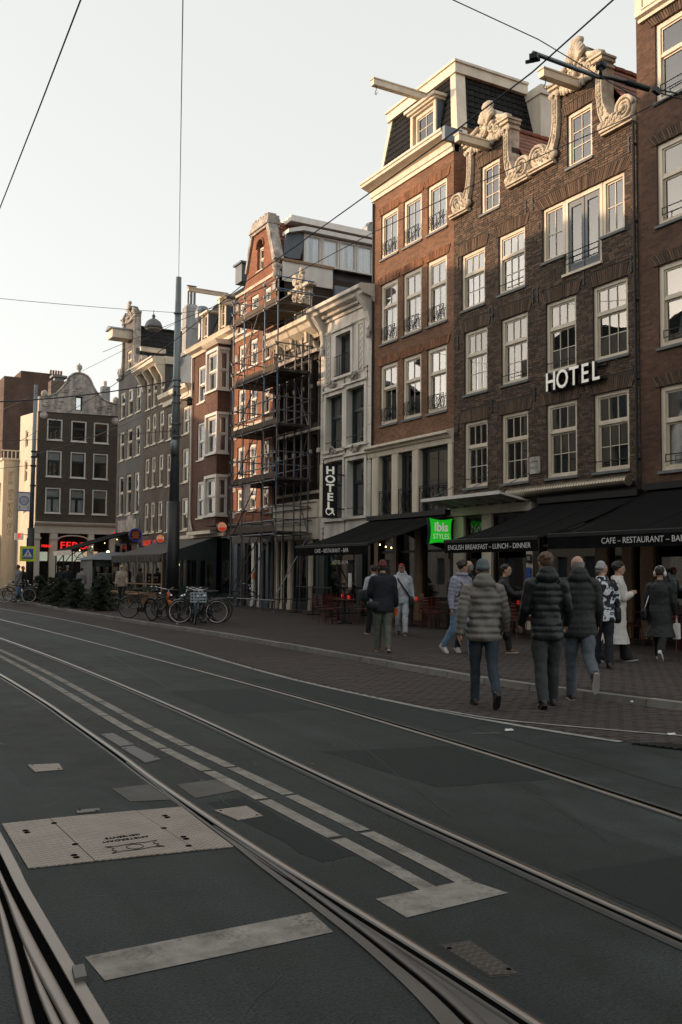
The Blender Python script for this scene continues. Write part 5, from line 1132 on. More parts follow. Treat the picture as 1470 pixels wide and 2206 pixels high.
for z0, z1 in bayz:
    r = MB(); r.box(W-.72, W, 43.2, 44.86, z0-.1, z0-.001); r.box(W-.66, W, 43.25, 44.82, z1-.12, z1+.02)
    r.box(W-.66, W-.56, 43.25, 43.35, z0, z1-.12); r.box(W-.66, W-.56, 44.72, 44.82, z0, z1-.12)
    by = r.build('bay_window', 'white', G)
    window(FX(W-.56), by, 43.36, 44.71, z0+.01, z1-.13, split=.52, nt=1, nb=1, fw=.1, fm='white', sill=None, cur='blind', gap=.0, ins=-.02)
    window(FY(43.29), by, W-.55, W-.02, z0+.01, z1-.13, split=.5, nt=1, nb=1, fw=.08, fm='white', sill=None, ins=-.02)
cornice(FX(W-.62), G, 43.1, 44.95, [(-.6, 12.8), (.08, 12.8), (.2, 12.92), (.26, 13.0), (-.6, 13.06)], 'cream')
cornice(F0, G, 42.3, 48.35, [(0, 13.1), (.1, 13.1), (.14, 13.25), (.4, 13.32), (.46, 13.45), (.5, 13.52), (0, 13.6)], 'cream')
b = MB(); b.hexa([(W-.02, 42.4, 13.55), (W+8, 42.4, 13.55), (W+8, 48.3, 13.55), (W-.02, 48.3, 13.55), (W+.9, 42.9, 16.0), (W+8, 42.9, 16), (W+8, 47.8, 16), (W+.9, 47.8, 16)]); rg = b.build('roof', 'tile_black', G)
for a, e, z1 in ((46.2, 47.1, 15.15), (43.8, 44.7, 15.4)):
    d_ = MB(); d_.box(W-.05, W+.9, a, a+.1, 13.55, z1); d_.box(W-.05, W+.9, e-.1, e, 13.55, z1); d_.box(W-.15, W+.9, a-.1, e+.1, z1, z1+.1); o = d_.build('dormer', 'cream', G)
    b = MB(); b.box(W, W+.9, a-.006, a-.001, 13.6, z1-.05); b.build('dormer_cheek', 'slate', o); window(FX(W), o, a+.1, e-.1, 13.95, z1, split=0, nb=2, hb=1, fw=.07, sill=None, cur='curtainw', gap=0, ins=-.03)
hoist(G, 44.2, 15.55, 1.9, .16, .16); hoist(G, 42.6, 14.7, .9, .2, .22)
b = MB(); b.box(W+.4, W+1.6, 42.9, 43.7, 16, 16.9); b.box(W+.3, W+1.7, 42.8, 43.8, 16.9, 17); b.build('chimney', 'slate', G)
b = MB(); b.tube((W-.1, 48.25, 3.5), (W-.1, 48.25, 13.1), .05, 8); b.tube((W-.1, 48.25, 4.4), (W-.1, 47.9, 3.8), .05, 8); b.build('downpipe', 'cream2', G)
# ---- H and I
H = house('small_brick_house', 'low grey brown brick house with dark mansard roof beside the tram mast', 48.4, 53.0)
hw_ = [(a, e, z0, z1) for z0, z1 in ((9.16, 10.66), (6.5, 8.35), (3.9, 5.67)) for a, e in ((48.85, 49.85), (51.5, 52.45))]
b = MB(); b.wall(F0, rect(48.4, 53, 3.4, 11.5), hw_); b.build('wall', 'wallI', H); shell_box(F0, 48.44, 52.96, .1, 11.5, 9, H, 'wallI'); interior(F0, H, 48.4, 53, 3, 11.5)
for q in hw_: window(F0, H, *q, split=.5, nt=1, nb=1, fw=.1, fm='cream2', sill='cream', cur='curtain', gap=.5)
cornice(F0, H, 48.4, 53, [(0, 11.1), (.1, 11.1), (.12, 11.4), (.4, 11.55), (.45, 11.78), (0, 11.85)], 'cream')
b = MB(); b.hexa([(W, 48.5, 11.85), (W+8, 48.5, 11.85), (W+8, 53, 11.85), (W, 53, 11.85), (W+1, 48.9, 14.2), (W+8, 48.9, 14.2), (W+8, 53, 14.2), (W+1, 53, 14.2)]); b.build('roof', 'slate', H)
b = MB(); b.box(W+.9, W+6, 48.7, 53, 14.2, 14.42); b.build('roof_edge', 'cream', H)
I_ = house('bracket_cornice_house', 'grey brown house with a deep bracketed white cornice', 53.0, 57.0)
iw = [(a, e, z0, z1) for z0, z1 in ((11.45, 13.2), (9.22, 11.03), (6.62, 8.45), (3.95, 5.75)) for a, e in ((53.05, 53.85), (54.45, 55.2), (55.6, 56.4))]
b = MB(); b.wall(F0, rect(53.0, 57, 3.4, 13.9), iw); b.build('wall', 'wallI', I_); shell_box(F0, 53.02, 56.98, .1, 13.9, 9, I_, 'slate'); interior(F0, I_, 53, 57, 3, 13.9)
for q in iw: window(F0, I_, *q, split=.55, nt=1, nb=1, fw=.1, fm='cream2', sill='cream')
cornice(FX(W), I_, 53.0, 57.1, [(0, 13.65), (.5, 13.65), (.6, 13.72), (.75, 13.8), (.78, 13.98), (.85, 14.02), (.85, 14.1), (0, 14.15)], 'cream')
b = MB(); b.box(W, W+6, 52.85, 53, 13.7, 14.14); b.build('cornice_return', 'cream', I_)
for u in (53.02, 54.15, 55.4, 56.7):
    b = MB(); b.prism([(.0, 12.6), (.12, 12.65), (.2, 13.0), (.4, 13.3), (.62, 13.64), (0, 13.64)], lambda q, v, d, u=u: (W-q, u+d, v), 0, .18); b.build('cornice_bracket', 'cream', I_)
b = MB(); b.box(W, W+8, 53, 57, 14.1, 14.2); b.build('roof', 'tile_dark', I_); hoist(I_, 53.6, 14.55, 1.3)
ch = thing('chimney', 'tall pale chimney stack with metal pots behind the tram mast', 'chimney', (20.5, 54.5, 12)); b = MB(); b.box(20, 20.85, 55.1, 55.8, 12, 17.9); b.box(19.95, 20.9, 55.05, 55.85, 16.6, 16.75); b.hexa([(20,55.1,17.9),(20.85,55.1,17.9),(20.85,55.8,17.9),(20,55.8,17.9),(20.15,55.25,18.15),(20.7,55.25,18.15),(20.7,55.65,18.15),(20.15,55.65,18.15)]); b.build('stack', 'duct', ch)
for x in (20.22, 20.43, 20.64):
    b = MB(); b.tube((x, 55.45, 18.1), (x, 55.45, 19.3), .08, 8); b.box(x-.1, x+.1, 55.33, 55.57, 19.3, 19.34); b.build('pot', 'steel', ch)
vn = thing('roof_vent_pipe', 'shiny metal vent pipe on the roof right of the chimney', 'vent', (20, 52.4, 14)); b = MB(); b.tube((20, 52.4, 14), (20, 52.4, 16.2), .22, 10); b.build('pipe', 'steel', vn)
b = MB(); b.lathe([(.25, 0), (.42, .3), (.42, .75), (.3, 1.0), (.1, 1.05)], (20, 52.4, 16.2), 12); b.build('cowl', 'lead', vn)
# ---- J: grey neck-gable house
J = house('neck_gable_house', 'grey painted house with a carved neck gable and black tiled roof', 57, 62.4)
jw = [(a, e, z0, z1) for z0, z1 in ((11.62, 13.37), (8.86, 10.75), (5.28, 7.82)) for a, e in ((57.5, 58.5), (59.15, 60.25), (60.85, 61.9))]
gj = (59.6, 60.6, 14.7, 15.9)
b = MB(); b.wall(F0, [(57, 3.4), (62.4, 3.4), (62.4, 14.3), (61.4, 14.35), (61.35, 18.0), (60.6, 18.7), (59.5, 18.7), (58.75, 18.0), (58.7, 14.35), (57, 14.3)], jw+[gj]); b.build('wall', 'wallJ', J)
shell_box(F0, 57.02, 62.38, .1, 14.2, 10, J, 'wallI'); interior(F0, J, 57, 62.4, 3, 14)
for q in jw: window(F0, J, *q, split=.58, nt=1, nb=1, fw=.1, fm='cream2', sill='cream')
window(F0, J, *gj, split=.5, nt=1, nb=1, fw=.09, fm='cream2', sill='cream')
neck_gable(J, 60.05, 1.33, 57.1, 62.35, 14.4, 17.9, F0, 'stonew')
gable_roof(J, 60.05, 2.6, 17.5, 14.1, W+.3, W+10, 'tile_black', 10, 20)
b = MB(); b.fb(F0, 59.55, 60.65, 16.55, 17.1, -.2, 1.3); b.build('hoist_box', 'cream', J); b = MB(); b.prism([(59.45, 17.1), (60.75, 17.1), (60.1, 17.35)], F0, -.2, 1.45); b.build('hoist_roof', 'lead', J)
b = MB(); b.fb(F0, 57.3, 61.2, 4.15, 4.9, .001, .2); b.build('shop_fascia', 'stonew', J); b = MB(); b.fb(F0, 58.2, 59.5, 4.9, 5.15, .001, .14); b.build('stone_tablet', 'stonew', J)
for q, y0, y1 in ((G, 42.3, 48.4), (H, 48.4, 53), (I_, 53, 57), (J, 57, 62.4)): shopfront(q, y0, y1, 3.4, [(y0+.02, y0+.25, 'green'), (y1-.25, y1-.02, 'green'), ((y0+y1)/2-.1, (y0+y1)/2+.1, 'green')], 'green')
# ---- K: corner snack bar with bell gable
FK = FY(70.0)
K = thing('corner_building', 'dark brick corner building with pale bell gable and snack bar below', 'building', (17.3, 70, .1))
kw = [(a, e, z0, z1) for z0, z1 in ((11.08, 12.6), (8.42, 10.3), (5.8, 7.62)) for a, e in ((15.05, 16.14), (16.77, 17.88), (18.42, 19.52))]
b = MB(); b.wall(FK, [(14.42, 5.15), (20.25, 5.15), (20.25, 13.3), (14.42, 13.1)], kw); b.build('wall', 'wallK', K)
for i, q in enumerate(kw): window(FK, K, *q, split=.62, nt=1, nb=2 if i > 2 else 1, fw=.09, fm='white', sill='white', sash='green', ins=-.03, gm='clearglass', blind=.36 if i > 2 else 0, cur='curtain' if i in (6, 7) else None, gap=.2)
b = MB(); b.fb(FK, 14.5, 20.2, 1, 13, -2.1, -2); b.build('interior_wall', 'interior', K)
gk = [(14.42, 13.05)]+[(20.3, 13.2), (20.35, 14.1), (19.6, 14.15), (18.95, 14.4), (18.5, 14.9), (18.2, 15.4)]+[(17.27+.92*cos(t*pi/10), 15.3+.85*sin(t*pi/10)) for t in range(1, 10)]+[(16.35, 15.4), (16.0, 14.9), (15.6, 14.45), (15, 14.2), (14.42, 14.15)]
b = MB(); b.wall(FK, gk, [(17.0, 17.52, 13.35, 14.4)], .06, -.4); b.build('bell_gable', 'stonew', K)
b = MB(); b.path([FK(x, z, .08) for x, z in gk[2:-1]], .07, 6)
rr = random.Random(4)
for i in range(40):
    x = rr.uniform(14.7, 20); z = rr.uniform(13.4, 14.0) if abs(x-17.27) > 1.2 else rr.uniform(14.5, 15.9)
    b.ell(FK(x, z, .07), (rr.uniform(.08, .22), .05, rr.uniform(.04, .1)), 6, 4)
b.lathe([(.1, 0), (.06, .15), (.14, .3), (.2, .36), (.22, .6), (.1, .66), (.03, .8)], (17.27, 70.1, 16.1), 8); b.build('gable_ornament', 'stonew', K)
window(FK, K, 17.0, 17.52, 13.35, 14.4, split=0, nb=1, fw=.05, fm='green', sill=None)
for x in (14.8, 20.0): b = MB(); b.ell(FK(x, 14.35, 0), (.25, .2, .3), 8, 6); b.ell(FK(x, 12.8, 0), (.3, .15, .3), 8, 6); b.build('gable_scroll', 'stonew', K, smooth=True)
sw = [(a, a+1.0, z0, z1) for z0, z1 in ((10.9, 12.2), (8.3, 9.9), (5.9, 7.4)) for a in (71, 73.4)]
FKs = FX(14.42); b = MB(); b.wall(FKs, [(70.301, .1), (76.5, .1), (76.5, 13.6), (70.301, 13.1)], sw); b.build('side_wall', 'creamwall', K)
for q in sw: window(FKs, K, *q, split=.55, nt=1, nb=1, fw=.08, fm='cream', sill=None)
b = MB(); b.box(14.5, 20.2, 70.3, 77, 13.0, 13.3); b.box(20.05, 20.25, 70.3, 77, .1, 13); b.build('roof', 'tile_dark', K)
cornice(FK, K, 14.3, 20.4, [(-.3, 4.35), (.1, 4.35), (.12, 4.85), (.2, 4.9), (.3, 5.0), (.34, 5.12), (-.3, 5.2)], 'palewall', 'entablature')
for x0, x1 in ((14.3, 14.75), (15.46, 15.98), (18.2, 18.6), (19.8, 20.25)):
    b = MB(); b.fb(FK, x0, x1, .1, 4.34, -.3, .08); b.fb(FK, x0-.06, x1+.06, 3.9, 4.05, .081, .14); b.build('pillar', 'palewall', K)
b = MB(); b.path([FK(17.1+1.1*cos(t*pi/12), 3.85+.35*sin(t*pi/12), .02) for t in range(13)], .05, 6); b.build('arch_band', 'palewall', K)
b = MB(); b.fb(FK, 14.7, 19.9, .1, 4.3, -2.5, -2.4); b.build('snack_bar_back', 'interior', K)
b = MB(); b.fb(FK, 16.1, 18.1, 2.35, 3.05, -.5, -.4); b.fb(FK, 14.8, 15.4, 2.35, 3.0, -.5, -.4); b.build('menu_panel', 'palelit', K)
b = MB(); b.fb(FK, 16.9, 17.5, 1.6, 2.2, -2.38, -2.3); b.fb(FK, 18.2, 19.2, 2.4, 3.1, -1.2, -1.1); b.build('lit_counter', 'warmglow', K)
def neon(label, x, z, s, body='FEBO', Y=69.75):
    r = thing('neon_sign', label, 'sign', (x, Y, z)); text('lettering', body, s, (x, Y, z), RY, 'neonred', r, ext=.03, off=.008, sx=1.12, space=1.06)
    b = MB(); b.box(x-.04, x+.04, Y+.1, Y+.3, z-.05, z+.05); b.build('bracket', 'iron', r); return r
neon('large glowing red FEBO sign under the arch', 17.1, 3.45, .72)
neon('small red FEBO sign in the window left of the pillar', 15.15, 3.4, .24)
neon('red letter F sign beside the black awning', 19.95, 4.35, .4, 'F', 69.4)
r = thing('box_sign', 'pale square sign with red letter F on the left corner', 'sign', (13.6, 71.5, 4.1)); b = MB(); b.box(13.3, 13.9, 71.4, 71.5, 3.85, 4.35); b.build('sign_box', 'paper', r); text('lettering', 'F', .42, (13.6, 71.39, 4.1), RY, 'neonred', r, ext=.004, off=.02); b = MB(); b.box(13.9, 14.4, 71.43, 71.47, 4.2, 4.25); b.build('bracket', 'iron', r)
# ---- buildings further left
Mh = thing('cream_bay_house', 'cream house with small paned windows at the far left', 'building', (16, 77, .1))
b = MB(); FM = FY(77.0); mw = [(13.65, 14.15, 8.2, 9.3), (13.65, 14.15, 5.6, 6.9), (13.65, 14.15, 6.95, 7.9), (13.65, 14.15, 4.2, 5.3)]
b.wall(FM, [(13.35, .1), (16, .1), (16, 10.2), (13.35, 10.2)], mw); b.build('wall', 'creamwall', Mh); FMx = FX(13.35); b = MB(); b.wall(FMx, [(77.301, .1), (95, .1), (95, 10.2), (77.301, 10.2)], [(78+2.5*i, 79.2+2.5*i, z, z+1.5) for i in range(6) for z in (4.2, 7)]); b.build('side_wall', 'creamwall', Mh)
for q in mw: window(FM, Mh, *q, split=0, nb=3, hb=2, fw=.05, fm='cream', sill=None)
b = MB(); b.box(13.2, 16, 76.9, 95, 10.2, 10.35); b.box(13.6, 16, 77.3, 95, 9.9, 10.2)
for i in range(8): b.box(13.3+.3*i, 13.36+.3*i, 76.95, 77.0, 10.35, 10.9)
b.box(13.2, 16, 76.93, 77.02, 10.9, 10.98); b.build('roof', 'cream2', Mh); b = MB(); b.box(13.7, 15.8, 77.4, 94, .2, 9.8); b.build('interior_wall', 'interior', Mh)
b = MB(); b.box(11.9, 13.3, 77.6, 79.5, .1, 4.4); dk = thing('dark_kiosk_house', 'dark low building with white framed window at the far left edge', 'building', (12.6, 78, .1)); b.build('wall', 'wallL', dk); window(FY(77.6), dk, 12.1, 12.7, 2.7, 3.9, split=.5, fw=.08, fm='white', sill=None, ins=.1)
L_ = thing('far_brick_block', 'big windowless red brown brick block rising behind the corner building', 'building', (23, 112, 0)); b = MB(); b.box(19.2, 21.0, 112, 124, 0, 23.6); b.box(21.0, 25.6, 112, 124, 0, 24.4); b.build('wall', 'wallL', L_)
b = MB()
for i in range(5): b.box(24.3+.3*i, 24.48+.3*i, 112.2, 112.5, 24.4, 24.9)
b.build('chimney_pot', 'archC', L_)
bb = thing('brick_chimney_block', 'grey brick chimney block with a metal cap left of the bell gable', 'chimney', (16.3, 73, 13)); b = MB(); b.box(15.9, 17.2, 73, 74, 13, 16.0); b.build('stack', 'wallI', bb); b = MB(); b.box(16.2, 16.9, 73.2, 73.8, 16.0, 16.3); b.box(16.0, 17.1, 73.0, 74.0, 16.3, 16.45); b.build('cap', 'steel', bb)
b2 = thing('slim_chimney', 'slim pale chimney right of the bell gable', 'chimney', (19.6, 71.5, 13)); b = MB(); b.box(19.3, 19.9, 71.2, 71.8, 13, 15.6); b.box(19.2, 20.0, 71.1, 71.9, 14.0, 14.1); b.build('stack', 'duct', b2); b = MB(); b.tube((19.6, 71.5, 15.6), (19.6, 71.5, 16.05), .12, 8); b.build('pot', 'stone', b2)
# ---- unseen row across the street: heights and pale walls shaped for shade and reflections
opp = [(-40, -22, 17.0, -14), (-22, -8, 16.3, -14), (-8, 6, 17.4, -14), (6, 35, 17.3, -14), (23, 30, 17.6, -3), (30, 37.2, 14.2, -3), (37.2, 46.5, 15.1, -3), (46.5, 52, 12.4, -3), (52, 61, 8.4, -3), (61, 69.5, 13.5, -3), (69.5, 77.5, 17.6, -3), (86.5, 104, 4.5, -3), (104, 130, 9, -8)]
for k, (a, e, h, xo) in enumerate(opp):
    r = thing('row_house', ('pale rendered', 'grey brick', 'pale stucco')[k%3]+' building across the street, outside the picture, number '+('one two three four five six seven eight nine ten eleven twelve thirteen'.split()[k])+' from behind the camera', 'building', (xo, (a+e)/2, 0))
    b = MB(); Fo = lambda u, v, d=0, xo=xo: (xo+d, u, v); ws = []
    nw = max(2, int((e-a)/2.2)); nf = int((h-1)/3.1)
    for i in range(nw):
        for j in range(nf):
            u = a+(e-a)*(i+.5)/nw; ws.append((u-.5, u+.5, .9+3.1*j, 2.7+3.1*j))
    b.wall(Fo, rect(a, e, 0, h), ws); b.box(xo-9, xo-.3, a, e, h-.3, h); b.box(xo-9, xo-.3, a, a+.2, 0, h); b.box(xo-9, xo-.3, e-.2, e, 0, h); b.build('wall', ('palewall', 'wallJ', 'stucco')[k%3], r)
    for q in ws: pn = MB(); pn.fb(Fo, *q, -.15, -.12); pn.build('window', 'glass', r) if False else None
    pn = MB()
    for q in ws: pn.fb(Fo, q[0], q[1], q[2], q[3], -.2, -.15)
    pn.build('window', 'lead', r, kind='stuff')
    if h > 10:
        g = MB(); g.prism([(a, h), (e, h), ((a+e)/2+1.2, h+1.2), ((a+e)/2-1.2, h+1.2)], Fo, -8, -.2); g.build('roof', 'tile_dark', r)
# ------------------------------------------------------------------ scaffolding
SCF = thing('scaffolding', 'tall steel tube scaffolding with plank platforms in front of the gabled brick house', 'scaffolding', (17, 36.5, .1))
PY = (34.25, 35.5, 37.6, 38.78); XF, XB = 16.3, 17.72
for y in PY:
    for x, top in ((XF, 13.7), (XB, 13.2)):
        for z0, z1, m in ((.16, 5.0, 'steel'), (5.0, 6.2, 'bluesteel'), (6.2, 9.0, 'steel'), (9.0, 9.7, 'bluesteel'), (9.7, 11.6, 'steel'), (11.6, 12.4, 'bluesteel'), (12.4, top, 'steel')):
            b = MB(); b.tube((x, y, z0), (x, y, z1), .032, 7); b.build('standard_pole', m if (y > 34.5 or x == XF) else 'steel', SCF)
        b = MB(); b.box(x-.12, x+.12, y-.12, y+.12, .101, .12); b.tube((x, y, .12), (x, y, .2), .02, 6); b.build('base_plate', 'steel', SCF)
for y in (34.9, 36.5):
    b = MB(); b.tube((XB, y, .16), (XB, y, 13.0), .03, 7); b.build('standard_pole', 'steel', SCF)
LV = (.55, 3.18, 3.72, 4.25, 5.34, 5.9, 6.43, 7.5, 8.08, 8.63, 9.7, 10.3, 10.8, 12.45, 13.0, 13.5)
for z in LV:
    b = MB(); b.tube((XF-.04, PY[0]-.12, z), (XF-.04, PY[-1]+.12, z+random.uniform(-.02, .02)), .026, 6); b.build('ledger', 'steel', SCF)
    for y in (PY[0], PY[-1]) if z not in (3.18, 5.34, 7.5, 9.7, 12.45) else PY:
        b = MB(); b.tube((XF-.15, y-.04, z+.05), (XB+.18, y-.04, z+.05), .026, 6); b.build('transom', 'steel' if z < 12.6 else 'bluesteel', SCF)
b = MB(); b.tube((XF, PY[0]+.05, 13.0), (XB+4.2, PY[0]+.05, 13.05), .026, 6); b.build('transom', 'steel', SCF); b = MB(); b.tube((XF, PY[0]+.05, 12.2), (XB+4.0, PY[0]+.05, 12.2), .026, 6); b.build('transom', 'steel', SCF)
for pz in (3.2, 5.36, 7.52, 9.72, 12.47):
    for k in range(6):
        b = MB(); x = XF+.03+.235*k; b.box(x, x+.22, PY[0]-.1+random.uniform(-.06, .06), PY[-1]+.1, pz+.06, pz+.1); b.build('plank', 'plank', SCF)
    for i in range(3):
        b = MB(); b.box(XF-.01, XF+.02, PY[i]+.03, PY[i+1]-.03, pz+.1, pz+.30); b.build('toe_board', 'plank', SCF)
for z in LV[1:]:
    b = MB(); b.tube((XB+.04, PY[0]-.12, z), (XB+.04, PY[-1]+.12, z), .026, 6); b.build('ledger', 'steel', SCF)
for z0, z1, ya, yb in ((9.75, 12.4, 35.9, 34.3), (7.55, 9.7, 34.4, 35.6), (5.4, 7.5, 35.6, 34.3), (3.25, 5.3, 34.4, 35.6), (9.75, 12.4, 38.7, 37.5), (5.4, 7.5, 37.5, 38.7)):
    b = MB(); b.tube((XB+.08, ya, z0), (XB+.08, yb, z1), .025, 6); b.build('diagonal_brace', 'steel', SCF)
for z0, z1, ya, yb in ((9.75, 12.4, 38.3, 36.0), (7.55, 9.7, 38.3, 35.9), (5.4, 7.5, 38.4, 36.0), (3.25, 5.3, 38.4, 36.0), (.8, 3.15, 38.6, 35.6), (.8, 3.15, 37.4, 34.4), (.3, 3.15, 38.3, 36.5)):
    b = MB(); b.tube((XF-.08, ya, z0), (XF-.08, yb, z1), .025, 6); b.build('diagonal_brace', 'steel', SCF)
b = MB(); b.tube((XF, PY[0]-.06, .7), (XB, PY[0]-.06, 3.15), .025, 6); b.build('diagonal_brace', 'steel', SCF)
for z0, z1 in ((3.3, 5.6), (5.46, 7.8), (7.6, 10), (9.8, 12.7)):
    b = MB(); a, e = Vector((16.9, 38.4, z0)), Vector((16.9, 37.7, z1))
    for o in (-.17, .17): b.tube(a+Vector((o, 0, 0)), e+Vector((o, 0, 0)), .02, 5)
    for i in range(1, 8): q = a+(e-a)*i/8; b.tube(q+Vector((-.17, 0, 0)), q+Vector((.17, 0, 0)), .014, 5)
    b.build('ladder', 'steel', SCF)
for y in PY:
    for z in LV[1:]:
        b = MB(); b.ob((XF-.03, y, z), (.05, .045, .05), Matrix.Identity(3)); b.build('coupler', 'steel', SCF)
sh = thing('banner_sheet', 'pale pink printed sheet tied to the scaffolding', 'sheet', (16.4, 37.3, 4.8)); b = MB(); b.box(16.36, 16.37, 36.9, 37.75, 4.25, 5.33); sm = b.build('sheet', 'sheet', sh)
for i in range(4):
    b = MB(); b.box(16.352, 16.359, 37.0+.2*i, 37.01+.2*i, 4.3, 5.25); b.box(16.352, 16.359, 36.95, 37.7, 4.45+.2*i, 4.46+.2*i); b.build('printed_line', 'red', sm)
# ------------------------------------------------------------------ masts, poles, wires
ms = thing('tram_mast', 'tall grey steel tram mast with dark sleeve behind the parked bicycles', 'mast', (12.7, 36, .1))
b = MB(); b.tube((12.7, 36, 4.35), (12.72, 36, 13.4), .19, 16, .11); b.build('shaft', 'mast', ms, smooth=True)
b = MB(); b.tube((12.7, 36, .1), (12.7, 36, 4.4), .25, 18, .235); b.build('sleeve', 'mastdark', ms, smooth=True)
b = MB()
for z, r in ((8.95, .165), (9.2, .16), (8.3, .17), (7.45, .18), (6.95, .185), (11.9, .14), (8.6, .17)): b.lathe([(r, 0), (r+.025, .01), (r+.025, .06), (r, .07)], (12.71, 36, z), 14)
b.build('clamp_band', 'steel', ms)
b = MB(); b.lathe([(.05, 0), (.16, .05), (.17, .5), (.1, .62)], (12.6, 35.8, 6.2), 10); b.build('winch_box', 'mast', ms, smooth=True)
b = MB(); b.tube((12.75, 35.95, 8.5), (13.15, 35.8, 8.42), .02, 5); b.path([(12.75, 35.95, 9.2), (13.1, 35.8, 9.1), (13.15, 35.8, 8.7), (12.9, 35.9, 8.5)], .014, 5); b.build('cable_loop', 'iron', ms)
b = MB(); b.lathe([(.1, 0), (.12, .04), (.1, .2), (.13, .22), (.06, .32)], (13.2, 35.78, 8.25), 8); b.build('floodlight', 'iron', ms)
b = MB()
for z in (8.7, 7.2, 6.9): b.ob((12.58, 35.83, z), (.04, .04, .05), Matrix.Identity(3))
b.build('junction_box', 'iron', ms)
p2_ = thing('street_pole', 'slim grey pole with dark base in front of the corner snack bar', 'pole', (11.0, 54.5, .1))
b = MB(); b.tube((11, 54.5, 3.9), (11.05, 54.5, 12.0), .13, 12, .10); b.build('shaft', 'mast', p2_, smooth=True); b = MB(); b.tube((11, 54.5, .1), (11, 54.5, 4.0), .2, 12, .19); b.build('sleeve', 'mastdark', p2_, smooth=True)
b = MB()
for z in (6.3, 7.4, 7.9, 8.2): b.lathe([(.13, 0), (.16, .02), (.16, .09), (.13, .1)], (11.03, 54.5, z), 10)
b.ob((11.22, 54.4, 8.1), (.08, .06, .18), Matrix.Identity(3)); b.build('clamp_band', 'iron', p2_)
bn = thing('pole_banner', 'white banner with blue round emblem hung on the slim grey pole', 'banner', (10.5, 54.3, 5.4))
b = MB(); b.box(10.22, 10.85, 54.29, 54.31, 4.95, 5.92); b.build('cloth', 'paper', bn)
b = MB(); b.box(10.2, 11.0, 54.28, 54.32, 5.92, 5.97); b.box(10.2, 11.0, 54.28, 54.32, 4.9, 4.95); b.box(10.215, 10.225, 54.285, 54.288, 4.95, 5.92); b.build('banner_frame', 'blue', bn)
b = MB(); b.path([(10.54+.24*cos(t*pi/10), 54.28, 5.5+.24*sin(t*pi/10)) for t in range(20)], .018, 5, closed=True); b.path([(10.54+.19*cos(t*pi/10), 54.28, 5.5+.19*sin(t*pi/10)) for t in range(20)], .006, 4, closed=True); b.build('emblem', 'blue', bn)
for k, t in enumerate(('THE', 'GRAND', 'MUSEUM')): text('lettering', t, .09, (10.54, 54.282, 5.6-.1*k), RY, 'blue', bn, ext=.001)
for x in (10.32, 10.76):
    b = MB(); b.beam((x, 54.28, 5.0), (x, 54.28, 5.16), .02, .03); b.add([(x-.04, 54.28, 5.12), (x+.04, 54.28, 5.12), (x, 54.28, 5.2)], [(0, 1, 2)]); b.build('arrow_mark', 'blue', bn)
pd = thing('crossing_sign', 'pedestrian crossing sign, blue square with fluorescent yellow border', 'road sign', (9.62, 48.4, .1))
b = MB(); b.tube((9.62, 48.45, .1), (9.62, 48.45, 3.25), .04, 8); b.build('post', 'mastdark', pd)
b = MB(); b.box(9.27, 10.02, 48.39, 48.41, 2.1, 2.84); b.build('border_plate', 'yellow', pd); b = MB(); b.box(9.39, 9.90, 48.382, 48.389, 2.22, 2.72); b.build('blue_plate', 'blue', pd)
b = MB(); b.add([(9.41, 48.378, 2.29), (9.88, 48.378, 2.29), (9.645, 48.378, 2.69)], [(0, 1, 2)]); b.build('white_triangle', 'paper', pd)
b = MB(); fy = 48.374; b.ell((9.645, fy, 2.56), (.022, .003, .025), 7, 5); b.beam((9.645, fy, 2.53), (9.645, fy, 2.44), .004, .05); b.beam((9.645, fy, 2.45), (9.60, fy, 2.36), .004, .02); b.beam((9.645, fy, 2.45), (9.69, fy, 2.36), .004, .02); b.beam((9.645, fy, 2.52), (9.70, fy, 2.46), .004, .015)
for i in range(5): b.beam((9.47+.085*i, fy, 2.295), (9.49+.085*i, fy, 2.35), .004, .035)
b.build('walking_figure', 'black', pd)
def wire(label, pts, r=.012, cat_='wire'):
    b = MB(); b.path(pts, r, 5); return tag(b.build('overhead_wire', 'wire', smooth=True), label, cat_)
def sag(a, e, s, n=12): return [Vector(a)+(Vector(e)-Vector(a))*i/n-Vector((0, 0, s*4*(i/n)*(1-i/n))) for i in range(n+1)]
wire('black contact wire running down the street and passing the brick hotel gables', [(4.2, 1, 5.5), (4.6, 4.5, 5.5), (4.75, 5.5, 5.5), (4.83, 6.7, 5.5), (4.9, 8.6, 5.5), (5.0, 11.4, 5.5), (5.28, 15, 5.5), (5.5, 19.5, 5.5), (5.55, 27, 5.5), (5.5, 45, 5.5), (5.2, 70, 5.5), (4.5, 100, 5.5)], .0065)
wire('thin black wire crossing the brick hotel below its stone ledges', [(6.3, 3, 5.6), (6.0, 5.8, 5.55), (5.66, 7.5, 5.5), (5.5, 9.1, 5.5), (5.4, 11.2, 5.5), (5.15, 13, 5.55), (4.6, 17, 5.6)], .0045)
wire('thick contact wire slanting across the upper left corner of the sky', [(1.3, 2, 5.5), (1.5, 6.3, 5.5), (1.58, 7.9, 5.5), (1.7, 10.5, 5.5), (1.85, 16, 5.5), (1.9, 30, 5.5), (1.8, 60, 5.5)], .006)
wire('long wire rising straight up from the top of the tram mast', [(12.72, 36, 13.35), (4.93, 14, 10.7), (1.4, 4, 9.55), (-1, -3, 8.7)], .010)
wire('thin span wire holding the arm at the upper right', [(3.0, 5.13, 5.62), (4.49, 5.13, 5.5), (5.25, 5.2, 5.42), (5.6, 5.22, 5.38)], .004)
wire('thick span cable reaching left from the tram mast', sag((12.55, 36, 9.2), (-6, 36, 7.9), 1.1, 16), .024)
wire('thin span wire from the mast carrying the street lamp', sag((12.6, 36, 11.95), (-10, 36, 11.5), .35, 16), .010)
wire('thin wire from the mast up to the hoist of the bay window house', sag((12.75, 36, 11.95), (18, 37.5, 14.0), .1), .010)
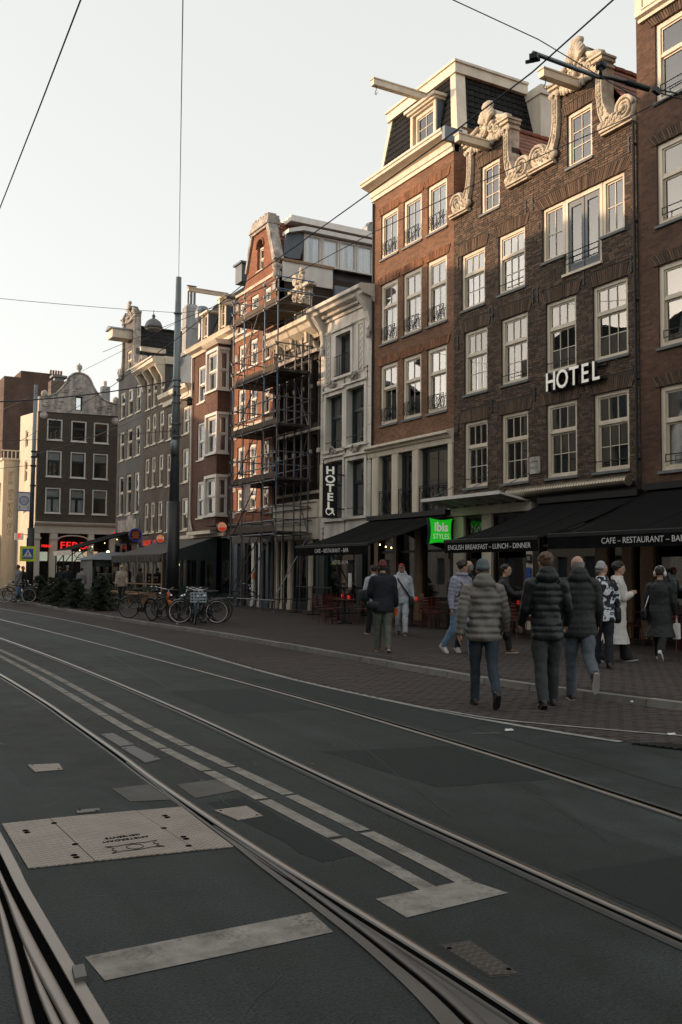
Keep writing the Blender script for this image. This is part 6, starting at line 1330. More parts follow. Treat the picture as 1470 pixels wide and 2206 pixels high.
wire('faint diagonal wire across the sky left of the mast', sag((12.6, 36, 11.5), (2, 60, 6.6), .2), .008)
wire('low thin wire from mast to the slim pole', sag((12.55, 36, 7.2), (-8, 40, 6.2), .5), .012)
wire('low thin wire across the corner building windows', sag((12.55, 36, 8.3), (11.0, 54.5, 8.1), .2), .010)
wire('thin wire at the left of the slim pole', sag((10.95, 54.5, 7.5), (0, 50, 6.6), .4), .015)
ar = thing('wire_arm', 'tubular arm with insulators holding the tram wire at the upper right', 'bracket', (5.3, 5.3, 5.5))
b = MB(); b.tube((4.64, 5.37, 5.56), (5.24, 5.3, 5.5), .017, 8); b.build('tube', 'mast', ar, smooth=True)
b = MB(); b.ob((4.66, 5.37, 5.53), (.035, .03, .02), Matrix.Rotation(.5, 3, 'Z')); b.tube((4.6, 5.4, 5.49), (4.7, 5.36, 5.52), .014, 6); b.build('wire_clamp', 'iron', ar)
b = MB(); b.path([(5.24, 5.3, 5.5), (5.36, 5.29, 5.52), (5.48, 5.25, 5.5)], .014, 6); b.tube((5.48, 5.25, 5.5), (5.68, 5.2, 5.475), .024, 8); b.tube((5.26, 5.3, 5.49), (5.25, 5.28, 5.62), .014, 6); b.ob((5.27, 5.3, 5.6), (.03, .03, .025), Matrix.Identity(3)); b.build('insulator', 'iron', ar, smooth=True)
b = MB(); b.ob((5.74, 5.18, 5.47), (.035, .015, .025), Matrix.Rotation(.3, 3, 'Y'))
for k in (-1, 1): b.tube((5.76, 5.18, 5.47+.012*k), (8.5, 4.6, 5.35+.1*k), .006, 5)
b.build('tie_wire', 'iron', ar)
lp = thing('street_lamp', 'round dome street lamp hanging on a wire left of the mast', 'street lamp', (11.7, 36, 11.2))
b = MB(); b.lathe([(.34, 0), (.36, .03), (.345, .12), (.28, .26), (.16, .36), (.06, .41), (.05, .47), (.08, .5), (.03, .58)], (11.72, 36, 11.18), 20); b.build('lamp_shade', 'steel', lp, smooth=True)
b = MB(); b.lathe([(.05, 0), (.24, .03), (.33, .09)], (11.72, 36, 11.09), 16); b.build('diffuser', 'cream2', lp, smooth=True); b = MB(); b.tube((11.72, 36, 11.74), (11.72, 36, 11.92), .012, 5); b.build('hanger', 'iron', lp)
# ------------------------------------------------------------------ terraces on the left
T1 = thing('glass_terrace', 'glazed cafe terrace with grey striped awning beneath the bay window house', 'terrace', (16.5, 48.8, .1))
x0, ya, yb = 15.2, 44.6, 53.0
for i in range(7):
    y = ya+(yb-ya)*i/6; b = MB(); b.box(x0-.04, x0+.04, y-.04, y+.04, .1, 2.5); b.build('post', 'tanwood', T1)
    if i < 6:
        ye = ya+(yb-ya)*(i+1)/6; b = MB(); b.box(x0-.03, x0+.03, y+.04, ye-.04, 1.0, 1.06); b.box(x0-.02, x0+.02, y+.04, ye-.04, .1, .28); o = b.build('rail', 'tanwood', T1)
        for z0, z1 in ((.3, .98), (1.08, 2.3)): b = MB(); b.box(x0-.005, x0+.005, y+.05, ye-.05, z0, z1); b.build('pane', 'shopglass', o)
b = MB(); vs = []
for i in range(13):
    t = i/12; x = 17.9+(15.1-17.9)*t; z = 3.42+(2.5-3.42)*t-.05*sin(pi*t); vs.append([(x, ya-.05, z), (x, yb+.05, z), (x, yb+.05, z-.02), (x, ya-.05, z-.02)])
b.rings(vs); b.build('canvas', 'awninggrey', T1)
b = MB(); vs = []
for i in range(61):
    y = ya+(yb-ya)*i/60; vs += [(15.08+.03*sin(i*1.4), y, 2.5), (15.08+.05*sin(i*1.4+.4), y, 2.12+.02*sin(i*.9))]
b.add(vs, [(2*i, 2*i+2, 2*i+3, 2*i+1) for i in range(60)]); b.build('valance', 'awninggrey', T1, recalc=False)
b = MB(); b.box(17.9, 18.0, 43.5, 51.5, 3.42, 3.6); b.box(17.5, 17.95, 44.3, 47.6, 3.55, 3.72); b.build('cassette', 'cream', T1)
FT = FY(44.55)
b = MB(); b.add([(15.2, 44.55, 2.45), (17.98, 44.55, 3.4), (17.98, 44.55, 2.3), (15.2, 44.55, 2.3), (15.2, 44.65, 2.45), (17.98, 44.65, 3.4), (17.98, 44.65, 2.3), (15.2, 44.65, 2.3)], [(0,1,2,3), (7,6,5,4)]+[(i,(i+1)%4,4+(i+1)%4,4+i) for i in range(4)])
for u in (15.2, 16.1, 17.4, 17.9): b.fb(FT, u, u+.08, .1, 2.3, -.1, 0)
b.fb(FT, 15.2, 17.98, .1, .95, -.08, -.02); b.fb(FT, 15.2, 17.98, 2.22, 2.3, -.1, .005); sd = b.build('side_frame', 'green', T1)
for u0, u1 in ((15.28, 16.1), (16.18, 17.4), (17.48, 17.9)): pane(FT, u0, u1, .95, 2.22, -.04, sd, 'shopglass')
b = MB(); b.box(15.3, 17.9, 44.7, 52.9, .1, .12); b.box(17.85, 17.9, 44.7, 52.9, .1, 2.4); b.build('floor_deck', 'interior', T1)
for y, z in ((45.6, 2.0), (46.9, 1.75), (50.6, 2.1)):
    r = thing('pendant_bulb', 'warm pendant bulb in the glazed terrace, '+{45.6: 'right of the mast', 46.9: 'lowest of three', 50.6: 'leftmost and highest of three'}[y], 'light bulb', (16.4, y, z), 'terrace bulbs'); b = MB(); b.ell((16.4, y, z), (.05, .05, .06), 6, 4); b.build('bulb', 'bulb', r); b = MB(); b.tube((16.4, y, z+.05), (16.4, y, z+.7), .008, 4); b.build('cord', 'black', r)
for k, (y0, y1) in enumerate(((44.9, 47.3), (48.2, 52.6))):
    r = thing('planter_bench', ('short', 'long')[k]+' wooden planter bench with low plants at the terrace foot', 'planter', (14.85, (y0+y1)/2, .1))
    b = MB(); b.box(14.65, 15.1, y0, y1, .2, .62); b.build('box', 'tanwood', r)
    b = MB(); b.box(14.3, 14.64, y0, y1, .5, .55); b.box(14.35, 14.6, y0+.1, y0+.16, .1, .5); b.box(14.35, 14.6, y1-.16, y1-.1, .1, .5); b.build('seat', 'tanwood', r)
    rr = random.Random(k); b = MB()
    for i in range(260):
        c = Vector((rr.uniform(14.7, 15.05), rr.uniform(y0, y1), rr.uniform(.6, .85))); d = Vector((rr.uniform(-1,1), rr.uniform(-1,1), rr.uniform(.2,1))).normalized()*.12; s_ = d.cross(Vector((rr.random(), rr.random(), .2))).normalized()*.025
        b.quad(c-s_, c+s_, c+d)
    b.build('leaves', 'needle2', r, recalc=False, kind='stuff')
T2 = thing('snack_awning', 'black sloping awning with string lights beneath the neck gable house', 'awning', (16, 60, 3.5))
b = MB(); b.hexa([(17.95, 57.6, 4.1), (17.95, 62.2, 4.1), (14.0, 62.2, 2.86), (14.0, 57.6, 2.86), (17.95, 57.6, 4.16), (17.95, 62.2, 4.16), (14.0, 62.2, 2.92), (14.0, 57.6, 2.92)]); b.build('canvas', 'awning', T2)
b = MB(); b.box(13.96, 13.99, 57.6, 62.2, 2.6, 2.9); b.build('valance', 'cream2', T2)
for y in (57.8, 60, 62):
    b = MB(); b.tube((14.1, y, .1), (14.1, y, 2.85), .04, 6); b.build('post', 'iron', T2)
    b = MB(); b.path([(14.1, y, 2.0), (14.5, y, 2.6), (15.2, y, 3.05)], .03, 5); b.path([(15.5+.25*cos(t*.7), y, 2.75+.25*sin(t*.7)) for t in range(9)], .02, 5); b.build('scroll_bracket', 'iron', T2)
for i in range(5):
    r = thing('string_bulb', ('lowest', 'second lowest', 'middle', 'second highest', 'highest')[i]+' of five small bulbs strung along the sloping snack bar awning', 'light bulb', (14.5+.75*i, 57.7, 2.9+.2*i), 'bulbs under the snack awning'); b = MB(); b.ell((14.5+.75*i, 57.66, 2.88+.235*i), (.022, .022, .03), 6, 4); b.build('bulb', 'bulb', r)
for x, y, z in ((15.6, 55.5, 2.75), (16.5, 58.5, 2.3), (16.0, 59, 2.1)):
    r = thing('terrace_lamp', 'round warm lamp at the dark terrace left of the glazed one' if x == 15.6 else ('left' if x > 16.2 else 'right')+' one of two dim warm lamps under the snack bar awning', 'lamp', (x, y, z), None if x == 15.6 else 'dim lamps under the snack awning'); b = MB(); b.ell((x, y, z), (.1, .1, .1), 8, 6); b.build('globe', 'bulb', r); b = MB(); b.tube((x, y, z+.1), (x, y, z+.5), .01, 4); b.build('cord', 'black', r)
T3 = thing('wooden_kiosk', 'low grey roofed kiosk hut beside the glazed terrace', 'kiosk', (15.5, 55, .1))
b = MB(); b.box(14.4, 17.8, 54.3, 54.4, .1, 1.0); b.box(14.4, 14.5, 54.3, 57, .1, 2.3); b.box(17.7, 17.8, 54.3, 57, .1, 2.3); b.box(14.4, 17.8, 54.3, 54.36, 1.9, 2.3); b.build('wall', 'green', T3); b = MB(); b.hexa([(14.1,54.1,2.3),(18,54.1,2.3),(18,57.2,2.3),(14.1,57.2,2.3),(15.3,55.2,2.75),(17.6,55.2,2.75),(17.6,56.2,2.75),(15.3,56.2,2.75)]); b.build('roof', 'lead', T3)
pane(FY(54.35), 14.5, 17.7, 1.0, 1.9, 0, T3, 'shopglass')
b = MB(); b.box(14.5, 17.7, 56.5, 56.6, .1, 2.2); b.build('back_wall', 'interior', T3)
mb_ = thing('menu_board', 'dark menu board with rows of small dish pictures', 'menu board', (13.9, 50, .1))
b = MB(); b.box(13.55, 14.2, 49.97, 50.03, .2, 1.5); b.build('board', 'black', mb_); b = MB(); b.box(13.52, 14.23, 49.98, 50.02, 1.5, 1.55); b.box(13.6, 13.66, 49.9, 50.1, .1, .2); b.box(14.1, 14.16, 49.9, 50.1, .1, .2); b.build('frame', 'steel', mb_)
rr = random.Random(2)
for i in range(5):
    for j in range(4):
        b = MB(); b.box(13.6+.14*j, 13.7+.14*j, 49.955, 49.965, .55+.18*i, .66+.18*i); b.build('dish_picture', rr.choice(['stone', 'copper', 'paper', 'tanwood', 'paper']), mb_)
def roundel(label, x, y, z, r, big=False):
    t = thing('round_sign', label, 'sign', (x, y, z)); F = lambda u, v, d=0: (x+u, y-d, z+v); C_ = lambda q, n=20, a0=0, a1=2*pi: [(q*cos(a0+(a1-a0)*i/n), q*sin(a0+(a1-a0)*i/n)) for i in range(n)]
    b = MB(); b.prism(C_(r), F, -.12, 0); b.build('rim', 'iron', t)
    if big:
        b = MB(); b.path([F(.88*r*cos(i*pi/12), .88*r*sin(i*pi/12), .01) for i in range(24)], .02, 5, closed=True); b.build('neon_ring', 'neonblue', t)
        for w_, v in ((.5, .12), (.6, .0), (.45, -.12)): b = MB(); b.fb(F, -w_*r, w_*r, v-.05, v+.05, .001, .02); b.build('neon_bar', 'copper', t)
        text('lettering', '100%', .2, (x, y-.03, z+.18), RY, 'orange', t, ext=.003); text('lettering', 'BURGERS', .12, (x, y-.03, z-.2), RY, 'orange', t, ext=.003)
    else:
        b = MB(); b.prism(C_(r*.93), F, .001, .015); b.build('ring', 'stone', t); b = MB(); b.prism(C_(r*.82), F, .016, .024); b.build('face', 'orangelit', t)
        b = MB(); b.prism([(-.78*r, .12*r), (.78*r, .12*r), (.8*r, .28*r), (-.8*r, .28*r)], F, .025, .03); b.build('band', 'letlit', t); text('lettering', 'AMSTEL', r*.36, (x, y-.034, z+.2*r), RY, 'red', t, ext=.001)
        b = MB(); b.prism([(.7*r*cos(pi+pi*i/10), .7*r*sin(pi+pi*i/10)-.02) for i in range(11)], F, .025, .03); b.build('lower_half', 'redlit', t)
    b = MB(); b.tube((x+r, y-.05, z), (W, y-.05, z), .025, 5); b.build('bracket', 'iron', t)
M['orangelit'] = mat('lit_orange_face', (.7, .25, .1), .5, var=.1, emit=(1, .35, .15), es=.35); M['redlit'] = mat('lit_red_face', (.5, .04, .02), .5, var=.1, emit=(.8, .06, .03), es=.35)
roundel('round orange beer sign at the corner right of the bay windows', 17.2, 42.0, 3.77, .26); roundel('round orange beer sign above the grey striped awning', 17.2, 50.9, 3.46, .25); roundel('big dark round burger sign with blue neon rim', 17.2, 55.4, 3.8, .4, True)
bs = thing('letter_sign', 'red and blue BURGER HOUSE letters above the terrace awning', 'sign', (17.7, 54, 3.3))
b = MB(); b.beam((17.75, 55.6, 3.1), (17.75, 52.3, 3.1), .04, .04); b.build('sign_rail', 'iron', bs)
for i, ch in enumerate('BURGER HOUSE'):
    if ch != ' ': text('letter', ch, .42, (17.66, 55.5-.285*i, 3.3), RX, 'blue' if i in (0, 7) else 'redlit', bs, ext=.03, off=.012)
# ------------------------------------------------------------------ fir trees waiting at the kerb
def fir(label, x, y, s, seed, hh=1.35, ww=.95):
    t = thing('fir_tree', label, 'fir tree', (x, y, .1)); rr = random.Random(seed)
    b = MB(); b.tube((x, y, .1), (x, y, .1+hh*s*.96), .035*s, 6, .008); b.tube((x-.25, y, .13), (x+.25, y, .13), .04, 5); b.tube((x, y-.25, .13), (x, y+.25, .13), .04, 5); b.build('trunk', 'bark', t)
    b = MB()
    for i in range(190):
        f = rr.random()**1.25; z0 = .1+.06+f*hh*s*.9; a = rr.random()*2*pi; L = ww*s*(1-.82*f)*rr.uniform(.6, 1.08); dr = rr.uniform(-.05, .32)
        p0 = Vector((x, y, z0)); dr_ = Vector((cos(a), sin(a), dr)); n_ = int(12+L*32)
        for k in range(n_):
            q = (k+.6)/n_; c = p0+dr_*L*q-Vector((0, 0, .18*L*q*q)); 
            if c.z < .13: c.z = .13+rr.random()*.05
            for s_ in (-1, 1):
                d = (dr_.normalized()*.6+Vector((-sin(a), cos(a), 0))*s_*rr.uniform(.3, 1)+Vector((rr.uniform(-.3,.3), rr.uniform(-.3,.3), rr.uniform(-.1, .6)))).normalized()*rr.uniform(.06, .11)
                w_ = d.cross(Vector((rr.uniform(-1,1), rr.uniform(-1,1), rr.uniform(-.4, 1)))).normalized()*rr.uniform(.008, .014); b.quad(c-w_, c+w_, c+d+w_*.3, c+d-w_*.3)
    b.k = 1
    for k in range(len(b.m)):
        if rr.random() < .3: b.m[k] = 1
    b.build('crown', ['needle', 'needle2'], t, recalc=False, kind='stuff')
fir('nearest bushy fir tree at the kerb, rightmost of the row', 10.35, 37.7, 1.08, 1, 1.35, .85); fir('fir tree second from the right end of the kerb row', 10.15, 40.6, .95, 2); fir('fir tree in the middle of the kerb row', 10.2, 43.6, .98, 3); fir('smaller fir tree fourth along the kerb row', 10.5, 46.8, .95, 4); fir('farthest fir tree next to the slim grey pole', 10.55, 50.0, 1.0, 5)
fir('fir tree leaning behind the rightmost one', 11.1, 40.0, .9, 6)
# ------------------------------------------------------------------ bicycles
def bicycle(label, x, y, head, frame='black', rim='steel', crate=False, basket=False, kid=False, lean=.06, fender='black', saddle='rubber', orange=False):
    t = thing('bicycle', label, 'bicycle', (x, y, .1), 'bicycles parked on the pavement', atan2v(head)+pi/2)
    R, wb = (.34, .55) if not kid else (.26, .42)
    L = lambda p: (p[0], p[1]+lean*p[2], p[2])
    ORG[t.name] = (0, 0, 0)
    for sx in (-1, 1):
        b = MB(); b.path([L((sx*wb+R*cos(i*pi/14), 0, R+.012+R*sin(i*pi/14))) for i in range(28)], .019, 6, closed=True); w_ = b.build('wheel', 'rubber', t, smooth=True)
        b = MB(); b.path([L((sx*wb+(R-.024)*cos(i*pi/14), 0, R+.012+(R-.024)*sin(i*pi/14))) for i in range(28)], .012, 5, closed=True); b.build('rim', rim, w_, smooth=True)
        b = MB()
        for i in range(18): a = i*2*pi/18; b.tube(L((sx*wb+.02*cos(a+.9), .012*(-1)**i, R+.012+.02*sin(a+.9))), L((sx*wb+(R-.03)*cos(a), 0, R+.012+(R-.03)*sin(a))), .0022, 3, cap=False)
        b.tube(L((sx*wb, -.05, R+.012)), L((sx*wb, .05, R+.012)), .02, 6); b.build('spokes', 'steel', w_)
        a0, a1 = (.15*pi, 1.0*pi) if sx < 0 else (.1*pi, .8*pi)
        b = MB(); vs = []
        for i in range(15): a = a0+(a1-a0)*i/14; vs.append([L((sx*wb+(R+.04)*cos(a), q, R+.012+(R+.04+h)*sin(a))) for q, h in ((-.03, -.01), (0, .008), (.03, -.01), (0, -.006))])
        b.rings(vs); b.build('mudguard', fender, t)
    hub = lambda sx: Vector((sx*wb, 0, R+.012)); bb_ = Vector((-.08, 0, .29 if not kid else .23)); st = Vector((-.24, 0, .78 if not kid else .55)); hd = Vector((wb-.17, 0, .88 if not kid else .62)); hl = Vector((wb-.11, 0, .64 if not kid else .46))
    b = MB(); q = [L(tuple(v)) for v in (bb_, st, hd, hl, hub(-1), hub(1))]
    for i, j, r in ((0, 1, .017), (0, 3, .02), (1, 2 if not basket else 3, .016), (2, 3, .019)): b.tube(q[i], q[j], r, 7)
    for o in (-.045, .045):
        c = (q[4][0], q[4][1]+o, q[4][2]); b.tube(c, (q[0][0], q[0][1]+o*.5, q[0][2]), .010, 5); b.tube(c, (q[1][0], q[1][1]+o*.4, q[1][2]-.05), .009, 5)
        f = (q[5][0], q[5][1]+o, q[5][2]); b.path([f, (q[3][0]+.06, q[3][1]+o, q[3][2]-.12), (q[3][0], q[3][1]+o*.4, q[3][2])], .013, 5)
    b.build('frame', frame, t, smooth=True)
    b = MB(); b.tube(q[1], L((-.27, 0, .92 if not kid else .68)), .013, 6); s_ = Vector(L((-.29, 0, .94 if not kid else .70)))
    b.rings([[s_+Vector((xx, yy*w_, zz)) for yy, zz in ((-1, 0), (-.6, .035), (0, .045), (.6, .035), (1, 0), (0, -.03))] for xx, w_ in ((-.15, .09), (-.08, .1), (.02, .06), (.12, .025), (.15, .01))]); b.build('saddle', saddle, t, smooth=True)
    b = MB(); hz = .98 if not kid else .74; b.tube(q[2], L((wb-.19, 0, hz+.02)), .013, 6); b.path([L(p) for p in ((wb-.42, -.29, hz+.06), (wb-.3, -.27, hz+.08), (wb-.2, -.15, hz+.04), (wb-.17, 0, hz+.02), (wb-.2, .15, hz+.04), (wb-.3, .27, hz+.08), (wb-.42, .29, hz+.06))], .012, 6); hb_ = b.build('handlebar', 'chrome', t, smooth=True)
    b = MB()
    for o in (-1, 1): b.tube(L((wb-.45, o*.295, hz+.055)), L((wb-.33, o*.275, hz+.08)), .018, 6)
    b.build('grip', 'rubber', hb_)
    b = MB(); b.lathe([(.05, 0), (.06, .04), (.03, .08)], L((wb-.06, 0, .78 if not kid else .55)), 8); b.build('headlight', 'chrome', t, smooth=True)
    b = MB(); b.box(-.26, .02, -.06, -.035, .22, .36); b.path([(-.08+.09*cos(i*pi/8), -.07, .29+.09*sin(i*pi/8)) for i in range(16)], .008, 4, closed=True); b.tube((-.08, -.08, .29), (.06, -.1, .17), .011, 5); b.box(.02, .12, -.16, -.08, .155, .18); b.build('chain_case', 'black', t)
    if not kid:
        b = MB()
        for o in (-.05, 0, .05): b.tube(L((-.32, o, .76)), L((-.80, o, .745)), .007, 5)
        for xx in (-.4, -.6, -.8): b.tube(L((xx, -.06, .75)), L((xx, .06, .75)), .007, 5)
        for o in (-.06, .06): b.tube(L((-.7, o, .75)), L((-wb, o, R)), .006, 4)
        b.build('rear_rack', 'black' if rim != 'paper' else 'steel', t)
    if crate or basket:
        c = Vector((wb+.02, lean*.8, .80)); b = MB(); hw_, hd_, hh_ = .22, .16, .13; m_ = 'bluecrate' if crate else 'tanwood'
        for z in ((-hh_, -hh_*.35, hh_*.3, hh_) if crate else [(-hh_+i*hh_/4) for i in range(9)]):
            for sx_, ex in ((c+Vector((-hd_, -hw_, z)), c+Vector((-hd_, hw_, z))), (c+Vector((hd_, -hw_, z)), c+Vector((hd_, hw_, z))), (c+Vector((-hd_, -hw_, z)), c+Vector((hd_, -hw_, z))), (c+Vector((-hd_, hw_, z)), c+Vector((hd_, hw_, z)))): b.beam(sx_, ex, .012, .02)
        for i in range(6):
            yy = -hw_+2*hw_*i/5
            for xx in (-hd_, hd_): b.beam(c+Vector((xx, yy, -hh_)), c+Vector((xx, yy, hh_)), .012, .014)
        b.box(c.x-hd_, c.x+hd_, c.y-hw_, c.y+hw_, c.z-hh_-.01, c.z-hh_); b.build('crate' if crate else 'basket', m_, t)
    if orange:
        b = MB(); b.path([L(p) for p in ((wb-.2, 0, .62), (wb-.24, .0, .75), (wb-.17, 0, .9))], [.05, .035, .06], 7); b.ell(L((wb-.12, 0, .6)), (.1, .07, .1), 8, 6); b.build('bag_cover', 'orange', t, smooth=True)
    b = MB(); b.tube((-.2, .06, .3), (-.28, .17, .02), .009, 5); b.build('kickstand', 'steel', t)
    return t
def atan2v(h): return math.atan2(h[1], h[0])-pi/2
M['bluecrate'] = mat('pale_blue_crate', (.42, .5, .56), .6, var=.15)
bicycle('black upright city bicycle standing alone at the left of the bicycle group', 10.0, 31.0, (.84, -.54), fender='black')
bicycle('black bicycle with wicker basket behind the orange one', 10.75, 29.6, (.8, -.6), basket=True)
bicycle('bicycle with bright orange cover on its stem', 9.85, 28.75, (.3, -.95), rim='rubber', orange=True, lean=-.08)
bicycle('small dark bicycle squeezed beside the orange one', 10.55, 28.0, (.25, -.97), rim='rubber', lean=.1)
bicycle('teal bicycle with pale blue crate on the front facing the road', 10.3, 27.3, (-.28, -.96), frame='tealpaint', crate=True, lean=.12)
bicycle('dark bicycle in the middle of the tangle behind the crate bicycle', 11.0, 28.2, (-.75, .66), lean=-.06)
bicycle('black bicycle with pale rims and silver mudguard, rightmost of the group', 10.5, 27.4, (-.93, .37), rim='paper', fender='steel')
bicycle('black bicycle half hidden behind the rightmost one', 10.95, 28.4, (-.93, .37))
bicycle('bicycle leaning by the slim pole at the far left', 9.75, 50.5, (.9, -.44)); bicycle('bicycle with pale front wheel at the left edge', 9.0, 47.5, (-.9, .1), rim='paper')
bicycle('bicycle parked against the scaffolded shopfront', 17.3, 39.7, (.3, -.95))
# ------------------------------------------------------------------ cafe furniture
def chair_proto(label):
    t = thing('cafe_chair', label, 'chair', (0, 0, 0), 'red metal chairs outside the cafes')
    b = MB(); b.box(-.2, .2, -.2, .2, .44, .462); b.build('seat', 'red', t)
    for sx in (-1, 1):
        for sy in (-1, 1): b = MB(); b.tube((sx*.18, sy*.18, .44), (sx*.2, sy*.22, 0), .011, 5); b.build('leg', 'red', t)
    b = MB()
    for sx in (-1, 1): b.tube((sx*.185, -.19, .44), (sx*.185, -.24, .86), .011, 5)
    b.tube((-.19, -.24, .86), (.19, -.24, .86), .012, 5); b.build('back_frame', 'red', t)
    for z in (.55, .63, .71, .79):
        b = MB(); b.box(-.18, .18, -.215-.05*(z-.44)-.01, -.2-.05*(z-.44)-.01, z-.018, z+.018); b.build('back_slat', 'red', t)
    return t
def table_proto():
    t = thing('cafe_table', 'x', 'table', (0, 0, 0), 'small cafe tables in front of the cafes')
    b = MB(); b.lathe([(.30, .72), (.36, .725), (.36, .75), (.30, .755)], (0, 0, 0), 18); b.build('tabletop', 'tabletop', t)
    b = MB(); b.tube((0, 0, .03), (0, 0, .72), .03, 8); b.build('pedestal', 'iron', t)
    b = MB()
    for a in range(4): b.tube((0, 0, .05), (.28*cos(a*pi/2+.4), .28*sin(a*pi/2+.4), .02), .022, 5)
    b.build('foot', 'iron', t); return t
M['tabletop'] = mat('glossy_table_top', (.09, .03, .02), .18, var=.1)
def candle_proto():
    t = thing('candle_glass', 'x', 'candle', (0, 0, 0), 'red candle glasses on the cafe tables'); b = MB(); b.lathe([(.03, 0), (.045, .02), (.045, .1), (.038, .11)], (0, 0, 0), 10); b.build('glass', 'redglass', t, smooth=True); b = MB(); b.lathe([(.02, 0), (.022, .04)], (0, 0, .03), 8); b.build('candle', 'paper', t); return t
TB = [(14.55, 25.6, 'table nearest the black barriers'), (15.35, 27.4, 'table behind the barrier end'), (15.75, 23.7, 'table behind the white tracksuit man'), (16.0, 22.2, 'table under the green sign'), (16.2, 19.6, 'table behind the grey puffer man'), (15.6, 17.9, 'table behind the leather jacket'), (16.5, 15.3, 'table behind the cream coat'), (16.3, 13.7, 'table at the right edge')]
chairs = [(-.55, .1, -1.5), (.5, -.2, 1.6), (.05, .6, 3.1), (-.1, -.6, .1)]
tp = cp_ = kp = None
for k, (x, y, w_) in enumerate(TB):
    if tp is None: tp = table_proto(); o = tp
    else: o = copy_tree(tp)
    o.location = (x, y, .1); o['label'] = 'small round dark cafe '+w_
    kk = kp if kp is not None else candle_proto()
    if kp is not None: kk = copy_tree(kp)
    kp = kp or kk; kk.location = (x+.08, y-.1, .855); kk['label'] = 'red candle glass on the '+w_
    for j in range(4 if k not in (0,) else 3):
        a = chairs[j]; lab = 'red metal chair '+('street side', 'wall side', 'far side', 'near side')[j]+' of the '+w_
        if cp_ is None: cp_ = chair_proto(lab); o = cp_
        else: o = copy_tree(cp_); o['label'] = lab
        dx, dy = random.uniform(-.08, .08), random.uniform(-.08, .08); o.location = (x+a[0]+dx, y+a[1]+dy, .1); o.rotation_euler = (0, 0, math.atan2(-dx-a[0], -(-dy-a[1]))+pi if False else math.atan2(a[0], -a[1]))
mc = thing('menu_card', 'upright brown menu card with a small plant on a cafe table', 'menu', (15.95, 23.5, .855)); b = MB(); b.box(15.9, 16.02, 23.48, 23.5, .856, 1.06); b.build('card', 'tanwood', mc)
br_p = None
for k, (a, e, l) in enumerate((((16.85, 33.45), (16.5, 31.4), 'black barred barrier panel farthest left by the scaffolding'), ((16.45, 31.3), (16.25, 29.6), 'black barred barrier panel in the middle facing the pavement'), ((16.25, 29.5), (17.9, 29.9), 'black barred barrier panel running back to the wall'))):
    a, e = Vector((*a, .1)), Vector((*e, .1)); r = thing('barrier', l, 'barrier', tuple((a+e)/2)); U = Vector((0, 0, 1)); b = MB()
    for z in (.12, 1.02): b.beam(a+U*z, e+U*z, .03, .04)
    for q in (a, e): b.beam(q+U*0, q+U*1.08, .04, .04)
    b.build('frame', 'iron', r); n = int((e-a).length/.11)
    for i in range(1, n): q = a+(e-a)*i/n; b = MB(); b.tube(q+U*.12, q+U*1.02, .009, 4); b.build('bar', 'iron', r)
    for q in (a, e): b = MB(); d_ = Vector((.3, .1, 0)); b.beam(q-d_+U*.02, q+d_+U*.02, .05, .03); b.build('foot', 'iron', r)
# ------------------------------------------------------------------ people
def cloth(name, col, rough=.85, **k):
    if name not in M: M[name] = mat(name, col, rough, var=k.pop('var', .2), vs=k.pop('vs', 6), **k)
    return name
cloth('grey_quilt', (.15, .138, .12), .6); cloth('black_leather', (.010, .012, .014), .45, spec=.35); cloth('black_down', (.010, .011, .013), .7); cloth('dark_navy', (.008, .010, .016), .85); cloth('dark_jeans', (.026, .040, .055), .9)
cloth('grey_jeans', (.085, .105, .125), .9); cloth('black_trousers', (.014, .014, .016), .9); cloth('charcoal_trousers', (.035, .037, .04), .9); cloth('olive_trousers', (.105, .12, .095), .9); cloth('pale_fleece', (.42, .46, .50), .9); cloth('lilac_puffer', (.27, .28, .36), .7)
cloth('light_jeans', (.17, .27, .39), .9); cloth('cream_wool', (.56, .54, .51), .95, bump=.15, bs=200); cloth('maroon_knit', (.12, .03, .025), .95, bump=.3, bs=150); cloth('grey_knit', (.36, .37, .37), .95, bump=.4, bs=160); cloth('slate_knit', (.09, .12, .13), .95, bump=.3, bs=160)
cloth('dark_hair', (.022, .016, .012), .6); cloth('brown_hair', (.09, .05, .028), .6); cloth('grey_hair', (.22, .21, .2), .7); cloth('brown_shoe', (.16, .09, .045), .7); cloth('black_shoe', (.012, .011, .011), .45); cloth('white_shoe', (.6, .6, .58), .6); cloth('sole_white', (.42, .41, .39), .7); cloth('sole_dark', (.02, .02, .02), .8); cloth('beige_fur', (.42, .36, .29), .95, bump=.5, bs=120); cloth('white_fur', (.72, .70, .66), .95); cloth('rust_coat', (.25, .09, .03), .9); cloth('grey_coat', (.22, .22, .23), .9)
cloth('lip', (.25, .09, .07), .5, var=0); cloth('eye_dark', (.02, .015, .012), .2, var=0); cloth('red_cap', (.22, .02, .02), .8)
def printmat():
    m, N, L, P = newmat('black_white_print'); P.inputs['Roughness'].default_value = .8
    tc = N.new('ShaderNodeTexCoord'); no = N.new('ShaderNodeTexNoise'); no.inputs['Scale'].default_value = 9; no.inputs['Detail'].default_value = 3; no.inputs['Distortion'].default_value = 1.2; L.new(tc.outputs['Object'], no.inputs['Vector'])
    r = N.new('ShaderNodeValToRGB'); r.color_ramp.interpolation = 'CONSTANT'; r.color_ramp.elements[1].position = .5; r.color_ramp.elements[0].color = (.012, .014, .02, 1); r.color_ramp.elements[1].color = (.58, .62, .66, 1); L.new(no.outputs['Fac'], r.inputs[0]); L.new(r.outputs[0], P.inputs['Base Color']); return m
M['print'] = printmat()
V = Vector
def ring(c, rx, ry, n=18, bx=0):
    return [V((c[0]+rx*cos(2*pi*i/n), c[1]+ry*sin(2*pi*i/n)*(1.0 if sin(2*pi*i/n) > 0 else 1+bx), c[2])) for i in range(n)]
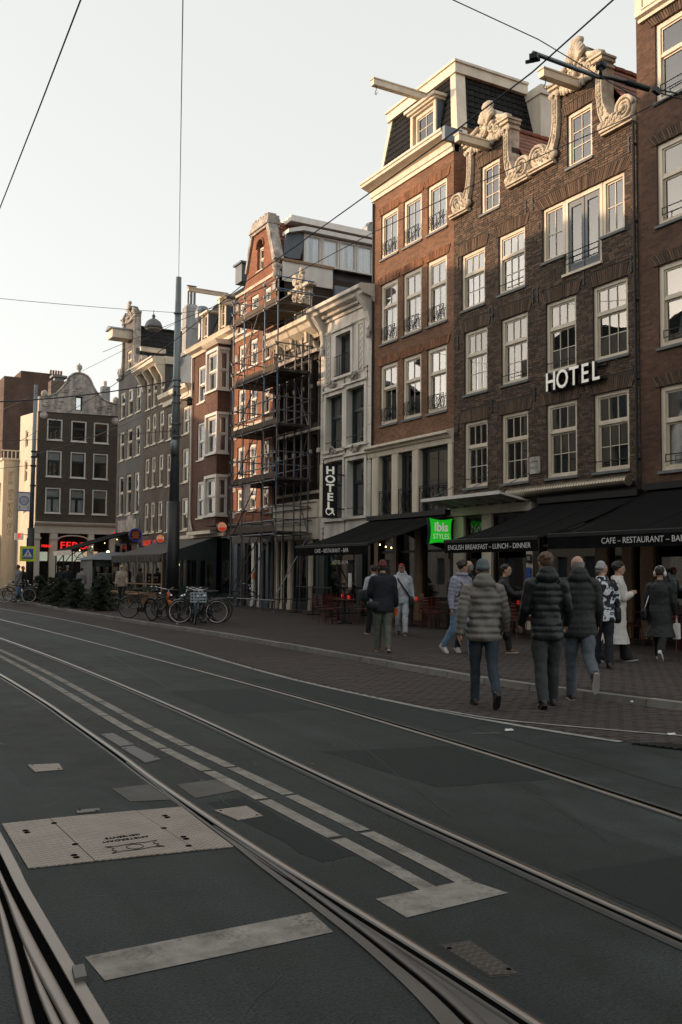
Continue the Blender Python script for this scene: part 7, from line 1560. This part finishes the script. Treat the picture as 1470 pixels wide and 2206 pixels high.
def remesh(o, vox, sm=4):
    m = o.modifiers.new('remesh', 'REMESH'); m.mode = 'VOXEL'; m.voxel_size = vox; m.use_smooth_shade = True
    if sm: s = o.modifiers.new('smooth', 'SMOOTH'); s.factor = .5; s.iterations = sm
def limb(b, pts, rs, sub=5, quilt=0, pitch=.085, n=12):
    """tapered limb through joints, optional quilting"""
    P, Rr = [], []; pts = [V(p) for p in pts]; acc = 0
    for i in range(len(pts)-1):
        L = (pts[i+1]-pts[i]).length; k = max(sub, int(L/.014)) if quilt else sub
        for j in range(k):
            t = j/k; P.append(pts[i].lerp(pts[i+1], t)); r = rs[i]+(rs[i+1]-rs[i])*t
            if quilt: r *= 1+quilt*(abs(sin(pi*(acc+L*t)/pitch))-.6)
            Rr.append(r)
        acc += L
    P.append(pts[-1]); Rr.append(rs[-1])
    if not quilt:
        for _ in range(1): P = [P[0]]+[(P[i-1]+P[i]*2+P[i+1])/4 for i in range(1, len(P)-1)]+[P[-1]]
    b.path(P, Rr, n)
def person(label, x, y, z, head, H=1.75, legs=((18, 4), (-18, 22)), arms=((-12, 8, 15), (14, 8, 20)), top='black_down', hem=.47, tq=0, tw=1.0, pants='dark_jeans', pw=1.0, shoe='black_shoe', sole='sole_dark', hair='dark_hair', style='short',
           hood=False, look=0, face=True, vox=.009, lean=3, skirt=None, fat=1.0, qp=.07, turn=0, coat=False, name='person', grip=(.3, .3), pants_flare=0):
    t = thing(name, label, 'person', (x, y, z), None, math.atan2(-head[0], head[1])); ORG[t.name] = (0, 0, 0)
    s = H/1.75; rd = radians
    Lt, Ls = .43*s, .43*s; ak = .085*s
    def leg(hp, th, kn):
        a = rd(th); k = hp+V((0, sin(a), -cos(a)))*Lt; c = a-rd(kn); an = k+V((0, sin(c), -cos(c)))*Ls; return k, an, c
    low = min(-(Lt*cos(rd(th))+Ls*cos(rd(th-kn))) - (0 if abs(th-kn) < 40 else -.02) for th, kn in legs)
    hz = ak-low; hips = [V((sx*.092*s, 0, hz)) for sx in (-1, 1)]; J = [leg(h, *l) for h, l in zip(hips, legs)]
    ln = rd(lean); up = V((0, sin(ln), cos(ln))); B = V((0, 0, hz)); at = lambda h, f=0, sx=0: B+up*h*s+V((sx*s, f*s, 0))
    sh = [at(.52, -.01, sx*.185*fat**.5) for sx in (-1, 1)]
    def arm(sp, sx, sw, ab, el):
        a = rd(sw); b_ = rd(ab); d = V((sx*sin(b_), sin(a)*cos(b_), -cos(a)*cos(b_))).normalized(); e = sp+d*.30*s; a2 = a+rd(el); b2 = rd(ab*.4) if el < 60 else -rd(25); d2 = V((sx*sin(b2), sin(a2)*cos(b2), -cos(a2)*cos(b2))).normalized(); w = e+d2*.26*s; return e, w, d2
    A = [arm(sp, sx, *a) for sp, sx, a in zip(sh, (-1, 1), arms)]
    neck = at(.60); hc = at(.775, .03)
    HR = Matrix.Rotation(rd(-look), 3, 'Z')
    hp_ = lambda p: hc+HR@(V(p)*s)
    # body: one continuous skin
    b = MB()
    b.rings([ring(at(h, f), rx*s, ry*s, 14) for h, rx, ry, f in ((-.10, .12, .09, 0), (0, .15, .105, 0), (.14, .13, .10, .01), (.3, .145, .11, .015), (.45, .15, .105, .0), (.54, .10, .08, -.01), (.60, .058, .06, 0))])
    limb(b, [at(.52, -.01), at(.62, .005), at(.72, .02)], [.065*s, .056*s, .055*s], 4)
    for i in (0, 1):
        k, an, c = J[i]; limb(b, [hips[i]+V((0, 0, .02)), k, an], [.075*s, .05*s, .036*s], 6); limb(b, [sh[i], A[i][0], A[i][1]], [.045*s, .036*s, .026*s], 5)
        w, d = A[i][1], A[i][2]; sx = (-1, 1)[i]; side = V((sx, 0, 0)); g = grip[i]
        pal = w+d*.05*s; fw = V((0, 1, 0)); nrm = d.cross(fw).normalized(); 
        b.ell(pal, (.018*s, .038*s, .05*s), 8, 6, d.to_track_quat('-Z', 'Y').to_matrix())
        ac = d.cross(side).normalized()
        for f in range(4):
            base = w+d*.085*s+ac*(f-1.5)*.019*s; ln_ = (.062, .072, .068, .052)[f]*s; c1 = (d-side*g).normalized(); c2 = (d*(1-g)-side*(g*1.6)).normalized()
            b.path([base, base+c1*ln_*.5, base+c1*ln_*.5+c2*ln_*.45], [.0105*s, .0095*s, .008*s], 6)
        tb = w+d*.03*s-ac*.03*s; b.path([tb, tb+(d*.6-ac*.6-side*.3).normalized()*.035*s, tb+(d*.6-ac*.5-side*.3).normalized()*.035*s+(d-side*.5).normalized()*.03*s], [.013*s, .011*s, .009*s], 6)
    b.ell(hp_((0, 0, 0)), (.077*s, .096*s, .112*s), 14, 10, HR); b.ell(hp_((0, .03, -.06)), (.055*s, .062*s, .06*s), 10, 8, HR); b.ell(hp_((0, .015, .02)), (.078*s, .092*s, .085*s), 10, 8, HR)
    if face:
        b.path([hp_((0, .092, .02)), hp_((0, .108, -.018)), hp_((0, .092, -.032))], [.010*s, .016*s, .012*s], 7); b.ell(hp_((0, .085, -.062)), (.024*s, .014*s, .009*s), 8, 6, HR)
        for sx in (-1, 1): b.ell(hp_((sx*.079, -.005, -.005)), (.010*s, .02*s, .032*s), 7, 6, HR); b.ell(hp_((sx*.034, .085, .024)), (.022*s, .012*s, .009*s), 7, 5, HR)
    body = b.build('body', 'skin', t); remesh(body, vox, 3)
    if face:
        b = MB()
        for sx in (-1, 1): b.ell(hp_((sx*.031, .089, .004)), (.011*s, .008*s, .007*s), 8, 6, HR)
        b.build('eyes', 'eye_dark', t, smooth=True)
        b = MB(); b.path([hp_((-.024, .093, -.062)), hp_((0, .100, -.060)), hp_((.024, .093, -.062))], [.003*s, .006*s, .003*s], 6); b.build('mouth', 'lip', t, smooth=True)
        b = MB()
        for sx in (-1, 1): b.path([hp_((sx*.015, .094, .028)), hp_((sx*.034, .093, .034)), hp_((sx*.052, .08, .026))], [.005*s, .006*s, .003*s], 5)
        b.build('eyebrows', hair if hair else 'grey_hair', t, smooth=True)
    # trousers
    b = MB(); b.rings([ring(at(h), rx*s*fat, ry*s*fat, 16) for h, rx, ry in ((-.13, .10, .095), (-.05, .165, .125), (.05, .17, .12), (.12, .155, .11))])
    for i in (0, 1):
        k, an, c = J[i]; dn = (an-k).normalized(); limb(b, [hips[i]+V((0, 0, -.02)), hips[i].lerp(k, .5), k, k.lerp(an, .5), an+dn*.025*s], [.098*s*fat, .088*s*pw, .068*s*pw, .066*s*pw, (.055*pw+pants_flare)*s], 5, n=14)
    o = b.build('trousers', pants, t); remesh(o, max(vox, .011), 3)
    nz = o.modifiers.new('folds', 'DISPLACE'); tx = bpy.data.textures.get('folds') or bpy.data.textures.new('folds', 'CLOUDS'); tx.noise_scale = .13; nz.texture = tx; nz.strength = .03; nz.mid_level = .5
    # shoes
    for i in (0, 1):
        k, an, c = J[i]; pit = c if c < -.35 else max(min(c, .3), -.05)*.6; Rm = Matrix.Rotation(pit, 3, 'X'); og = an
        pt = lambda q: og+Rm@(V(q)*s)
        b = MB(); b.rings([[pt((w_*cos(a), yy, -.085+h*(.5+.5*sin(a))**.8)) for a in [2*pi*j/10-pi/2 for j in range(10)]] for yy, w_, h in ((-.075, .02, .05), (-.06, .034, .10), (-.02, .04, .13), (.03, .042, .105), (.09, .046, .075), (.14, .046, .06), (.18, .034, .045), (.2, .012, .02))]); so = b.build('shoe', shoe, t, smooth=True)
        b = MB(); b.rings([[pt((w_*sx, yy, zz)) for sx, zz in ((-1, -.09), (1, -.09), (1, -.066), (-1, -.066))] for yy, w_ in ((-.08, .018), (-.06, .034), (.03, .038), (.1, .046), (.16, .040), (.203, .013))]); b.build('sole', sole, so)
    # jacket or coat
    b = MB(); hem_h = hem*H-hz if not coat else hem*H-hz; hem_h /= s
    prof = [(hem_h, .185 if not coat else .26, .14 if not coat else .22, 0), (hem_h*.5, .19, .145, 0) if not coat else (hem_h*.55, .20, .16, 0), (.04, .185, .14, 0), (.16, .172, .132, .01), (.3, .185, .138, .015), (.42, .198, .135, .005), (.5, .185, .12, -.01), (.56, .13, .105, -.012), (.60, .09, .085, 0), (.64, .085, .085, .005)]
    rs = []; 
    for i in range(len(prof)-1):
        (h0, a0, c0, f0), (h1, a1, c1, f1) = prof[i], prof[i+1]; k = max(2, int(abs(h1-h0)*s/.013)) if tq else 4
        for j in range(k):
            u = j/k; h = h0+(h1-h0)*u; q = 1+(tq*(abs(sin(pi*((h-hem_h)*s+.006*sin(h*31))/(.088 if tq < .2 else .15)))-.62) if h < .55 else 0)
            rs.append(ring(at(h, f0+(f1-f0)*u), (a0+(a1-a0)*u)*s*tw*fat*q, (c0+(c1-c0)*u)*s*tw*fat*q, 22)); rs[-1] = [p+(p-at(h)).normalized()*(tq*.07*sin(5*k_*2*pi/22+h*17+len(label))+tq*.05*sin(3*k_*2*pi/22-h*23)) if tq else p for k_, p in enumerate(rs[-1])]
    rs.append(ring(at(.65, .005), .08*s, .08*s, 22)); b.rings(rs)
    sl = 1.0 if not tq else 1.12
    for i in (0, 1):
        e, w, d = A[i]; limb(b, [sh[i]+V((-(-1, 1)[i]*.05*s, 0, .0)), sh[i], e, w+d*.01*s], [.075*s*tw*sl, .075*s*tw*sl, .060*s*tw*sl, .046*s*tw], 5, tq*.9, qp, 14)
    if hood: b.ell(at(.615, -.085), (.145*s, .085*s, .085*s), 14, 8); b.ell(at(.67, -.095), (.115*s, .07*s, .075*s), 12, 8)
    elif tq: b.path([at(.635, .0)+V((.095*s*cos(i*pi/8), .095*s*sin(i*pi/8), 0)) for i in range(16)], .035*s, 8, closed=True)
    o = b.build('coat' if coat else 'jacket', top, t); remesh(o, max(vox, .010), 2)
    nz = o.modifiers.new('folds', 'DISPLACE'); nz.texture = bpy.data.textures['folds']; nz.strength = (.03 if not coat else .026) if not tq else .02; nz.mid_level = .5
    # hair or hat
    if style in ('short', 'long', 'curly', 'grey'):
        b = MB(); rr = random.Random(len(label)); b.ell(hp_((0, -.018, .03)), (.086*s, .098*s, .105*s), 14, 10, HR)
        for i in range(70 if style != 'curly' else 110):
            a = rr.random()*2*pi; e = rr.random()*1.35; p = (.085*cos(e)*cos(a)*1.0, -.02+.098*cos(e)*sin(a), .03+.104*sin(e))
            if p[1] > .045 and p[2] < .075: continue
            r = rr.uniform(.014, .026)*(1.5 if style == 'curly' else 1); b.ell(hp_(p), (r*s, r*s, r*s*.8), 6, 4)
        if style == 'long':
            b.rings([ring(hp_((0, f, h)), rx*s, ry*s, 12) for h, rx, ry, f in ((-.30, .05, .025, -.09), (-.2, .085, .045, -.075), (-.08, .095, .075, -.045), (.05, .09, .085, -.03), (.1, .05, .05, -.02))])
        o = b.build('hair', hair, t); remesh(o, .011, 2)
    elif style == 'bald':
        b = MB(); b.rings([ring(hp_((0, -.022, h)), r*s, r2*s, 14) for h, r, r2 in ((-.075, .06, .07), (-.04, .077, .082), (.0, .081, .088), (.035, .078, .086))], cap=False); b.build('hair', hair, t, smooth=True)
    elif style == 'beanie':
        b = MB(); b.rings([ring(hp_((0, -.012-.012*(h < .05), h)), r*s, r2*s, 16) for h, r, r2 in ((.0, .082, .1), (.02, .09, .108), (.045, .09, .108), (.05, .084, .102), (.09, .08, .096), (.125, .06, .072), (.145, .03, .035), (.15, .005, .005))]); o = b.build('hat', hat_of.get(label, 'slate_knit'), t, smooth=True)
        b = MB(); b.ell(hp_((0, -.04, -.03)), (.078*s, .06*s, .06*s), 10, 8, HR); b.build('hair', hair, t, smooth=True)
    elif style == 'cap':
        b = MB(); b.rings([ring(hp_((0, -.008, h)), r*s, r2*s, 16) for h, r, r2 in ((.035, .083, .102), (.07, .083, .1), (.105, .065, .078), (.13, .02, .02))]); o = b.build('cap', 'red_cap', t, smooth=True)
        b = MB(); b.rings([[hp_((xx, .07+dy, .045-.25*dy+zz)) for xx, zz in ((-.07+.3*dy, 0), (0, .012), (.07-.3*dy, 0), (0, .004))] for dy in (0, .04, .075)]); b.build('peak', 'black_down', o, smooth=True)
        b = MB(); b.ell(hp_((0, -.03, .0)), (.081*s, .072*s, .075*s), 10, 8, HR); b.build('hair', hair, t, smooth=True)
    elif style == 'hooded':
        b = MB(); b.rings([ring(hp_((0, f, h)), rx*s, ry*s, 14) for h, rx, ry, f in ((-.16, .11, .09, -.03), (-.08, .105, .09, -.04), (.02, .1, .092, -.035), (.09, .085, .08, -.03), (.13, .04, .04, -.03))]); o = b.build('hood', top, t); remesh(o, .011, 2)
    P_ = lambda p: t.matrix_basis @ V(p)
    return t, dict(wl=A[0][1]+A[0][2]*.08*s, wr=A[1][1]+A[1][2]*.08*s, at=at, hp=hp_, rot=math.atan2(-head[0], head[1]), o=V((x, y, z)), s=s, sh=sh, HR=HR)
hat_of = {}
def world(i, p): return i['o']+Matrix.Rotation(i['rot'], 3, 'Z')@V(p)
def held(name, label, cat_, i): r = thing(name, label, cat_, (0, 0, 0)); r.location = i['o']; r.rotation_euler = (0, 0, i['rot']); ORG[r.name] = (0, 0, 0); return r
Pp = {}
lb = 'man in grey quilted jacket and teal beanie walking away'; hat_of[lb] = 'slate_knit'
t_, Pp['grey'] = person(lb, 7.47, 9.62, 0, (.47, .88), 1.74, ((10, 4), (-14, 30)), ((-14, 16, 18), (8, 18, 22)), 'grey_quilt', .47, .14, 1.1, 'dark_jeans', .98, 'black_shoe', 'sole_dark', 'brown_hair', 'beanie', hood=True, fat=1.05)
b = MB(); i = Pp['grey']; b.ell(i['wr'], (.05, .06, .08), 8, 6); b.build('glove', 'black_leather', t_, smooth=True)
t_, Pp['leather'] = person('man in shiny black leather puffer jacket walking away', 8.15, 9.22, 0, (.5, .87), 1.84, ((-6, 18), (12, 5)), ((4, 12, 40), (4, 14, 40)), 'black_leather', .455, .075, 1.02, 'charcoal_trousers', 1.12, 'black_shoe', 'sole_dark', 'brown_hair', 'short', hood=True, look=-15, qp=.17)
t_, Pp['bald'] = person('bald man in black down jacket and grey jeans mid stride', 8.95, 9.5, 0, (.55, .83), 1.82, ((6, 3), (-22, 45)), ((2, 10, 35), (4, 12, 30)), 'black_down', .46, .035, 1.16, 'grey_jeans', 1.1, 'black_shoe', 'sole_white', 'grey_hair', 'bald', hood=True, look=-10)
lb = 'man in maroon beanie and dark jacket walking away along the pavement'; hat_of[lb] = 'maroon_knit'
t_, Pp['maroon'] = person(lb, 10.05, 16.15, .1, (.45, .89), 1.72, ((10, 4), (-8, 14)), ((6, 16, 60), (2, 12, 18)), 'dark_navy', .46, 0, 1.2, 'olive_trousers', 1.15, 'brown_shoe', 'sole_white', 'dark_hair', 'beanie')
i = Pp['maroon']; r = held('shoulder_bag', 'black waist bag at the hip of the man in the maroon beanie', 'bag', i); b = MB(); b.sq(i['at'](.0, -.1, -.2), (.13, .06, .08)); b.build('pouch', 'black_leather', r, smooth=True)
r = held('drink_cup', 'orange drink with white straw in the hand of the man in the maroon beanie', 'drink', i); b = MB(); c = i['wr']; b.lathe([(.035, -.12), (.045, 0), (.048, .02)], tuple(c), 10); b.build('cup', 'orange', r); b = MB(); b.tube(c, c+V((0.02, 0, .16)), .008, 5); b.build('straw', 'paper', r)
t_, Pp['white'] = person('young man in pale grey tracksuit and red cap walking towards the camera', 13.25, 20.4, .1, (-.55, -.83), 1.72, ((12, 6), (-10, 16)), ((-8, 14, 12), (10, 12, 80)), 'pale_fleece', .46, 0, 1.14, 'pale_fleece', 1.15, 'black_shoe', 'sole_white', 'dark_hair', 'cap', look=6, hood=True)
i = Pp['white']; r = held('crossbody_bag', 'black crossbody bag on the man in the pale tracksuit', 'bag', i); b = MB(); b.path([i['at'](.57, .0, .12), i['at'](.48, .15, .08), i['at'](.3, .20, -.04), i['at'](.14, .185, -.15), i['at'](.02, .08, -.23)], .022, 6); b.build('strap', 'black', r, smooth=True); b = MB(); b.sq(i['at'](-.08, .06, -.25), (.06, .11, .14)); b.build('pouch', 'black_leather', r)
t_, Pp['lilac'] = person('young man in lilac puffer jacket with backpack straps', 11.17, 15.1, .1, (.15, -.98), 1.74, ((16, 4), (-14, 24)), ((-6, 10, 12), (-8, 10, 14)), 'lilac_puffer', .48, .1, 1.02, 'light_jeans', 1.15, 'white_shoe', 'sole_white', 'dark_hair', 'curly', look=-60)
i = Pp['lilac']; r = held('backpack', 'dark backpack with tan strap worn over the lilac jacket', 'backpack', i); b = MB(); b.sq(i['at'](.33, -.2), (.15, .1, .22)); b.build('pack', 'black_down', r, smooth=True)
for sx in (-1, 1): b = MB(); b.path([i['at'](.5, -.13, sx*.1), i['at'](.565, 0, sx*.11), i['at'](.42, .155, sx*.11), i['at'](.2, .1, sx*.17)], .02, 6); b.build('strap', 'brown_shoe', r, smooth=True)
t_, Pp['bald2'] = person('bald man in dark jacket half hidden behind the grey quilted jacket', 11.4, 15.2, .1, (-.2, -.97), 1.74, ((12, 4), (-10, 16)), ((4, 8, 20), (-6, 8, 20)), 'dark_navy', .46, 0, 1.05, 'dark_jeans', 1, 'white_shoe', 'sole_white', 'grey_hair', 'bald', look=160)
t_, Pp['dark'] = person('dark haired woman in black jacket looking right beside the awning post', 12.05, 14.9, .1, (.8, -.6), 1.66, ((10, 4), (-10, 16)), ((30, 8, 70), (35, 8, 65)), 'black_down', .46, 0, 1.05, 'black_trousers', 1.1, 'brown_shoe', 'sole_white', 'dark_hair', 'short', look=20)
lb = 'older woman in grey knit hat and black and white print jacket'; hat_of[lb] = 'grey_knit'
t_, Pp['old'] = person(lb, 11.68, 11.84, .1, (.6, .8), 1.68, ((6, 3), (-6, 8)), ((8, 14, 60), (10, 14, 50)), 'print', .47, 0, 1.18, 'dark_navy', 1.15, 'black_shoe', 'sole_dark', 'grey_hair', 'beanie', look=75)
i = Pp['old']; r = held('shoulder_bag', 'dark shoulder bag with red tag beside the print jacket', 'bag', i); b = MB(); b.sq(i['at'](-.02, .1, .26), (.06, .15, .14)); b.build('pouch', 'black_leather', r); b = MB(); b.path([i['at'](.1, .0, .27), i['at'](.56, -.02, .14), i['at'](.12, .2, .27)], .014, 5); b.build('strap', 'black_leather', r); b = MB(); b.ob(i['at'](-.02, .26, .3), (.02, .02, .05), Matrix.Identity(3)); b.build('tag', 'red', r)
t_, Pp['cream'] = person('woman in long cream wool coat with dark hair facing right', 12.8, 12.65, .1, (.86, -.51), 1.72, ((16, 3), (-16, 12)), ((2, 6, 112), (6, 6, 108)), 'cream_wool', .19, 0, 1.26, 'black_trousers', 1.3, 'black_shoe', 'sole_white', 'dark_hair', 'curly', coat=True, look=10, pants_flare=.05)
i = Pp['cream']; b = MB(); b.path([i['at'](.15, 0)+V((.2*cos(k*pi/10), .165*sin(k*pi/10), .015*sin(k))) for k in range(20)], .022, 6, closed=True); b.path([i['at'](.15, -.16, .06), i['at'](.0, -.21, .1), i['at'](-.2, -.24, .13)], .02, 5); b.path([i['at'](.15, -.16, .06), i['at'](.2, -.24, .02), i['at'](.12, -.25, -.04)], .022, 5); b.build('belt', 'cream_wool', t_, smooth=True)
b = MB()
for h in (.02, -.16): b.ell(i['at'](h, .19, -.07), (.014, .01, .014), 7, 5)
b.build('button', 'black_shoe', t_)
t_, Pp['muff'] = person('woman in long black coat with white ear muffs at the right edge', 13.7, 12.45, .1, (.86, .5), 1.66, ((20, 4), (-16, 30)), ((2, 10, 35), (4, 12, 20)), 'black_down', .26, 0, 1.15, 'black_trousers', 1.2, 'white_shoe', 'sole_white', 'dark_hair', 'short', coat=True, look=0)
i = Pp['muff']; b = MB()
for sx in (-1, 1): b.ell(i['hp']((sx*.095, -.01, -.01)), (.03, .05, .055), 10, 8)
b.path([i['hp']((.098*cos(k*pi/10), -.01, .02+.12*sin(k*pi/10))) for k in range(11)], .012, 6); b.build('ear_muffs', 'white_fur', t_, smooth=True)
r = held('hand_bag', 'black shiny handbag on the woman with white ear muffs', 'bag', i); b = MB(); b.sq(i['at'](-.02, -.02, -.27), (.06, .15, .11)); b.build('pouch', 'black_leather', r); b = MB(); b.path([i['at'](.08, -.12, -.26), i['at'](.54, -.02, -.14), i['at'](.08, .1, -.26)], .008, 5); b.build('chain_strap', 'chrome', r)
r = held('paper_bag', 'white paper carrier bag held at the right edge', 'bag', i); c = i['wr']; b = MB(); b.hexa([c+V(p) for p in ((-.05, -.1, -.38), (.05, -.1, -.38), (.05, .1, -.38), (-.05, .1, -.38), (-.04, -.12, -.1), (.04, -.12, -.1), (.04, .12, -.1), (-.04, .12, -.1))]); b.build('bag_body', 'paper', r); b = MB(); b.path([c+V((0, -.06, -.1)), c+V((0, -.03, 0)), c+V((0, .03, 0)), c+V((0, .06, -.1))], .006, 5); b.build('bag_handle', 'paper', r)
t_, Pp['hid'] = person('person in white jacket and dark trousers with white stripes behind the maroon beanie', 12.75, 20.9, .1, (.1, .99), 1.68, ((14, 4), (-22, 40)), ((6, 14, 30), (2, 12, 30)), 'pale_fleece', .44, 0, 1.1, 'black_trousers', 1.15, 'black_shoe', 'sole_white', 'dark_hair', 'short')
i = Pp['hid']; r = held('duffel_bag', 'round dark duffel bag carried left of the maroon beanie man', 'bag', i); b = MB(); b.sq(i['at'](.1, -.05, -.33), (.11, .2, .15)); b.build('bag_body', 'dark_navy', r, smooth=True); b = MB(); b.path([i['at'](.2, .1, -.3), i['at'](.56, 0, -.12), i['at'](.2, -.2, -.3)], .014, 5); b.build('strap', 'black_down', r)
# people by the snack bar, far away
far = [('person in dark coat by the slim pole', 10.3, 53, (.6, -.8), 'black_down', 'black_trousers', 'dark_hair', 'short'), ('person in black jacket standing right of the slim pole', 12.4, 53.5, (.2, .98), 'dark_navy', 'black_trousers', 'brown_hair', 'short'),
       ('person with white cap by the snack bar pillar', 13.4, 56, (.5, .8), 'dark_navy', 'charcoal_trousers', 'grey_hair', 'short'), ('person in pale grey jacket at the snack bar', 13.5, 53.2, (.3, .95), 'grey_coat', 'black_trousers', 'dark_hair', 'short'),
       ('dark clothed person in front of the lit counter', 15.6, 60, (0, 1), 'black_down', 'black_trousers', 'dark_hair', 'short'), ('second dark clothed person queueing at the lit counter', 16.3, 61, (.3, .9), 'black_down', 'dark_jeans', 'dark_hair', 'short'),
       ('woman with long dark hair and blue jeans behind the fir trees', 13.2, 47.0, (.3, .95), 'black_down', 'light_jeans', 'dark_hair', 'long'), ('woman in beige fur coat with pale hood behind the fir trees', 13.4, 45.2, (-.45, -.9), 'beige_fur', 'charcoal_trousers', 'brown_hair', 'hooded'),
       ('person in grey jacket and light jeans beside the bicycles at the far left', 9.3, 48.6, (-.9, .2), 'grey_coat', 'light_jeans', 'brown_hair', 'short')]
for l, x, y, h, tp_, pn_, hr, st in far:
    person(l, x, y, .1, h, 1.7+random.uniform(-.06, .08), ((10, 4), (-8, 12)), ((4, 10, 25), (2, 10, 20)), tp_, .46, 0, 1.12, pn_, 1.1, 'black_shoe', 'sole_dark', hr, st, vox=.016, face=False)

# ------------------------------------------------------------------ lettering to plain meshes
bpy.context.view_layer.update(); dg = bpy.context.evaluated_depsgraph_get()
for o in [o for o in bpy.data.objects if o.type == 'FONT']:
    me = bpy.data.meshes.new_from_object(o.evaluated_get(dg)); nm = o.name; o.name = 'old_text'; me.name = nm
    q = bpy.data.objects.new(nm, me); COL.objects.link(q); q.parent = o.parent; q.matrix_local = o.matrix_local
    bpy.data.objects.remove(o)
